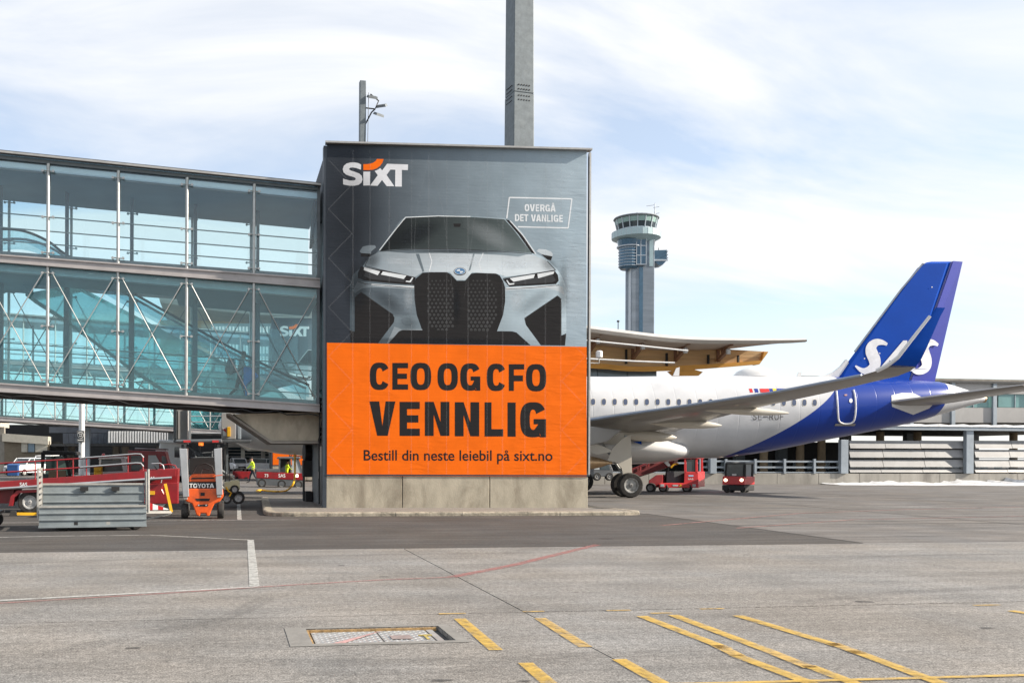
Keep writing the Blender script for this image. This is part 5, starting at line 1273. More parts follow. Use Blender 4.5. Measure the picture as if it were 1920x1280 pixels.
# slat panels, each slat of each bay its own piece
for xs in ((1593, 1656, 1730, 1810), (1828, 1893, 1962, 2038)):
    for (y0, y1) in ((826, 840), (843, 857), (861.5, 875), (878, 885)):
        for k in range(3):
            s_ = 4.0 * ((k * 7 + int(y0)) % 3 - 1) if 0 < k else 0
            e_ = 4.0 * (((k + 1) * 7 + int(y0)) % 3 - 1) if k < 2 else 0
            x0, x1 = xs[k] + s_ + .35, xs[k + 1] + e_ - .35
            a, b_ = on_y(x0, y1, YW + .12), on_y(x1, y0, YW + .12)
            MB().hexa([(a.x, YW + .05, a.z), (b_.x, YW + .05, a.z), (b_.x, YW + .09, a.z), (a.x, YW + .09, a.z), (a.x, YW + .22, b_.z), (b_.x, YW + .22, b_.z), (b_.x, YW + .26, b_.z), (a.x, YW + .26, b_.z)]).build('slat', M_SLAT, cp, True)
    for k in range(3):
        for y in (859, 877, 886.8): ybx(cp, 'slat_rail', xs[k] + 1, xs[k + 1] - 1, y - .8, y + .4, M_STEELD, .3, .1)
# roof with its snowy lip, soffit and inner columns
ybx(cp, 'roof_fascia', 1600, 2120, 799, 807, M_PSTEEL, -.35, .3)
ybx(cp, 'roof_fascia', 1330, 1600, 806, 812, M_PSTEEL, 1.2, .3)
Zr = on_y(1700, 803, YW).z
MB().box(XW0 + 8, XW1, YW - .04, YW + 17, Zr - .1, Zr).build('roof_slab', M_DARK, cp, True)
for x in (1432, 1540, 1500, 1650, 1720, 1900): 
    a = on_y(x, 880, YW + 5); MB().tube((a.x, YW + 5, ZW - .03), (a.x, YW + 5, Zr - .1), .3, 12).build('round_column', M_BEIGE, cp, True, smooth=True)
for x in (1380, 1460, 1580, 1700, 1820):
    a = on_y(x, 880, YW + 9); MB().box(a.x, a.x + .8, YW + 9, YW + 9.5, ZW - .03, Zr - .1).build('pier', M_STEELD, cp, True)
MB().box(XW0 + 9, XW1, YW + 16, YW + 16.3, ZW - .02, Zr - .75).build('rear_wall', M_DARK, cp, True)
for k in range(22):
    a = on_y(1325 + k * 27, 880, YW + 15.9); MB().box(a.x, a.x + .75, YW + 15.85, YW + 15.98, ZW + .1, ZW + .75).build('rear_pane', pm('pale sky gap pane', (.45, .55, .62), .2), cp, True)  # pale panes stand in for the bright sky gap at the back
mb = MB(); xs = [XW0 + 18 + i * .5 for i in range(int((XW1 - XW0 - 18) / .5))]
for i in range(len(xs) - 1):
    h0, h1 = .14 + .06 * math.sin(i * 1.7), .14 + .06 * math.sin((i + 1) * 1.7)
    mb.hexa([(xs[i], YW - .42, Zr + .16), (xs[i + 1], YW - .42, Zr + .16), (xs[i + 1], YW + 5, Zr + .16), (xs[i], YW + 5, Zr + .16), (xs[i], YW - .36, Zr + .16 + h0), (xs[i + 1], YW - .36, Zr + .16 + h1), (xs[i + 1], YW + 5, Zr + .3), (xs[i], YW + 5, Zr + .3)])
rs = mb.build('roof_snow', M_SNOW, cp, True); rs['kind'] = 'stuff'
mb = MB()
ox = on_y(1860, 760, YW + 7); off = thing('office_block', 'grey panelled office block with green strip windows behind the tail', 'building', (ox.x, YW + 7, 0))
def ob(name, x0, x1, y0, y1, mat, dy=7.0, th=.3): return ybx(off, name, x0, x1, y0, y1, mat, dy, th)
for k in range(-3, 4):
    x0 = 1866 + (k - 1) * 78
    ob('wall_panel', x0 + .5, x0 + 77.5, 718, 738.5, M_PGREY); ob('wall_panel', x0 + .5, x0 + 77.5, 764, 792, M_PGREY)
    ob('window', x0 + 6, x0 + 72, 739, 763.5, M_OGLASS, 7.12, .1)
    ob('window_frame', x0 + 37, x0 + 38.2, 739, 763.5, M_PSTEEL, 7.05, .06)
    ob('pilaster', x0 - 3.5, x0 + 3.5, 717, 797, M_PSTEEL, 6.8, .19)
ob('parapet', 1500, 2120, 713.5, 717.5, M_DARK, 6.7, .8)
a, b_ = on_y(1500, 800, YW + 7.45), on_y(2150, 715, YW + 7.45)
MB().box(a.x, b_.x, YW + 7.45, YW + 16, Zr + .35, b_.z - .05).build('core', M_CONCD, off, True)
# snow bank along the wall
mb = MB(); rows = 6; xs = [XW0 + 20 + i * .22 for i in range(int((XW1 - XW0 - 20) / .22))]
def hn(x): return .5 + .3 * math.sin(x * .9) * math.sin(x * .37 + 1) + .25 * math.sin(x * 2.3 + .5) + .15 * math.sin(x * 5.1)
from mathutils import noise as mnoise
rings = []
for x in xs:
    f = max(0.0, min(1.0, (x - xs[0]) / 22)) * .75 + .2
    h = f * max(.12, .62 * (.55 + .6 * mnoise.noise(Vector((x * .45, 0, 0))) + .55 * mnoise.noise(Vector((x * 2.2, 3, 0)))))
    w = 1.6 + f * 5.2 * (.75 + .35 * mnoise.noise(Vector((x * .3, 7, 0))))
    ring = []
    for r_ in range(rows + 1):
        t = r_ / rows; y = YW - .02 - w * t
        z = h * (1 - t) ** .8 * (1 + .9 * mnoise.noise(Vector((x * 2.4, t * 6, 2)))) + .008
        ring.append((x, y, z if r_ < rows else .004))
    rings.append(ring)
snow = mb.loft(rings, cap=False, closed=False).build('snow_bank', M_SNOW, None, smooth=True, fix=False)
tag(snow, 'dirty white snow ploughed along the foot of the retaining wall', 'snow'); snow['kind'] = 'stuff'

# ---------------------------------------------------------------- the airliner (tail to the right)
PHI = R(4.0); AX0, AD0 = 11.6, 48.0
AO = cam_pt(AX0, AD0, 0.0)
ARZ = PHI - YAW
plane = thing('airliner', 'white airliner with dark blue tail parked behind the banner building', 'airliner', (AO.x, AO.y, 0), ARZ)
AM = MW[plane]; AMI = AM.inverted()
UA, VA = (AM.to_3x3() @ Vector((1, 0, 0))), (AM.to_3x3() @ Vector((0, 1, 0)))
def acl(x, y, lat=0.0):                                # photo point on the fore-and-aft plane, local (station, 0, height)
    return AMI @ on_plane(x, y, AO - VA * lat, VA)
def air_paint(name, white=True):
    m = bpy.data.materials.new(name); m.use_nodes = True
    N, L = m.node_tree.nodes, m.node_tree.links; b = N['Principled BSDF']
    b.inputs['Roughness'].default_value = .3; b.inputs['Specular IOR Level'].default_value = .3; b.inputs['Coat Weight'].default_value = .22; b.inputs['Coat Roughness'].default_value = .05
    tc = N.new('ShaderNodeTexCoord'); sp = N.new('ShaderNodeSeparateXYZ'); L.new(tc.outputs['Object'], sp.inputs[0])
    # boundary of the blue: station = a + b*z + c*z^2, and the pale tail cone behind
    z = sp.outputs['Z']; x = sp.outputs['X']
    def math_(op, a, b_=None, c=None):
        n = N.new('ShaderNodeMath'); n.operation = op
        for i, v in enumerate((a, b_, c)):
            if v is None: continue
            if isinstance(v, (int, float)): n.inputs[i].default_value = v
            else: L.new(v, n.inputs[i])
        return n.outputs[0]
    c0, c1, c2 = BLUE_C
    g = math_('MULTIPLY_ADD', z, c2, c1); g = math_('MULTIPLY_ADD', g, z, c0)
    blue = math_('GREATER_THAN', x, g)
    cone = math_('GREATER_THAN', x, math_('MULTIPLY_ADD', z, .35, CONE_X))
    blue = math_('MULTIPLY', blue, math_('SUBTRACT', 1.0, cone))
    nz = N.new('ShaderNodeTexNoise'); nz.inputs['Scale'].default_value = .7; nz.inputs['Detail'].default_value = 6; L.new(tc.outputs['Object'], nz.inputs['Vector'])
    rp = N.new('ShaderNodeValToRGB'); rp.color_ramp.elements[0].color = (.47, .48, .50, 1); rp.color_ramp.elements[1].color = (.60, .61, .63, 1)
    rp.color_ramp.elements[0].position = .3; rp.color_ramp.elements[1].position = .6; L.new(nz.outputs['Fac'], rp.inputs[0])
    mx = N.new('ShaderNodeMix'); mx.data_type = 'RGBA'; mx.inputs[7].default_value = (.002, .034, .27, 1)
    L.new(rp.outputs[0], mx.inputs[6]); L.new(blue, mx.inputs[0]); L.new(mx.outputs[2], b.inputs['Base Color'])
    # faint frame lines in the skin
    wv = N.new('ShaderNodeTexWave'); wv.inputs['Scale'].default_value = .3; wv.bands_direction = 'X'; wv.inputs['Distortion'].default_value = 0
    L.new(tc.outputs['Object'], wv.inputs['Vector'])
    r2 = N.new('ShaderNodeMapRange'); r2.inputs[1].default_value = .0; r2.inputs[2].default_value = .012; L.new(wv.outputs['Fac'], r2.inputs[0])
    n2 = N.new('ShaderNodeTexNoise'); n2.inputs['Scale'].default_value = 2.2; L.new(tc.outputs['Object'], n2.inputs['Vector'])
    ad = N.new('ShaderNodeMath'); ad.operation = 'MULTIPLY_ADD'; ad.inputs[1].default_value = .25; L.new(n2.outputs['Fac'], ad.inputs[0]); L.new(r2.outputs[0], ad.inputs[2])
    bp = N.new('ShaderNodeBump'); bp.inputs['Strength'].default_value = .35; bp.inputs['Distance'].default_value = .01
    L.new(ad.outputs[0], bp.inputs['Height']); L.new(bp.outputs[0], b.inputs['Normal'])
    MATS[name] = m
    return m
# blue edge through three photo points (near side of the fuselage)
pts_b = [acl(1562, 741, 1.9), acl(1470, 808, 1.9), acl(1372, 852, 1.0)]
z1, z2, z3 = [p.z for p in pts_b]; s1, s2, s3 = [p.x for p in pts_b]
c2_ = ((s3 - s1) / (z3 - z1) - (s2 - s1) / (z2 - z1)) / (z3 - z2); c1_ = (s2 - s1) / (z2 - z1) - c2_ * (z1 + z2); c0_ = s1 - c1_ * z1 - c2_ * z1 ** 2
BLUE_C = (c0_, c1_, c2_); pc = acl(1763, 720); CONE_X = pc.x - .35 * pc.z
M_AIR = air_paint('aircraft skin paint')
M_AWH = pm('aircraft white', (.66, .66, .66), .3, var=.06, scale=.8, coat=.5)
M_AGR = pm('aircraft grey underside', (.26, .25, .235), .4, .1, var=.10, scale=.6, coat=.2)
M_AFAIR = pm('fairing cream white', (.62, .58, .50), .35, var=.08, scale=.7, coat=.3)
M_ABLUE = pm('aircraft tail blue', (.002, .062, .40), .45, var=.06, scale=.8, spec=.12)
M_ASUNBLUE = pm('sun tinted tail blue', (.03, .045, .33), .4, var=.06, scale=.8, coat=.25, spec=.3)  # tail blue with the rudder's sunlit purple put into the colour
M_BRONZE = pm('heat tinted nozzle', (.38, .26, .15), .35, .8, var=.2, scale=3)
M_PANE = pm('cabin window', (.07, .09, .15), .15, var=.3, scale=20, coat=.4)
M_AWTX = pm('decal white', (.80, .80, .82), .35)
def fring(st, zt, zb, hw, n=32):
    zc, rz = (zt + zb) / 2, (zt - zb) / 2
    return [(st, -hw * math.cos(2 * PI * k / n), zc + rz * math.sin(2 * PI * k / n)) for k in range(n)]
nose = -17.71
rings = []
for d, zt, zb, hw in ((-1.6, 3.42, 3.25, .1), (-1.4, 3.85, 2.85, .55), (-.8, 4.25, 2.5, .95), (.1, 4.7, 2.2, 1.3), (1.4, 5.25, 1.98, 1.6), (3.2, 5.7, 1.84, 1.82), (5.2, 5.92, 1.77, 1.94), (6.6, 5.97, 1.76, 1.975), (12, 5.97, 1.76, 1.975), (18, 5.97, 1.76, 1.975)):
    rings.append(fring(nose + d, zt, zb, hw))
tail_px = ((1349, 704, 858.5), (1395, 704, 853), (1436, 704.2, 847), (1480, 704.8, 838.5), (1522, 705.5, 829.5), (1565, 706.5, 821.5), (1609, 708, 813), (1652, 709.5, 804.5), (1695, 711.5, 795.6), (1730, 713.5, 786.5), (1756, 715.5, 778.5), (1780, 721, 771.5), (1805, 729, 764), (1826, 736, 758), (1840, 741.5, 754.5))
hw_ = (1.975, 1.97, 1.95, 1.9, 1.83, 1.73, 1.6, 1.45, 1.27, 1.1, .95, .78, .6, .42, .3)
for (x, yt, yb), hw in zip(tail_px, hw_):
    t, b_ = acl(x, yt), acl(x, yb); rings.append(fring(t.x, t.z, b_.z, hw))
fmb = MB().loft(rings)
fus = fmb.build('fuselage', M_AIR, plane, smooth=True)
bvh = BVHTree.FromPolygons([AM @ p for p in fmb.v], fmb.f)
def hit(x, y, off=.012):
    r_ = ray(x, y).normalized(); loc, nor, idx, dist = bvh.ray_cast(CAM, r_)
    if loc is None: return AMI @ on_plane(x, y, AO - VA * 1.9, VA)
    if nor.dot(r_) > 0: nor = -nor
    return AMI @ (loc + nor * off)
def sub2d(vs, fs):
    if max(v.x for v in vs) - min(v.x for v in vs) < 14: return vs, fs
    me = bpy.data.meshes.new('tmp'); me.from_pydata([tuple(v) for v in vs], [], fs)
    bm = bmesh.new(); bm.from_mesh(me); bmesh.ops.subdivide_edges(bm, edges=bm.edges, cuts=4, use_grid_fill=True)
    bmesh.ops.triangulate(bm, faces=bm.faces); bm.verts.index_update()
    r_ = [v.co.copy() for v in bm.verts], [tuple(v.index for v in f.verts) for f in bm.faces]
    bm.free(); bpy.data.meshes.remove(me); return r_
def decal(name, loops, mat, off=.012, parent=None, thick=0):
    mb = MB()
    for k, lps in enumerate(loops):
        vs, fs = sub2d(*fill2d(lps)); mb.add([hit(v.x, v.y, off + k * .001) for v in vs], fs)
    return mb.build(name, mat, parent or plane, fix=False)
# cabin windows, each with its frame
wx = [1112 + 20.3 * k * (1 - .0012 * k) for k in range(22)]
for k, x in enumerate(wx):
    if x > 1550: break
    y = 753 + k * .07
    if x > 1542: continue
    fr = decal('window_frame', [[[(x + 4.9 * math.copysign(abs(math.cos(t)) ** .7, math.cos(t)), y + 7.0 * math.copysign(abs(math.sin(t)) ** .75, math.sin(t))) for t in [2 * PI * q / 16 for q in range(16)]]]], M_AFAIR, .008)
    decal('window', [[[(x + 3.8 * math.copysign(abs(math.cos(t)) ** .7, math.cos(t)), y + 5.8 * math.copysign(abs(math.sin(t)) ** .75, math.sin(t))) for t in [2 * PI * q / 16 for q in range(16)]]]], M_PANE, .014, fr)
# aft door
do = [(1568, 733), (1570, 760), (1571, 780), (1573, 789), (1580, 793), (1590, 793.5), (1598, 791), (1602, 783), (1604, 765), (1603, 745), (1600, 731)]
door = MB().path([hit(x, y, .02) for x, y in cr(do, 3, False)], .045, 6).build('door_frame', M_AWTX, plane)
decal('door_step', [[[(1566, 793.5), (1604, 793.5), (1602, 797.5), (1564, 797.5)]]], M_AGR, .03)
decal('door_window', [[[(1595 + 3.2 * math.cos(t), 751 + 4 * math.sin(t)) for t in [2 * PI * q / 12 for q in range(12)]]]], M_AWTX, .02)
decal('door_sign', [[[(1583, 739), (1588, 739), (1588, 742), (1583, 742)]]], M_REDW, .02)
# flag stripes
for x0, x1, col in ((1405, 1411, (.55, .02, .02)), (1414.5, 1421.5, (.01, .03, .25)), (1425, 1442, (.55, .02, .02)), (1442.5, 1449, (.01, .03, .25)), (1449.3, 1456, (.75, .55, .02)), (1456.3, 1478, (.01, .03, .25)), (1478.5, 1486, (.55, .02, .02))):
    decal('flag_stripe', [[[(x0 - 1, 728.5), (x1 - 1, 728.5), (x1 + 1, 735.5), (x0 + 1, 735.5)]]], pm('flag %.2f %.2f %.2f' % col, col, .35), .012)
x = 1411
for ch, w in (('S', 8), ('E', 7), ('-', 9), ('R', 8), ('U', 8), ('F', 7)):
    decal('registration_letter', [[[(x + u * w, 787 - v * 13) for u, v in lp] for lp in s_] for s_ in glyph(ch, .2, .12)], pm('registration grey', (.12, .12, .13), .4), .014)
    x += w + 2.2
decal('stabiliser_plate', [[[(1671, 741), (1690, 736.5), (1712, 737), (1752, 755), (1742, 765), (1712, 777), (1672, 762)]]], M_AWH, .015)
MB().lathe([(.16, 0), (.2, .02), (.17, .25), (.12, .26)], acl(1838, 748), (1, 0, -.05), 14).build('exhaust_ring', M_BRONZE, plane, smooth=True)
# dome and aerials on the spine
rr = []
for k in range(9):
    t = k / 8; c = acl(1372 + 90 * t, 704.5); h = .52 * math.sin(PI * t) ** .6
    rr.append([(c.x, .55 * math.sin(PI * t) ** .5 * math.cos(PI * q / 8), c.z - .06 + h * math.sin(PI * q / 8)) for q in range(9)])
MB().loft(rr, closed=False).build('satellite_dome', M_AWH, plane, smooth=True)
for (xa, ya), (xb, yb), (xc, yc), (xd, yd) in (((1262, 704), (1268, 690), (1274, 688), (1273, 704)), ((1494, 705), (1497, 698), (1503, 697), (1501, 705))):
    mb = MB(); P = [acl(a, b_) for a, b_ in ((xa, ya), (xb, yb), (xc, yc), (xd, yd))]
    mb.prism([(p.x, -.03, p.z) for p in P], (0, .06, 0)); mb.build('blade_aerial', M_AWH, plane)
MB().prism([(p.x, -.04, p.z) for p in [acl(*q) for q in ((1240, 861), (1250, 861), (1257, 873), (1252, 874))]], (0, .08, 0)).build('drain_mast', M_AWH, plane)
# wings
def foil(le, te, lat, z, tk, tw=0.0, n=7):             # ring of an aerofoil section, chord along x, lateral -y is port
    ch = te - le; up = []; lo = []
    for k in range(n + 1):
        t = k / n; x = le + ch * (1 - math.cos(PI * t)) / 2; f = (x - le) / ch
        yt = tk * ch * 5 * (.2969 * math.sqrt(max(f, 0)) - .126 * f - .3516 * f * f + .2843 * f ** 3 - .1015 * f ** 4)
        up.append((x, yt)); lo.append((x, -yt * .75))
    return up + lo[::-1][1:-1]
def wing_ring(le, te, lat, z, tk, nrm=(0, 1)):
    return [(x, -(lat - t * nrm[0]), z + t * nrm[1]) for x, t in foil(le, te, lat, z, tk)]
W0 = [(-5.2, 3.2, 1.2, 3.12, .12), (-4.1, 3.2, 2.2, 3.22, .12), (-1.75, 3.2, 6.3, 3.62, .10), (.45, 3.65, 9.6, 3.96, .09), (2.2, 4.2, 13.2, 4.25, .085), (3.6, 4.9, 16.6, 4.62, .08)]
SH = [(3.6, 4.9, 16.6, 4.62, .08, 0), (3.85, 5.0, 17.1, 4.74, .085, 24), (4.02, 5.03, 17.34, 4.87, .08, 42)]
SB = [(4.02, 5.03, 17.34, 4.87, .08, 42), (4.15, 5.07, 17.46, 5.0, .08, 56), (4.28, 5.1, 17.56, 5.14, .08, 68), (4.5, 5.2, 17.68, 5.5, .075, 78), (5.15, 5.5, 17.88, 6.45, .07, 80), (5.3, 5.62, 17.93, 6.72, .06, 82)]
def side(secs, s_):
    out = []
    for sct in secs:
        le, te, lat, z, tk = sct[:5]; an = R(sct[5]) if len(sct) > 5 else 0
        r_ = wing_ring(le, te, lat, z, tk, (-math.sin(an), math.cos(an)))
        out.append([(x, y * s_, zz) for x, y, zz in r_])
    return out
for s_ in (1, -1):
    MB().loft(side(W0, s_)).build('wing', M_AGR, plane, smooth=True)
    w = MB().loft(side(SH, s_)).build('winglet_base', M_AGR, plane, smooth=True)
    MB().loft(side(SB, s_)).build('winglet', M_ABLUE, plane, smooth=True)
    # pale leading edge strip of the winglet and slat line of the wing
    mb = MB()
    mb.path([(le - .005, -lat * s_, z) for le, te, lat, z, tk, an in SH[1:] + SB[1:5]], .075, 6, .05); mb.build('winglet_edge', M_AWH, plane, smooth=True)
    MB().path([(le + .03, -lat * s_, z + .02) for le, te, lat, z, tk in W0[1:]], .07, 6, .05).build('slat_edge', pm('slat blue grey', (.34, .40, .50), .35, .3), plane, smooth=True)
    for lat, tail, z, ln, rad in ((9.2, 5.0, 3.72, 3.9, .17), (5.6, 3.75, 3.32, 3.7, .22), (2.9, 2.75, 2.82, 3.0, .28)):
        prof = [(.02, 0), (rad * .5, ln * .12), (rad * .9, ln * .32), (rad, ln * .55), (rad * .85, ln * .75), (rad * .5, ln * .92), (.03, ln)]
        fo = MB().loft([[(tail - ln + a, -lat * s_ + r_ * .75 * math.cos(2 * PI * q / 14), z + .16 * (1 - a / ln) + r_ * math.sin(2 * PI * q / 14)) for q in range(14)] for r_, a in prof]).build('flap_fairing', M_AFAIR, plane, smooth=True)
    # engine
    ex, ey, ez = -6.9, -5.75 * s_, 1.62
    MB().lathe([(.95, 0), (1.06, .1), (1.16, .5), (1.2, 1.3), (1.15, 2.4), (1.0, 3.4), (.93, 3.7), (.88, 3.68), (.85, 3.2)], (ex, ey, ez), (1, 0, 0), 28).build('engine_cowl', M_AWH, plane, smooth=True)
    MB().lathe([(.5, 0), (.62, .1), (.6, .6), (.48, 1.1), (.42, 1.12), (.36, 1.1), (.32, 1.2), (.2, 1.75), (.09, 2.05), (.05, 2.25)], (ex + 3.3, ey, ez), (1, 0, 0), 24).build('engine_nozzle', M_BRONZE, plane, smooth=True)
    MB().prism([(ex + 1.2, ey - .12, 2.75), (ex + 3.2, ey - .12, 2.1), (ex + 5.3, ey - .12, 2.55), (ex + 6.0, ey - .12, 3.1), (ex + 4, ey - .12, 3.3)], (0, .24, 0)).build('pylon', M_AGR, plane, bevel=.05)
    # main gear
    gy = -3.8 * s_
    gz = .58
    MB().tube((0, gy, 2.9), (0, gy, gz), .13, 12).build('gear_strut', M_STEEL, plane, smooth=True)
    MB().tube((0, gy - .62, gz), (0, gy + .62, gz), .09, 10).build('gear_axle', M_DARK, plane)
    MB().tube((-.05, gy, .9), (-1.0, gy + .9 * s_, 2.7), .06, 8).build('gear_brace', M_STEEL, plane)
    dy_ = gy - .2 * s_
    MB().prism([(-.75, dy_, 2.3), (-.3, dy_, 2.75), (.1, dy_, 2.95), (.14, dy_, 2.2), (.18, dy_, 1.0), (-.25, dy_, 1.02), (-.32, dy_, 1.35), (-.55, dy_, 1.62), (-1.0, dy_, 1.72)], (0, -.04 * s_, 0)).build('gear_door', M_AFAIR, plane, bevel=.01)
    for off in (-.46, .46): wheel(plane, (0, gy + off, gz), .58, .42)
# belly fairing
rr = []
for st, hw, zt, zb in ((-8.5, .6, 2.6, 1.9), (-7, 1.6, 2.9, 1.6), (-5, 2.1, 3.2, 1.48), (-1, 2.3, 3.3, 1.52), (1.4, 2.25, 3.22, 1.52), (2.8, 2.05, 3.0, 1.58), (3.7, 1.7, 2.72, 1.72), (4.15, 1.1, 2.5, 1.9), (4.28, .3, 2.3, 2.05)):
    rr.append(fring(st, zt, zb, hw, 28))
bf = MB().loft(rr).build('belly_fairing', M_AWH, plane, smooth=True)
mb = MB(); P = [AMI @ on_plane(*q, AO - VA * 2.24, VA) for q in ((1187, 828), (1203, 826.5), (1203, 833))]
mb.add([tuple(p) for p in P], [(0, 1, 2)]); mb.build('fairing_mark', M_ABLUE, plane, fix=False)
# inner gear bay door panels under the wing root
P = [AMI @ on_plane(*q, AO - VA * 3.0, VA) for q in ((1105, 803), (1150, 808), (1204, 803), (1175, 826), (1150, 833), (1105, 826))]
MB().prism([tuple(p) for p in P], (0, .3, 0)).build('gear_bay_panel', M_AFAIR, plane)
P = [AMI @ on_plane(*q, AO - VA * 4.6, VA) for q in ((1100, 826), (1135, 838), (1150, 846), (1120, 852), (1100, 846))]
MB().prism([tuple(p) for p in P], (0, .15, 0)).build('gear_bay_panel', M_AFAIR, plane)
# nose gear
MB().tube((-12.64, 0, 2.0), (-12.64, 0, .4), .09, 10).build('nose_gear_strut', M_STEEL, plane)
for off in (-.22, .22): wheel(plane, (-12.64, off, .39), .39, .2)
# fin, rudder, tailplanes
def slabfoil(P, th, name, mat, sharp=True, M=None):    # P: loop (station, z) -> thin symmetric solid with drawn-in rim
    n = len(P); c = Vector((sum(p[0] for p in P) / n, sum(p[1] for p in P) / n))
    inn = [(p[0] + (c.x - p[0]) * .10, p[1] + (c.y - p[1]) * .04) for p in P]
    vs = [(p[0], 0, p[1]) for p in P] + [(p[0], -th, p[1]) for p in inn] + [(p[0], th, p[1]) for p in inn]
    fs = [tuple(range(n, 2 * n)), tuple(range(2 * n, 3 * n))[::-1]]
    for i in range(n):
        j = (i + 1) % n; fs += [(i, j, n + j, n + i), (j, i, 2 * n + i, 2 * n + j)]
    return MB(M).add(vs, fs).build(name, mat, plane, bevel=0)
fin_px = [(1568, 711), (1575, 698), (1604, 659), (1640, 611), (1690, 545), (1730, 497), (1737, 492), (1746, 490.5), (1783, 490.3), (1703, 716), (1640, 716), (1590, 716)]
F_ = [(acl(*p).x, acl(*p).z) for p in fin_px]
slabfoil(F_, .16, 'fin', M_ABLUE)
rud_px = [(1784.5, 490.3), (1807, 490), (1757, 715), (1705.5, 715)]
Rr = [acl(*p) for p in rud_px]
hx = Rr[3]
Trud = Matrix.Translation((hx.x, 0, 0)) @ Matrix.Rotation(R(7), 4, 'Z') @ Matrix.Translation((-hx.x, 0, 0))
slope_ = (Rr[0].x - Rr[3].x) / (Rr[0].z - Rr[3].z)
mb = MB(); rings = []
for k in range(2):
    a, b_ = (Rr[3], Rr[2]) if k == 0 else (Rr[0], Rr[1])
    sw = math.tan(R(7))
    rings.append([(a.x, -.13, a.z), (b_.x, .0 + (b_.x - a.x) * sw, b_.z), (a.x, .13, a.z)])
mb.loft(rings); rudder = mb.build('rudder', M_ASUNBLUE, plane)
D_ = [(acl(*p).x, acl(*p).z) for p in ((1518, 708), (1545, 703.5), (1562, 697), (1577, 686), (1588, 673), (1592, 680), (1576, 702), (1566, 714))]
slabfoil(D_, .10, 'dorsal_fillet', M_AWH)
MB().path([(acl(*p).x, 0, acl(*p).z) for p in ((1603, 659), (1640, 609.5), (1690, 543), (1731, 494.5))], .06, 6).build('fin_edge', pm('fin edge grey', (.35, .37, .40), .35, .4), plane)
def c7(x, y): return (1560 + x / 2.783, 480 + y / 2.783)
def onfin(x, y, lat=.2): return acl(x, y, lat)
def findecal(name, loops, lat=.18):
    vs, fs = fill2d(loops)
    return MB().add([tuple(onfin(v.x, v.y, lat)) for v in vs], fs).build(name, M_AWTX, plane, fix=False)
Sp = [(288, 461), (262, 450), (232, 450), (208, 470), (206, 500), (222, 540), (222, 572), (196, 594), (160, 598), (122, 572)]
Sw = [14, 26, 38, 52, 62, 62, 56, 42, 28, 8]
findecal('tail_letter', stroke([c7(*p) for p in Sp], [w / 2.783 for w in Sw]))
Sp2 = [(p[0] + 272, p[1] + 2) for p in Sp]
vs, fs = fill2d(stroke([c7(*p) for p in Sp2], [w / 2.783 for w in Sw]))
mb = MB(); qq = []
for v in vs:
    p = onfin(v.x, v.y, .1); hinge = Rr[3].x + slope_ * (p.z - Rr[3].z)
    ylat = -.15 + max(0, p.x - hinge) * (math.tan(R(7)) + .13 / 1.6) - .03
    qq.append((p.x, min(ylat, .6), p.z))
mb.add(qq, fs).build('tail_letter', M_AWTX, plane, fix=False)
A_ = [c7(*p) for p in ((372, 440), (392, 440), (402, 560), (440, 600), (360, 600), (372, 575), (366, 545), (300, 545), (262, 600), (236, 600))]
findecal('tail_letter', [A_])
for x, y in ((522, 162), (249, 507), (170, 534)):
    a, b_ = c7(x, y); findecal('fin_light', [[(a - 1.2, b_ - 1), (a + 1.2, b_ - 1), (a + 1.2, b_ + 1), (a - 1.2, b_ + 1)]], .19)
for s_ in (1, -1):
    T0 = [(13.8, 17.3, .7, 4.62, .12), (14.4, 17.6, 1.6, 4.70, .115), (17.5, 19.3, 6.3, 5.22, .10)]
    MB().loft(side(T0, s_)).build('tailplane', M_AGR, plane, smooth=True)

# ---------------------------------------------------------------- vehicles and people on the left
M_RED = pm('loader red', (.27, .012, .017), .42, var=.18, scale=3, dirt=(.10, .03, .03), dirt_amt=.5, dscale=2, coat=.2)
M_REDB = pm('bright truck red', (.55, .015, .02), .4, var=.1, scale=2, coat=.3)
M_ORNG = pm('forklift orange', (.80, .11, .012), .42, var=.12, scale=4, dirt=(.12, .05, .03), dirt_amt=.5, dscale=3, coat=.3)
M_CART = pm('galvanised cart sheet', (.24, .275, .29), .5, .3, var=.18, scale=2.5, dirt=(.17, .18, .18), dirt_amt=.5, dscale=2)
M_CARTP = pm('pale cart frame', (.34, .335, .315), .6, .2, var=.15, scale=5)
M_SIL = pm('silver rail', (.50, .51, .52), .35, .7, var=.1)
M_YEL = pm('safety yellow', (.78, .42, .015), .5, var=.15, scale=5)
M_GLS = pm('vehicle glass', (.05, .07, .08), .08, coat=.5)
M_GLSL = pm('pale vehicle glass', (.42, .46, .48), .1, coat=.5)
M_VWH = pm('vehicle white', (.70, .71, .72), .35, var=.05, coat=.4)
M_VGR = pm('vehicle dark grey', (.10, .11, .12), .5, var=.15, dirt=(.2, .19, .18), dirt_amt=.4)
M_LRED = pm('red lamp', (.5, .01, .01), .25, coat=.5)
M_AMB = pm('amber beacon', (.85, .16, .01), .3, emit=(1, .2, .02), emit_s=.6)
M_HVIS = pm('hi-vis yellow', (.62, .85, .02), .6, emit=(.6, .9, .02), emit_s=0.0)
M_NAVYC = pm('navy workwear', (.02, .025, .04), .8)
M_SKIN = pm('skin', (.42, .24, .17), .6)
EXD = Vector((0, 1, 0)); EXY = 0.0                       # which way a vehicle runs back from its outline
def xp(x, y, Y): return on_y(x, y, EXY) + EXD * (Y - EXY) if EXY else on_y(x, y, Y)
def tr(par, name, px, Y, th, mat, bev=0, sub=None):    # outline seen in the photo, at world depth Y, th metres deep
    return MB().prism([xp(x, y, Y) for x, y in px], EXD * th).build(name, mat, sub or par, True, bevel=bev)
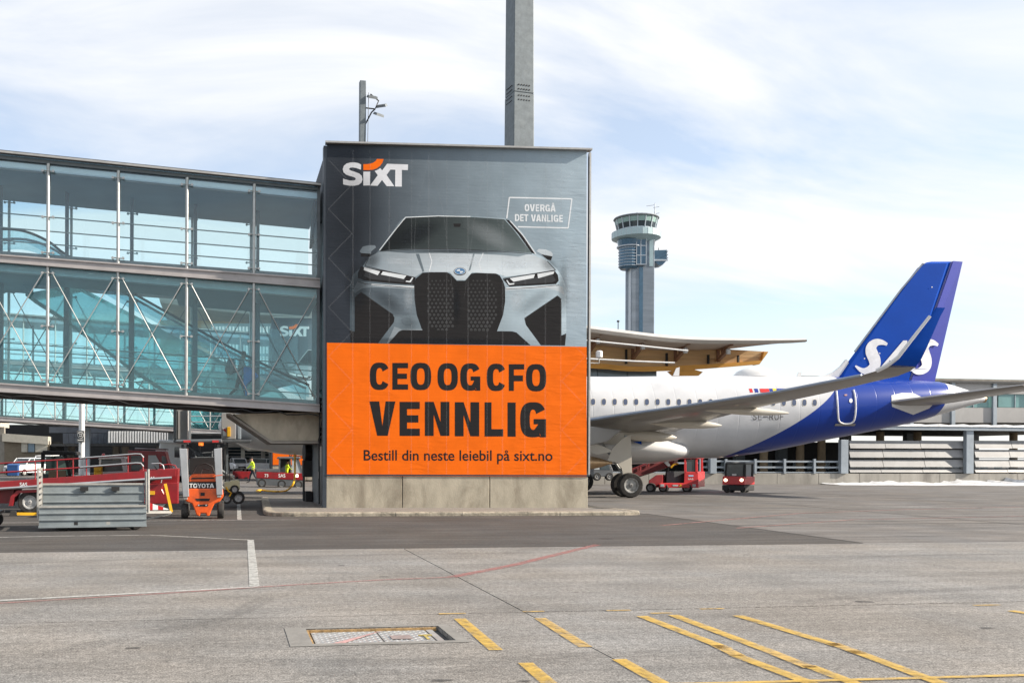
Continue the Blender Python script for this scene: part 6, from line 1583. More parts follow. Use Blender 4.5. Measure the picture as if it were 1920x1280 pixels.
def trt(par, name, px, Y, r_, mat, n=6, sub=None, r2=None):
    return MB().path([xp(x, y, Y) for x, y in px], r_, n, r2).build(name, mat, sub or par, True, smooth=True)
def rect(x0, y0, x1, y1): return [(x0, y1), (x1, y1), (x1, y0), (x0, y0)]
def trw(par, x, y, Y, rpx, w, rim=None):
    c = MW[par].inverted() @ xp(x, y, Y); return wheel(par, c, rpx * Y / FPX / _ca, w, EXD, rim)
def at_y(name, label, cat, x, y, Y, group=None):
    p = on_y(x, y, Y); return thing(name, label, cat, (p.x, Y, 0), 0, group)
def txt(par, s_, x0, y0, x1, y1, Y, mat, bold=.02, name='lettering'):
    vs, fs = text2d(s_, bold); return MB().add([on_y(x0 + u * (x1 - x0), y1 + (y0 - y1) * v, Y) for u, v in vs], fs).build(name, mat, par, True, fix=False)
def gtxt(par, items, y0, y1, Y, mat, st=.28, hz=.2, name='lettering'):
    for ch, x0, x1 in items:
        mb = MB()
        for s_ in glyph(ch, st, hz):
            vs, fs = fill2d([[(x0 + u * (x1 - x0), y1 + (y0 - y1) * v) for u, v in lp] for lp in s_]); mb.add([on_y(v.x, v.y, Y) for v in vs], fs)
        mb.build(name, mat, par, True, fix=False)
M_LET = pm('white lettering', (.75, .75, .74), .5)

# --- grey baggage cart in front
p = gnd(176, 991); cart = thing('baggage_cart', 'grey ribbed metal baggage cart with raised tow bar in front of the loader', 'baggage cart', (p.x, p.y, 0), R(7))
def ribbed(par, name, x0, x1, y, z0, z1, n, th=.035):
    o = MB().box(x0, x1, y, y + th, z0, z1).build(name, M_CART, par)
    for k in range(1, n):
        z = z0 + (z1 - z0) * k / n
        MB().prism([(x0, y, z - .03), (x0, y - .035, z - .014), (x0, y - .035, z + .014), (x0, y, z + .03)], (x1 - x0, 0, 0)).build('rib', M_CART, o)
    for z in (z0, z1): MB().box(x0 - .01, x1 + .01, y - .04, y - .001, z - .025, z + .025).build('edge_rail', M_CARTP if z == z1 else M_CART, o)
    return o
fr_ = ribbed(cart, 'near_side_panel', -1.25, 1.25, -.72, .12, .60, 3)
for x, m in ((-.45, M_BLACK), (.30, M_CARTP)): MB().box(x, x + .09, -.722, -.719, .15, .23).build('stake_pocket', m, fr_)
ribbed(cart, 'far_side_panel', -1.25, 1.25, .70, .42, 1.10, 3)
for x in (-.35, .42): MB().box(x, x + .2, .60, .675, .93, 1.03).build('hand_hole', M_BLACK, cart)
MB().box(-1.24, 1.24, -.68, .68, .38, .44).build('deck', M_DARK, cart)
eg = MB().box(-1.30, -1.26, -.70, -.62, .3, 1.52).box(-1.30, -1.26, .62, .70, .3, 1.52).box(-1.30, -1.26, -.62, .62, 1.46, 1.52).box(-1.30, -1.26, -.62, .62, .5, .56).build('end_frame', M_CARTP, cart)
for k in range(6): MB().box(-1.292, -1.268, -.62, .62, .62 + k * .14, .70 + k * .14).build('end_slat', M_CARTP, cart)
MB().tube((1.30, -.64, .42), (1.29, -.64, 1.50), .035, 8).build('corner_post', M_CARTP, cart)
MB().tube((1.30, .66, .42), (1.29, .66, 1.42), .035, 8).build('corner_post', M_CARTP, cart)
for x in (-.72, .98):
    for y in (-.5, .5): wheel(cart, (x, y, .2), .2, .14)
MB().beam((1.25, -.35, .42), (1.9, 0, .40), .05, .06).beam((1.25, .35, .42), (1.9, 0, .40), .05, .06).beam((1.25, 0, .22), (1.88, 0, .36), .04, .04).build('drawbar', M_CARTP, cart)
MB().beam((1.90, 0, .40), (1.74, 0, 1.12), .07, .07, (0, 1, 0)).build('tow_handle', M_YEL, cart)
MB().path([(1.72, 0, 1.1), (1.64, 0, .98), (1.70, 0, .86), (1.78, 0, .92)], .03, 6).build('handle_grip', M_LRED, cart)
for k in range(4): MB().prism([(1.30 + k * .13, -.04, .46), (1.43 + k * .13, -.04, .46), (1.43 + k * .13, -.04, .66 - (k + 1) * .045), (1.30 + k * .13, -.04, .66 - k * .045)], (0, .05, 0)).build('warning_stripe', M_LRED if k % 2 == 0 else M_LET, cart)

# low dolly running out of the picture
p = gnd(-40, 990); dol = thing('baggage_dolly', 'low dark dolly mostly out of view at the left edge', 'dolly', (p.x, p.y, 0), R(7))
MB().box(-1.3, .55, -.6, .6, .36, .44).build('deck', M_DARK, dol); MB().box(-1.3, .5, -.61, -.6, .44, .5).build('edge', M_CART, dol)
for x in (-.8, .33):
    for y in (-.5, .5): wheel(dol, (x, y, .2), .2, .14)
p = gnd(45, 967); tb_ = thing('wheel_chock', 'yellow bar with black rubber chock lying by the loader wheel', 'chock', (p.x, p.y, 0), R(6))
MB().beam((-.2, 0, .07), (.42, 0, .06), .09, .08).build('bar', M_YEL, tb_); MB().taper(-.42, -.18, -.12, .12, 0, .16, .05, .03).build('rubber_block', M_TYRE, tb_)
MB().taper(.4, .6, -.12, .12, 0, .15, .05, .03).build('rubber_block', M_TYRE, tb_)

# --- red belt loader
YL = 31.2
bl_ = at_y('belt_loader', 'long red belt loader with tilted conveyor and handrails behind the grey cart', 'belt loader', 150, 945, YL)
tr(bl_, 'chassis', [(-70, 943), (18, 943), (28, 918), (40, 915), (75, 915), (95, 930), (240, 934), (262, 944), (330, 944), (332, 920), (334, 878), (262, 880), (258, 896), (-70, 920)], YL + .45, 1.1, M_RED, .01)
tr(bl_, 'conveyor_beam', [(-80, 922), (330, 893), (330, 878), (-80, 909)], YL, .14, M_RED, .01)
tr(bl_, 'conveyor_beam', [(-80, 920), (326, 892), (326, 879), (-80, 908)], YL + 1.35, .14, M_RED, .01)
tr(bl_, 'belt', [(-80, 912), (322, 884), (322, 881), (-80, 909)], YL + .15, 1.19, M_TYRE)
trt(bl_, 'silver_rail', [(-80, 921), (322, 895)], YL - .05, .045, M_SIL)
for dy, ys in ((.05, (0, 0)), (1.4, (-17, -17))):
    a = ys[0]
    px_ = [(-80, 892 + a), (0, 885.5 + a), (140, 877 + a), (255, 868.5 + a), (264, 869 + a), (268, 874 + a), (268, 882 + a)]
    trt(bl_, 'handrail', px_, YL + dy, .03, M_RED)
    trt(bl_, 'handrail_grip', [(150, 875.6 + a), (255, 867.5 + a), (264, 868 + a), (269, 874 + a)], YL + dy - .02, .028, M_SIL)
    for x in (-30, 66, 107, 137, 162, 240): trt(bl_, 'stanchion', [(x, 881 - (x - 66) * .072 + a), (x, 905 - (x - 66) * .06)], YL + dy, .022, M_RED)
for k, (x, y) in enumerate(((57, 940.5), (300, 938))):
    for dy in (.25, 1.5): trw(bl_, x, y, YL + dy, 20.5, .28, pm('white steel rim', (.42, .42, .41), .5, .2, var=.2, scale=9, dirt=(.1, .09, .08), dirt_amt=.6, dscale=6) if k == 0 else None)
tr(bl_, 'mudguard', [(16, 948), (20, 930), (32, 919), (75, 917), (75, 922), (36, 924), (26, 933), (23, 948)], YL + .02, .3, M_RED)
tr(bl_, 'cab_floor_box', [(262, 944), (334, 944), (334, 905), (262, 905)], YL + .1, .5, M_RED, .02)
tr(bl_, 'battery_box', rect(276, 920, 290, 927), YL + .05, .1, M_YEL)
trt(bl_, 'cab_rail', [(302, 905), (304, 893), (308, 880), (306, 872), (300, 868), (284, 869)], YL + .3, .022, M_SIL)
trt(bl_, 'cab_rail', [(332, 895), (333, 880), (328, 872), (316, 870), (300, 872)], YL + .5, .022, M_RED)
tr(bl_, 'driver_seat', [(276, 893), (290, 893), (288, 884), (284, 882), (277, 884)], YL + .35, .45, pm('blue seat', (.05, .08, .2), .8), .02)
c = MW[bl_].inverted() @ on_y(296, 881, YL + .5)
MB().lathe([(.155, -.012), (.17, -.012), (.17, .012), (.155, .012)], c, (.75, 0, .6), 18).tube(c, c + Vector((.12, 0, -.2)), .02).build('steering_wheel', M_BLACK, bl_)
txt(bl_, 'SAS', 37, 904, 51, 911.5, YL - .006, M_LET); txt(bl_, 'SAS', 278, 893, 290, 898, YL - .006, M_LET); txt(bl_, '2', 275.5, 930, 280, 937, YL + .09, M_LET)
# --- second red vehicle: cab of a loader standing behind
YC = 38.0
rc = at_y('loader_cab', 'red loader cab with pale windows and roof rails behind the belt loader', 'truck', 282, 925, YC)
tr(rc, 'cab_shell', [(238, 912), (322, 912), (322, 884), (313, 860), (310, 846), (240, 844)], YC, 1.6, M_RED, .03)
for q in ([(277, 884), (298, 884), (298, 864), (292, 853), (278, 853)], [(303, 882), (315, 882), (310, 855), (303, 854)], [(246, 882), (270, 882), (270, 853), (246, 853)]):
    tr(rc, 'window', q, YC - .02, .04, M_GLSL if q[0][0] == 277 else M_GLS)
for dx in (0, 6): trt(rc, 'roof_rail', [(253, 841 - dx * .2), (316, 841.5 + dx * .3)], YC + .2 + dx * .2, .03, M_SIL)
tr(rc, 'roof_lamp_bar', [(292, 846), (312, 846), (312, 841), (292, 842)], YC + .4, .5, M_VWH, .02)
for x in (255, 308): trw(rc, x, 917, YC + .2, 13, .3)
# --- dark tractor with open cab
YT = 41.0
dt = at_y('tow_tractor', 'dark green tow tractor cab with open door behind the red handrails', 'tow tractor', 112, 915, YT)
tr(dt, 'body', [(72, 912), (152, 912), (152, 893), (118, 890), (76, 888), (72, 892)], YT, 1.5, pm('dark green body', (.02, .035, .035), .5), .03)
for q in ([(76, 892), (80, 892), (84, 852), (80, 846), (77, 848)], [(128, 892), (134, 892), (126, 858), (122, 848), (118, 848)]):
    tr(dt, 'cab_pillar', q, YT, .1, M_BLACK); tr(dt, 'cab_pillar', q, YT + 1.3, .1, M_BLACK)
tr(dt, 'cab_roof', [(76, 852), (126, 852), (142, 853), (140, 846), (80, 844)], YT - .05, 1.5, M_BLACK, .03)
tr(dt, 'windscreen', [(85, 889), (127, 889), (121, 855), (86, 855)], YT + 1.25, .03, pm('green tinted glass', (.06, .11, .10), .1))
tr(dt, 'tan_crate', rect(91, 882, 122, 900), YT - .25, .3, pm('tan board', (.20, .14, .09), .8))
for x in (90, 138): trw(dt, x, 914, YT + .2, 9.5, .3)
# --- white cargo tug with yellow boxes
YV = 39.5
wv_ = at_y('cargo_tug', 'small white tug with slanted windscreen between the red handrails', 'tug', 212, 915, YV)
tr(wv_, 'body', [(176, 912), (246, 912), (246, 886), (240, 882), (190, 884), (176, 893)], YV, 1.4, M_VWH, .03)
for q in ([(185, 886), (189, 886), (189.5, 861), (186, 858)], [(232, 886), (238, 884), (230, 858), (226, 858)], [(238, 882), (243, 880), (234, 857), (230, 858)]): tr(wv_, 'cab_pillar', q, YV - .01, .1, M_VWH)
tr(wv_, 'cab_roof', [(184, 861), (230, 860), (234, 856), (188, 855)], YV - .03, 1.45, M_VWH, .02)
tr(wv_, 'side_window', [(190, 884), (231, 884), (226, 862), (190, 862)], YV + .03, .03, M_GLS); tr(wv_, 'rear_pane', [(190, 884), (231, 884), (226, 862), (190, 862)], YV + 1.2, .03, M_GLSL)
MB().blob(MW[wv_].inverted() @ on_y(194, 852.5, YV + .5), .07, .07, .06).build('beacon', M_LRED, wv_)
for x in (187, 236): trw(wv_, x, 914, YV + .2, 9, .25)
for k, (x0, y0, x1, y1) in enumerate(((176, 872, 189, 882), (176, 882.5, 189.5, 893))):
    yb = at_y('yellow_case', ('upper' if k == 0 else 'lower') + ' of two yellow cases stacked beside the small white tug', 'case', (x0 + x1) / 2, y1, YV - .7)
    tr(yb, 'shell', rect(x0, y0 + 1.2, x1, y1), YV - .7, .5, M_YEL, .02); tr(yb, 'lid', rect(x0 - .4, y0, x1 + .4, y0 + 1.1), YV - .72, .54, M_YEL, .01)
    yb.location.z = 0
# --- parked white cars
def car(name, label, c, rz, L_=4.5, W_=1.85, Hc=1.65, mat=None, group=None):
    o = thing(name, label, 'car', c, rz, group); mat = mat or M_VWH
    w = W_ / 2; l = L_ / 2
    secs = [(-l, .45, .78, .80), (-l + .12, .35, .95, .92), (-l + .9, .3, 1.02, 1), (-l + 1.25, .3, 1.08, 1), (l - .35, .3, 1.12, 1), (l - .05, .38, 1.0, .93), (l, .5, .85, .85)]
    MB().loft([[(x, -w * k, zb), (x, w * k, zb), (x, w * k, zt - .18), (x, w * k * .9, zt), (x, -w * k * .9, zt), (x, -w * k, zt - .18)] for x, zb, zt, k in secs]).build('body', mat, o, bevel=.04)
    g0 = [(-l + 1.15, 1.07), (-l + 1.9, Hc - .06), (l - .95, Hc), (l - .2, 1.1)]
    MB().prism([(x, -w * .86, z) for x, z in g0], (0, w * 1.72, 0)).build('cabin_glass', M_GLS, o)
    MB().prism([(-l + 1.75, -w * .8, Hc - .06), (-l + 1.95, -w * .8, Hc + .02), (l - 1.0, -w * .8, Hc + .06), (l - .7, -w * .8, Hc - .02)], (0, w * 1.6, 0)).build('roof', mat, o, bevel=.02)
    for x in (-l + 1.2, -l + 2.4, l - .45):
        for s_ in (-1, 1): MB().beam((x, s_ * w * .865, 1.07), (x + (.62 if x < -l + 1.5 else -.1), s_ * w * .84, Hc), .07, .05).build('pillar', mat, o)
    for x in (-l + .85, l - .8):
        for s_ in (-1, 1): wheel(o, (x, s_ * (w - .1), .34), .34, .22)
    for s_ in (-1, 1):
        MB().box(-l - .01, -l + .25, s_ * w * .62 - .18, s_ * w * .62 + .18, .70, .82).build('headlight', M_GLSL, o); MB().box(l - .1, l + .005, s_ * w * .7 - .12, s_ * w * .7 + .12, .8, .95).build('tail_light', M_LRED, o)
    MB().box(-l - .012, -l + .1, -.5, .5, .45, .66).build('grille', M_BLACK, o); MB().box(-l - .02, -l + .0, -.26, .26, .44, .53).build('number_plate', M_CREAM, o)
    return o
p = gnd(50, 891.5); car('parked_car', 'white car facing out under the farther bridge at far left', (p.x, p.y, 0), R(62))
p = gnd(78, 890.5); car('parked_car', 'second white car half hidden behind the dark tractor', (p.x, p.y + 2, 0), R(70), Hc=1.9)
p = gnd(498, 884); car('parked_car', 'white estate car parked far away behind the hi-vis worker', (p.x, p.y, 0), R(178), 4.9)
p = gnd(448, 883.5); car('parked_car', 'white car parked far away left of the hi-vis worker', (p.x, p.y, 0), R(100), 4.3)
for k, x in enumerate((17, 23.5)):
    p = gnd(x, 893); bn = thing('wheelie_bin', ('left' if k == 0 else 'right') + ' of two blue wheelie bins beside the far white car', 'bin', (p.x, p.y + 1, 0))
    MB().taper(-.28, .28, -.33, .33, .08, 1.0, -.04, -.05).build('tub', pm('blue plastic', (.02, .08, .25), .5), bn); MB().hexa([(-.34, -.4, 1.005), (.34, -.4, 1.005), (.34, .42, 1.005), (-.34, .42, 1.005), (-.3, -.36, 1.06), (.3, -.36, 1.06), (.3, .4, 1.14), (-.3, .4, 1.14)]).build('lid', pm('blue plastic', (.02, .08, .25), .5), bn)
    for s_ in (-1, 1): wheel(bn, (s_ * .25, .3, .1), .1, .05, (1, 0, 0))

# --- forklift seen from behind
YF = gnd(380, 973).y + .2
fk = at_y('forklift', 'orange forklift seen from behind with TOYOTA lettering and pale pillars', 'forklift', 380, 973, YF)
tr(fk, 'counterweight', [(343, 931), (350, 940), (360, 944), (366, 958), (368, 965), (374, 968), (376, 962), (386, 962), (388, 968), (393, 966), (396, 957), (402, 944), (412, 940), (419, 931), (418, 917), (404, 915), (358, 915), (344, 918)], YF - .15, .75, M_ORNG, .03)
tr(fk, 'rear_slot', [(366, 934), (394, 934), (392, 939), (369, 939)], YF - .156, .05, M_BLACK); tr(fk, 'rear_slot', [(371, 945), (391, 945), (389, 949), (373, 949)], YF - .156, .05, M_BLACK)
tr(fk, 'tow_pin', rect(376, 923, 384, 929), YF - .158, .05, M_BLACK)
for x in (372.5, 386.5): tr(fk, 'reflector', [(x + 1.6 * math.cos(t), 946.6 + 1.4 * math.sin(t)) for t in [2 * PI * q / 8 for q in range(8)]], YF - .17, .04, M_GLSL)
tr(fk, 'name_band', [(352, 916), (408, 916), (407, 903), (354, 903)], YF - .14, .7, M_BLACK, .01)
gtxt(fk, (('T', 355, 361.5), ('O', 362.3, 369.7), ('Y', 370, 378), ('O', 378, 385.5), ('T', 386, 393), ('A', 393, 401.5)), 906, 914, YF - .152, M_LET)
tr(fk, 'engine_hood', [(354, 903), (408, 903), (406, 893), (400, 889), (360, 889), (355, 894)], YF - .1, .9, M_ORNG, .02)
tr(fk, 'hood_gap', [(358, 898), (402, 897), (401, 894.5), (360, 895)], YF - .11, .05, M_BLACK)
tr(fk, 'engine_bay', [(355, 890), (406, 890), (405, 858), (356, 858)], YF + .7, .5, M_BLACK)
for a, b_ in (((357, 880), (402, 876)), ((358, 868), (403, 866)), ((357, 858), (404, 857)), ((372, 890), (365, 845)), ((395, 890), (398, 845)), ((360, 850), (400, 848))): trt(fk, 'mast_bar', [a, b_], YF + 1.2, .03, M_VGR)
for a in ([(362, 886), (370, 872), (385, 868), (398, 874), (402, 886)], [(375, 890), (380, 878), (392, 880)]): trt(fk, 'hose', a, YF + .4, .025, M_BLACK)
for px_ in ([(336, 840), (351, 841), (354.5, 931), (343, 932)], [(401, 841), (416, 839), (417.5, 927), (406, 928)]):
    pl_ = tr(fk, 'pale_pillar', px_, YF - .28, .2, M_SIL, .015)
    x1 = px_[2][0]; tr(fk, 'pillar_foot', rect(px_[3][0] + 1, px_[3][1], x1 - 3, px_[3][1] + 4), YF - .26, .15, M_CARTP, .01)
tr(fk, 'orange_strap', [(399, 891.5), (417, 889), (417, 890.5), (399, 893)], YF - .29, .02, M_ORNG)
for x0, x1 in ((340, 345), (407, 412)):
    tr(fk, 'guard_leg', rect(x0, 833, x1, 905), YF - .04, .1, M_DARK); tr(fk, 'guard_leg', rect(x0, 836, x1, 880), YF + 1.3, .1, M_DARK)
tr(fk, 'overhead_guard', [(327, 829), (416, 829), (416, 822.5), (330, 823.5)], YF - .2, 1.7, M_VGR, .03)
for x0, x1 in ((344, 357), (398, 410)): tr(fk, 'tail_lamp', rect(x0, 825, x1, 829), YF - .215, .03, M_LRED)
MB().lathe([(.07, 0), (.075, .1), (.05, .14), (.01, .15)], MW[fk].inverted() @ on_y(377, 835, YF - .1), (0, 0, 1), 12).build('beacon', M_AMB, fk, smooth=True)
for x in (346, 413.5):
    for dy, r_, dx in ((.15, 14, 0), (1.5, 15, 0)):
        c = MW[fk].inverted() @ on_y(x, 973 - r_, YF); c.y += dy; c.z = r_ / 63.0
        wheel(fk, c, r_ / 63.0, .19, (1, 0, 0))
# --- raised lift truck behind the forklift
YA = 44.0
lt = at_y('lift_truck', 'white lift truck with grey raised platform cabinets under the nearest bridge', 'truck', 360, 900, YA)
tr(lt, 'cab', [(296, 905), (350, 905), (350, 829), (300, 827), (297, 850)], YA + 1, 2.2, M_VWH, .05); tr(lt, 'cab_visor', [(294, 829), (346, 832), (346, 826), (297, 824)], YA + .8, 2.4, M_VWH, .03)
tr(lt, 'cab_window', rect(327, 838, 337, 857), YA + .98, .05, M_GLS)
tr(lt, 'chassis', [(296, 905), (440, 905), (440, 892), (296, 892)], YA + 1, 2, M_VGR); tr(lt, 'tool_body', rect(352, 860, 410, 892), YA + 1.3, 1.7, M_VWH, .03)
for x in (312, 425): trw(lt, x, 907, YA + 1, 17, .35)
tr(lt, 'platform', [(325, 829), (470, 829), (472, 824), (325, 824)], YA, 2.6, M_VGR, .02)
for x in (345, 372, 402, 424): tr(lt, 'lift_post', rect(x, 829, x + 4, 893), YA + 1.2, .25, M_STEELD)
for a, b_ in (((350, 888), (424, 834)), ((350, 834), (424, 888))): trt(lt, 'scissor_arm', [a, b_], YA + 1.1, .08, M_STEELD)
tr(lt, 'cabinet', rect(333, 768, 352, 823), YA + .2, 1.2, M_PGREY, .02); tr(lt, 'cabinet_window', rect(341, 788, 347, 805), YA + .18, .05, M_CARTP)
tr(lt, 'dark_panel', rect(325, 763, 331, 823), YA, 2, M_VGR); tr(lt, 'frame_post', rect(354, 763, 358, 823), YA + .1, .15, M_SIL)
tr(lt, 'cabinet', rect(415, 774, 442, 823), YA + .2, 1.2, M_PGREY, .02); tr(lt, 'cabinet', rect(446, 790, 452, 823), YA + .5, 1, M_PSTEEL, .02)
sg = tr(lt, 'warning_sign', rect(418, 803, 425, 817), YA + .17, .03, M_LET); tr(lt, 'sign_band', [(418.5, 803.5), (424.5, 803.5), (424.5, 811), (418.5, 806)], YA + .16, .008, M_LRED)
tr(lt, 'yellow_box', rect(426, 800, 432, 818), YA + .1, .12, M_YEL, .01)
for y in (780, 791, 812): trt(lt, 'guard_rail', [(356, y), (415, y)], YA + .2, .03, M_SIL)
# --- cream power cart beside the forklift
YG = 34.0
gp = at_y('power_cart', 'cream ground power cart with dark wheels right of the forklift', 'cart', 436, 942, YG)
tr(gp, 'body', [(420, 918), (450, 917), (449, 900), (436, 900), (432, 902), (421, 903)], YG, 1.0, pm('cream paint', (.50, .46, .28), .5, var=.1), .02)
tr(gp, 'frame', [(420, 934), (446, 932), (446, 918), (420, 919)], YG + .15, .8, M_VGR); trw(gp, 440, 917, YG - .06, 8, .12); trw(gp, 447, 933, YG + .1, 11.5, .2); trw(gp, 425, 934, YG + .1, 10, .2); trw(gp, 447, 932, YG + .9, 11.5, .2)
for x in (422, 430): trt(gp, 'lever', [(x, 905), (x + 1, 880), (x - 2, 862)], YG + .4, .02, M_DARK)
trt(gp, 'hose', [(424, 912), (428, 920), (434, 924), (430, 930)], YG - .05, .03, M_YEL)
# --- red and grey pickup tug with cab
YS = gnd(520, 913).y
st_ = at_y('flatbed_tug', 'red and grey flatbed tug with driver beyond the nearest bridge', 'tug', 525, 914, YS)
tr(st_, 'lower_body', [(482, 909), (572, 912), (572, 897), (482, 893)], YS, 1.5, M_VGR, .03); tr(st_, 'red_band', [(481, 896), (570, 900), (570, 887), (481, 884)], YS - .02, 1.54, M_RED, .02)
tr(st_, 'flatbed', [(481, 884), (523, 885), (523, 879), (481, 879)], YS, 1.5, M_VGR, .02)
for q in ([(522, 886), (525, 886), (526, 859), (523, 858)], [(545, 887), (547, 887), (545, 860), (543, 859)], [(566, 889), (569, 889), (560, 858), (556, 858)]): tr(st_, 'cab_pillar', q, YS, .08, M_VGR); tr(st_, 'cab_pillar', q, YS + 1.35, .08, M_VGR)
tr(st_, 'cab_roof', [(521, 860), (564, 860), (562, 855.5), (523, 856)], YS - .05, 1.6, M_VGR, .03); tr(st_, 'windscreen', [(548, 886), (567, 888), (558, 860), (547, 860)], YS + .02, .04, M_GLSL); tr(st_, 'rear_wall', rect(523, 860, 545, 886), YS + 1.4, .04, M_GLS)  # windscreen's whitish reflection is put into its pale glass colour
tr(st_, 'headlight', [(554, 889), (559, 889), (559, 894), (554, 894)], YS - .04, .04, pm('lit headlight', (.9, .85, .7), .3, emit=(1, .9, .6), emit_s=3))
txt(st_, '73', 496, 888, 503, 894, YS - .024, M_LET); txt(st_, 'SAS', 522, 888, 535, 894.5, YS - .024, M_LET)
for x, y in ((491, 905), (528, 907), (559, 908)):
    trw(st_, x, y, YS + .12, 8.5, .25); trw(st_, x + 1, y - 1, YS + 1.35, 8.5, .25)
# --- red barrier block, far
p = gnd(453, 897); rb = thing('barrier_block', 'low dark red barrier left of the hi-vis worker', 'barrier', (p.x, p.y, 0))
MB().taper(-.75, .75, -.3, .3, 0, .62, .0, .12).build('block', M_RED, rb, bevel=.02); MB().box(-.5, -.3, -.32, -.28, 0, .14).box(.3, .5, -.32, -.28, 0, .14).build('fork_slots', M_BLACK, rb)
# --- yellow power cable hanging from the aircraft to the ground
hs = []
for (x, y, d) in ((553, 846, 46.8), (553, 866, 46.6), (553, 884, 46.3), (552, 900, 46), (546, 912, 46)): hs.append(at(x, y, d))
for x, y in ((536, 921), (522, 922.5), (505, 921.5), (492, 920), (481, 921), (488, 923)): q = gnd(x, y); hs.append(Vector((q.x, q.y, .04)))
mb = MB().path(cr([tuple(q) for q in hs], 4, False), .05, 6)
tag(mb.build('power_cable', M_YEL, None, smooth=True), 'yellow ground power cable hanging from the aircraft nose to the tarmac', 'cable')
# --- cable reel by the gate building
p = on_y(579, 940, FL.y + 5.2); rl = thing('cable_reel', 'dark cable reel cabinet on legs at the back left of the gate building', 'cabinet', (p.x, FL.y + 5.2, 0))
MB().lathe([(.1, -.18), (.36, -.18), (.38, -.1), (.38, .1), (.36, .18), (.1, .18)], (-.02, 0, 2.0), (1, .1, 0), 16).build('reel', M_BLACK, rl); MB().box(-.25, .3, -.3, .3, 1.05, 1.7).build('cabinet', M_DARK, rl, bevel=.02)
for x in (-.2, .22): MB().tube((x, -.2, .0), (x, -.2, 1.05), .03).tube((x, .2, 0), (x, .2, 1.05), .03).build('leg', M_DARK, rl)
# --- white pole with round sign; columns of the farther bridge
YP = 47.0
po = at_y('sign_pole', 'white round pole with a square transport sign under the farther bridge', 'pole', 153, 900, YP)
pb = on_y(153, 740, YP); MB().tube((0, 0, 0), (0, 0, pb.z), .14, 14).build('pole', M_VWH, po, smooth=True)
tr(po, 'sign_plate', rect(144, 807, 158, 829), YP - .2, .04, M_VGR, .005)
def disc(x, y, a, b_, n=18): return [(x + a * math.cos(2 * PI * q / n), y + b_ * math.sin(2 * PI * q / n)) for q in range(n)]
tr(po, 'sign_disc', disc(151, 815.5, 6, 6.4), YP - .215, .012, M_LET); tr(po, 'sign_centre', disc(151, 815.5, 4.6, 5), YP - .228, .01, M_BLACK)
tr(po, 'sign_symbol', rect(148.4, 812.6, 153.6, 818), YP - .238, .008, M_LET); tr(po, 'sign_symbol', rect(149.2, 814, 152.8, 816), YP - .246, .006, M_BLACK)
tr(po, 'sign_text', rect(146, 824, 156, 825.4), YP - .206, .004, M_LET)
for k, x in enumerate((164, -40, 320)):
    a = on_y(x, 800, YB + 41.5); Zc = Z_BB(a.x) - .06
    bc = thing('bridge_column', ('left', 'middle', 'right')[(1, 0, 2)[k]] + ' grey steel column holding up the farther bridge', 'column', (a.x, YB + 41.5, 0), 0, 'columns of the farther bridge')
    MB().box(-.19, .19, -.19, .19, .12, Zc).build('shaft', M_PSTEEL, bc, bevel=.03); MB().box(-.45, .45, -.45, .45, 0, .12).build('base_plate', M_CONCD, bc)

# ---------------------------------------------------------------- vehicles on the right
YR = gnd(1385, 923).y
EXD, EXY = Vector((.82, .57, 0)), YR
rt = at_y('tow_tractor', 'small red and black tow tractor with lit headlights below the aircraft tail', 'tow tractor', 1385, 923, YR)
tr(rt, 'bumper', [(1355, 919), (1397, 920), (1397, 909), (1355, 908.5)], YR - .1, 1.25, M_BLACK, .04); tr(rt, 'red_nose', [(1355, 908), (1397, 908.5), (1397.5, 893), (1356, 892)], YR - .08, 1.25, M_REDB, .03)
for q in ([(1358, 896), (1361, 896), (1363, 868), (1360, 868)], [(1394, 896), (1397.5, 896), (1398, 868), (1395, 868)]): tr(rt, 'cab_pillar', q, YR, .08, M_BLACK); tr(rt, 'cab_pillar', q, YR + .9, .08, M_BLACK)
tr(rt, 'cab_roof', [(1359, 869.5), (1399, 870), (1399, 865.5), (1362, 865)], YR - .05, 1.1, M_VGR, .04); tr(rt, 'windscreen', [(1361, 895), (1395, 895), (1396, 870), (1363, 870)], YR + .06, .03, M_GLS)
tr(rt, 'rear_screen', [(1362, 895), (1394, 895), (1396, 870), (1363, 870)], YR + .92, .03, M_GLSL); tr(rt, 'driver_seat', rect(1372, 882, 1384, 895), YR + .5, .2, M_BLACK, .03)
for x in (1362, 1392): tr(rt, 'headlight', disc(x, 899.5, 3, 2.8, 12), YR - .11, .04, pm('lit headlight', (.9, .85, .7), .3, emit=(1, .9, .6), emit_s=3))
tr(rt, 'number_plate', rect(1372, 888, 1380, 891), YR + .03, .02, M_LET)
for x, dy in ((1361, .15), (1391, .15), (1361, .7), (1388, .7)): trw(rt, x, 917, YR + dy, 6.2, .2)
YK = gnd(1260, 922).y
EXD, EXY = Vector((.62, .78, 0)), YK
tk = at_y('belt_loader', 'red belt loader truck with raised dark boom beneath the aircraft belly', 'belt loader', 1260, 922, YK)
tr(tk, 'front_body', [(1237, 913), (1309, 913), (1309, 884), (1283, 884), (1282, 905), (1237, 905)], YK, 1.9, M_REDB, .03); tr(tk, 'bumper', [(1236, 914), (1310, 914), (1310, 906), (1236, 906)], YK - .08, .3, M_REDB, .02)
tr(tk, 'rear_body', [(1212, 916), (1240, 912), (1240, 890), (1228, 890), (1214, 900)], YK + .3, 1.6, M_RED, .03)
for q in ([(1283, 886), (1287, 886), (1286, 858), (1283, 858)], [(1304, 886), (1308, 886), (1307, 858), (1304, 858)]): tr(tk, 'cab_pillar', q, YK, .1, M_REDB); tr(tk, 'cab_pillar', q, YK + 1.5, .1, M_REDB)
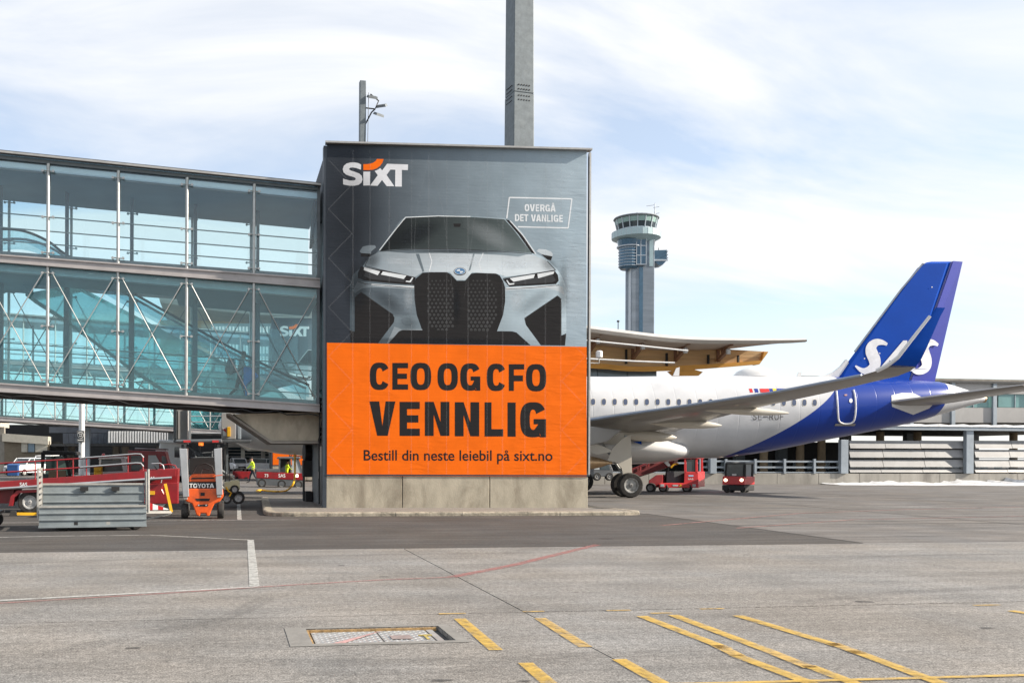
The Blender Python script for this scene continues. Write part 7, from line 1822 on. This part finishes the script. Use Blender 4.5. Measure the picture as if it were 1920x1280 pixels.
tr(tk, 'cab_roof', rect(1262, 856, 1309, 860), YK - .05, 1.8, M_REDB, .03); tr(tk, 'windscreen', rect(1287, 861, 1304, 885), YK + .06, .03, M_GLS)
tr(tk, 'number_sign', rect(1291, 890, 1300, 893), YK - .012, .01, pm('pale blue sign', (.3, .5, .7), .5)); txt(tk, 'SAS', 1290, 896, 1300, 899, YK - .006, M_LET)
tr(tk, 'lamp', rect(1239, 907, 1246, 912), YK - .1, .02, M_GLSL); tr(tk, 'lamp', rect(1299, 907, 1305, 912), YK - .1, .02, M_GLSL); tr(tk, 'blue_plate', rect(1262, 908, 1272, 911), YK - .1, .02, M_LBLUE if 'M_LBLUE' in globals() else M_GLSL)
tr(tk, 'warning_triangle', [(1274, 912), (1280, 912), (1277, 907)], YK - .1, .02, M_YEL)
bm_ = tr(tk, 'boom', [(1170, 892), (1180, 897), (1258, 872), (1262, 858), (1246, 856), (1174, 884)], YK + .5, .9, pm('dark red boom', (.16, .012, .015), .5), .02)
for dy in (.42, 1.42): trt(tk, 'boom_rail', [(1168, 884), (1200, 872), (1246, 852)], YK + dy, .04, M_RED); 
for x in (1180, 1196, 1212, 1228): trt(tk, 'boom_stanchion', [(x, 888 - (x - 1180) * .42), (x, 879 - (x - 1180) * .42)], YK + .42, .03, M_RED)
tr(tk, 'boom_prop', [(1240, 905), (1244, 905), (1248, 874), (1244, 874)], YK + .7, .2, M_BLACK); tr(tk, 'engine_gear', rect(1246, 884, 1280, 905), YK + .5, 1, M_VGR)
trt(tk, 'yellow_hose', [(1256, 876), (1262, 870), (1270, 869)], YK + .2, .05, M_YEL)
for x in (1219, 1243, 1287): trw(tk, x, 914, YK + .2, 9.5, .3); 
EXD, EXY = Vector((0, 1, 0)), 0.0
# small service vehicles glimpsed behind the engine
YQ = YW - 3
gv = at_y('service_van', 'dark service van glimpsed behind the engine beside the wheels', 'van', 1135, 885, YQ)
tr(gv, 'body', [(1112, 893), (1150, 893), (1150, 882), (1144, 868), (1112, 867)], YQ, 1.8, M_VGR, .04); tr(gv, 'window', [(1126, 880), (1144, 880), (1140, 870), (1126, 870)], YQ - .02, .04, M_GLS); tr(gv, 'side_window', rect(1114, 870, 1124, 880), YQ - .02, .04, M_GLSL)
for x in (1119, 1142): trw(gv, x, 893, YQ + .1, 8, .25)

# ---------------------------------------------------------------- people
def person(label, loc, rz, h=1.78, stride=.3, mats=None, arm=(.3, -.3), bend=0.0, sit=False, zsplit=.50):
    P_ = thing('person', label, 'person', loc, rz); k = h / 1.78
    V = []; E = []; Rd = []
    def v(x, y, z, r_): V.append((x * k, y * k, z * k)); Rd.append(tuple(q * k for q in r_) if isinstance(r_, tuple) else r_ * k); return len(V) - 1
    def e(a, b_): E.append((a, b_))
    hz = .93
    pe = v(0, 0, hz, (.15, .11)); sp = v(.02 + bend * .3, 0, 1.12, (.14, .10)); ch = v(.04 + bend * .7, 0, 1.33, (.17, .115)); nk = v(.05 + bend, 0, 1.50, .055); hb = v(.07 + bend * 1.2, 0, 1.60, .085); ht = v(.08 + bend * 1.3, 0, 1.71, .085)
    for a, b_ in ((pe, sp), (sp, ch), (ch, nk), (nk, hb), (hb, ht)): e(a, b_)
    for s_, an in ((-1, arm[0]), (1, arm[1])):
        sh = v(.03 + bend * .8, s_ * .19, 1.42, .065); el = v(.03 + bend * .8 + math.sin(an) * .28, s_ * .25, 1.42 - math.cos(an) * .28, .05); e(ch, sh); e(sh, el)
        f = an + (.55 if an > 0 else .25); wx_, wz_ = V[el][0] / k + math.sin(f) * .25, V[el][2] / k - math.cos(f) * .25
        wr = v(wx_, s_ * .24, wz_, .033); e(el, wr); dx, dz = math.sin(f), -math.cos(f)
        pa = v(wx_ + dx * .07, s_ * .24, wz_ + dz * .07, (.036, .02)); e(wr, pa)
        for q, ln in enumerate((.075, .085, .08, .065)):
            o_ = -.03 + q * .02; a1 = v(wx_ + dx * (.07 + ln * .55) , s_ * .24 + o_, wz_ + dz * (.07 + ln * .55), .009); e(pa, a1); a2 = v(wx_ + dx * (.07 + ln) + .015, s_ * .24 + o_, wz_ + dz * (.07 + ln), .008); e(a1, a2)
        th_ = v(wx_ + dx * .06 + .035, s_ * .24 - s_ * .035, wz_ + dz * .06, .01); e(wr, th_)
    for s_, an in ((-1, stride), (1, -stride)):
        hp = v(0, s_ * .09, hz - .06, .09); e(pe, hp)
        if sit: kn = v(.42, s_ * .11, hz - .02, .065); an_ = v(.44, s_ * .11, hz - .44, .042); to = v(.62, s_ * .12, hz - .5, .036)
        else:
            kn = v(math.sin(an) * .43 + .03, s_ * .10, hz - .06 - math.cos(an) * .42, .065); lo = an - (.45 if an < 0 else .12)
            az = hz - .06 - math.cos(an) * .42 - math.cos(lo) * .41; an_ = v(math.sin(an) * .43 + .03 + math.sin(lo) * .41, s_ * .10, max(az, .08), .042)
            to = v(V[an_][0] / k + .19, s_ * .11, max(.04, V[an_][2] / k - (.06 if an > 0 else .05)), .036)
        e(hp, kn); e(kn, an_); e(an_, to)
    body = skin_body('body', V, E, Rd, mats, P_, 2)
    for poly in body.data.polygons:
        c = poly.center; z = c.z / k; hands = z < 1.02 and abs(c.y / k) > .185 and z > .6
        poly.material_index = 3 if z > 1.49 or hands else (0 if z > hz + zsplit - .5 else (1 if z > .11 else 2))
        poly.use_smooth = True
    hx, hz_ = V[ht][0], V[ht][2]
    MB().blob((hx + .10 * k, 0, hz_ - .06 * k), .022 * k, .018 * k, .028 * k, 8, 5).build('nose', mats[3], P_, smooth=True)
    for s_ in (-1, 1): MB().blob((hx + .085 * k, s_ * .032 * k, hz_ - .025 * k), .01 * k, .013 * k, .009 * k, 6, 4).build('eye', M_BLACK, P_); MB().blob((hx - .0 * k, s_ * .085 * k, hz_ - .05 * k), .02 * k, .012 * k, .03 * k, 6, 4).build('ear', mats[3], P_)
    MB().blob((hx - .02 * k, 0, hz_ + .015 * k), .105 * k, .098 * k, .09 * k, 12, 8).build('hair' if not sit else 'cap', mats[4], P_, smooth=True)
    return P_
M_SHOE = pm('dark shoes', (.03, .03, .032), .6); M_HAIR = pm('brown hair', (.10, .05, .025), .8); M_GREYC = pm('grey hoodie', (.42, .47, .49), .85, var=.15, scale=8); M_BLK = pm('black trousers', (.015, .016, .02), .8)
M_CAPB = pm('black beanie', (.012, .012, .014), .9)
yp = YB + .85; q = on_y(449, 690, yp); zf = Z_BT(q.x) - .05
wk = person('traveller with brown hair and grey backpack walking down the lower bridge level', (q.x, yp, zf), R(0), 1.76, .34, [M_GREYC, M_BLK, M_SHOE, M_SKIN, M_HAIR], (.5, .15), .06)
bp_ = thing('backpack', 'grey backpack on the back of the traveller in the bridge', 'backpack', (q.x - .30, yp, zf + 1.16))
MB().blob((0, 0, .08), .17, .2, .30, 14, 10).build('main_bag', pm('grey backpack cloth', (.20, .24, .26), .85), bp_, smooth=True); MB().blob((-.12, 0, -.02), .08, .15, .16, 12, 8).build('front_pocket', pm('grey backpack cloth', (.20, .24, .26), .85), bp_, smooth=True)
for s_ in (-1, 1): MB().path([(.05, s_ * .12, .3), (.18, s_ * .14, .36), (.4, s_ * .15, .28), (.42, s_ * .15, .05), (.25, s_ * .16, -.1), (.08, s_ * .14, -.12)], .02, 6).build('strap', M_BLK, bp_)
jk = thing('jacket', 'bright blue jacket carried over the traveller\'s arm', 'jacket', (q.x + .30, yp - .25, zf + .95))
mb = MB(); rings = []
for x_, w_, z0, z1 in ((-.16, .05, -.62, .22), (-.08, .10, -.5, .30), (.02, .12, -.34, .26), (.14, .11, -.22, .17), (.26, .08, -.15, .06), (.34, .04, -.12, -.02)):
    rings.append([(x_, -w_, z0 * .8), (x_ + .01, -w_ * 1.25, (z0 + z1) / 2), (x_, -w_ * .7, z1), (x_, w_ * .7, z1), (x_ - .01, w_ * 1.2, (z0 + z1) / 2), (x_, w_, z0)])
mb.loft(rings).build('folded_cloth', pm('bright blue cloth', (.02, .24, .75), .7, var=.2, scale=6, bump=.4), jk, smooth=True)
MB().path([(-.1, .02, -.4), (-.06, .0, -.6), (-.09, .0, -.85)], .05, 8, .035).build('hanging_sleeve', pm('bright blue cloth', (.015, .16, .55), .7), jk, smooth=True)
p = gnd(474, 905)
hv = person('ground worker in yellow hi-vis vest and black hat walking beside the flatbed tug', (p.x, p.y, 0), R(195), 1.82, .3, [M_HVIS, M_NAVYC, M_SHOE, M_SKIN, M_CAPB], (.35, -.25), .02)
for z_ in (1.02, 1.16): MB().lathe([(.176, -.025), (.178, .025)], (.03, 0, z_ * 1.02), (0, 0, 1), 16).build('reflective_band', M_SIL, hv)
q = on_y(537, 884, YS + .75); dr = person('driver in hi-vis vest sitting in the flatbed tug cab', (q.x, YS + .75, -.08), R(0), 1.74, .3, [M_HVIS, M_NAVYC, M_SHOE, M_SKIN, M_CAPB], (.7, .7), .03, True)
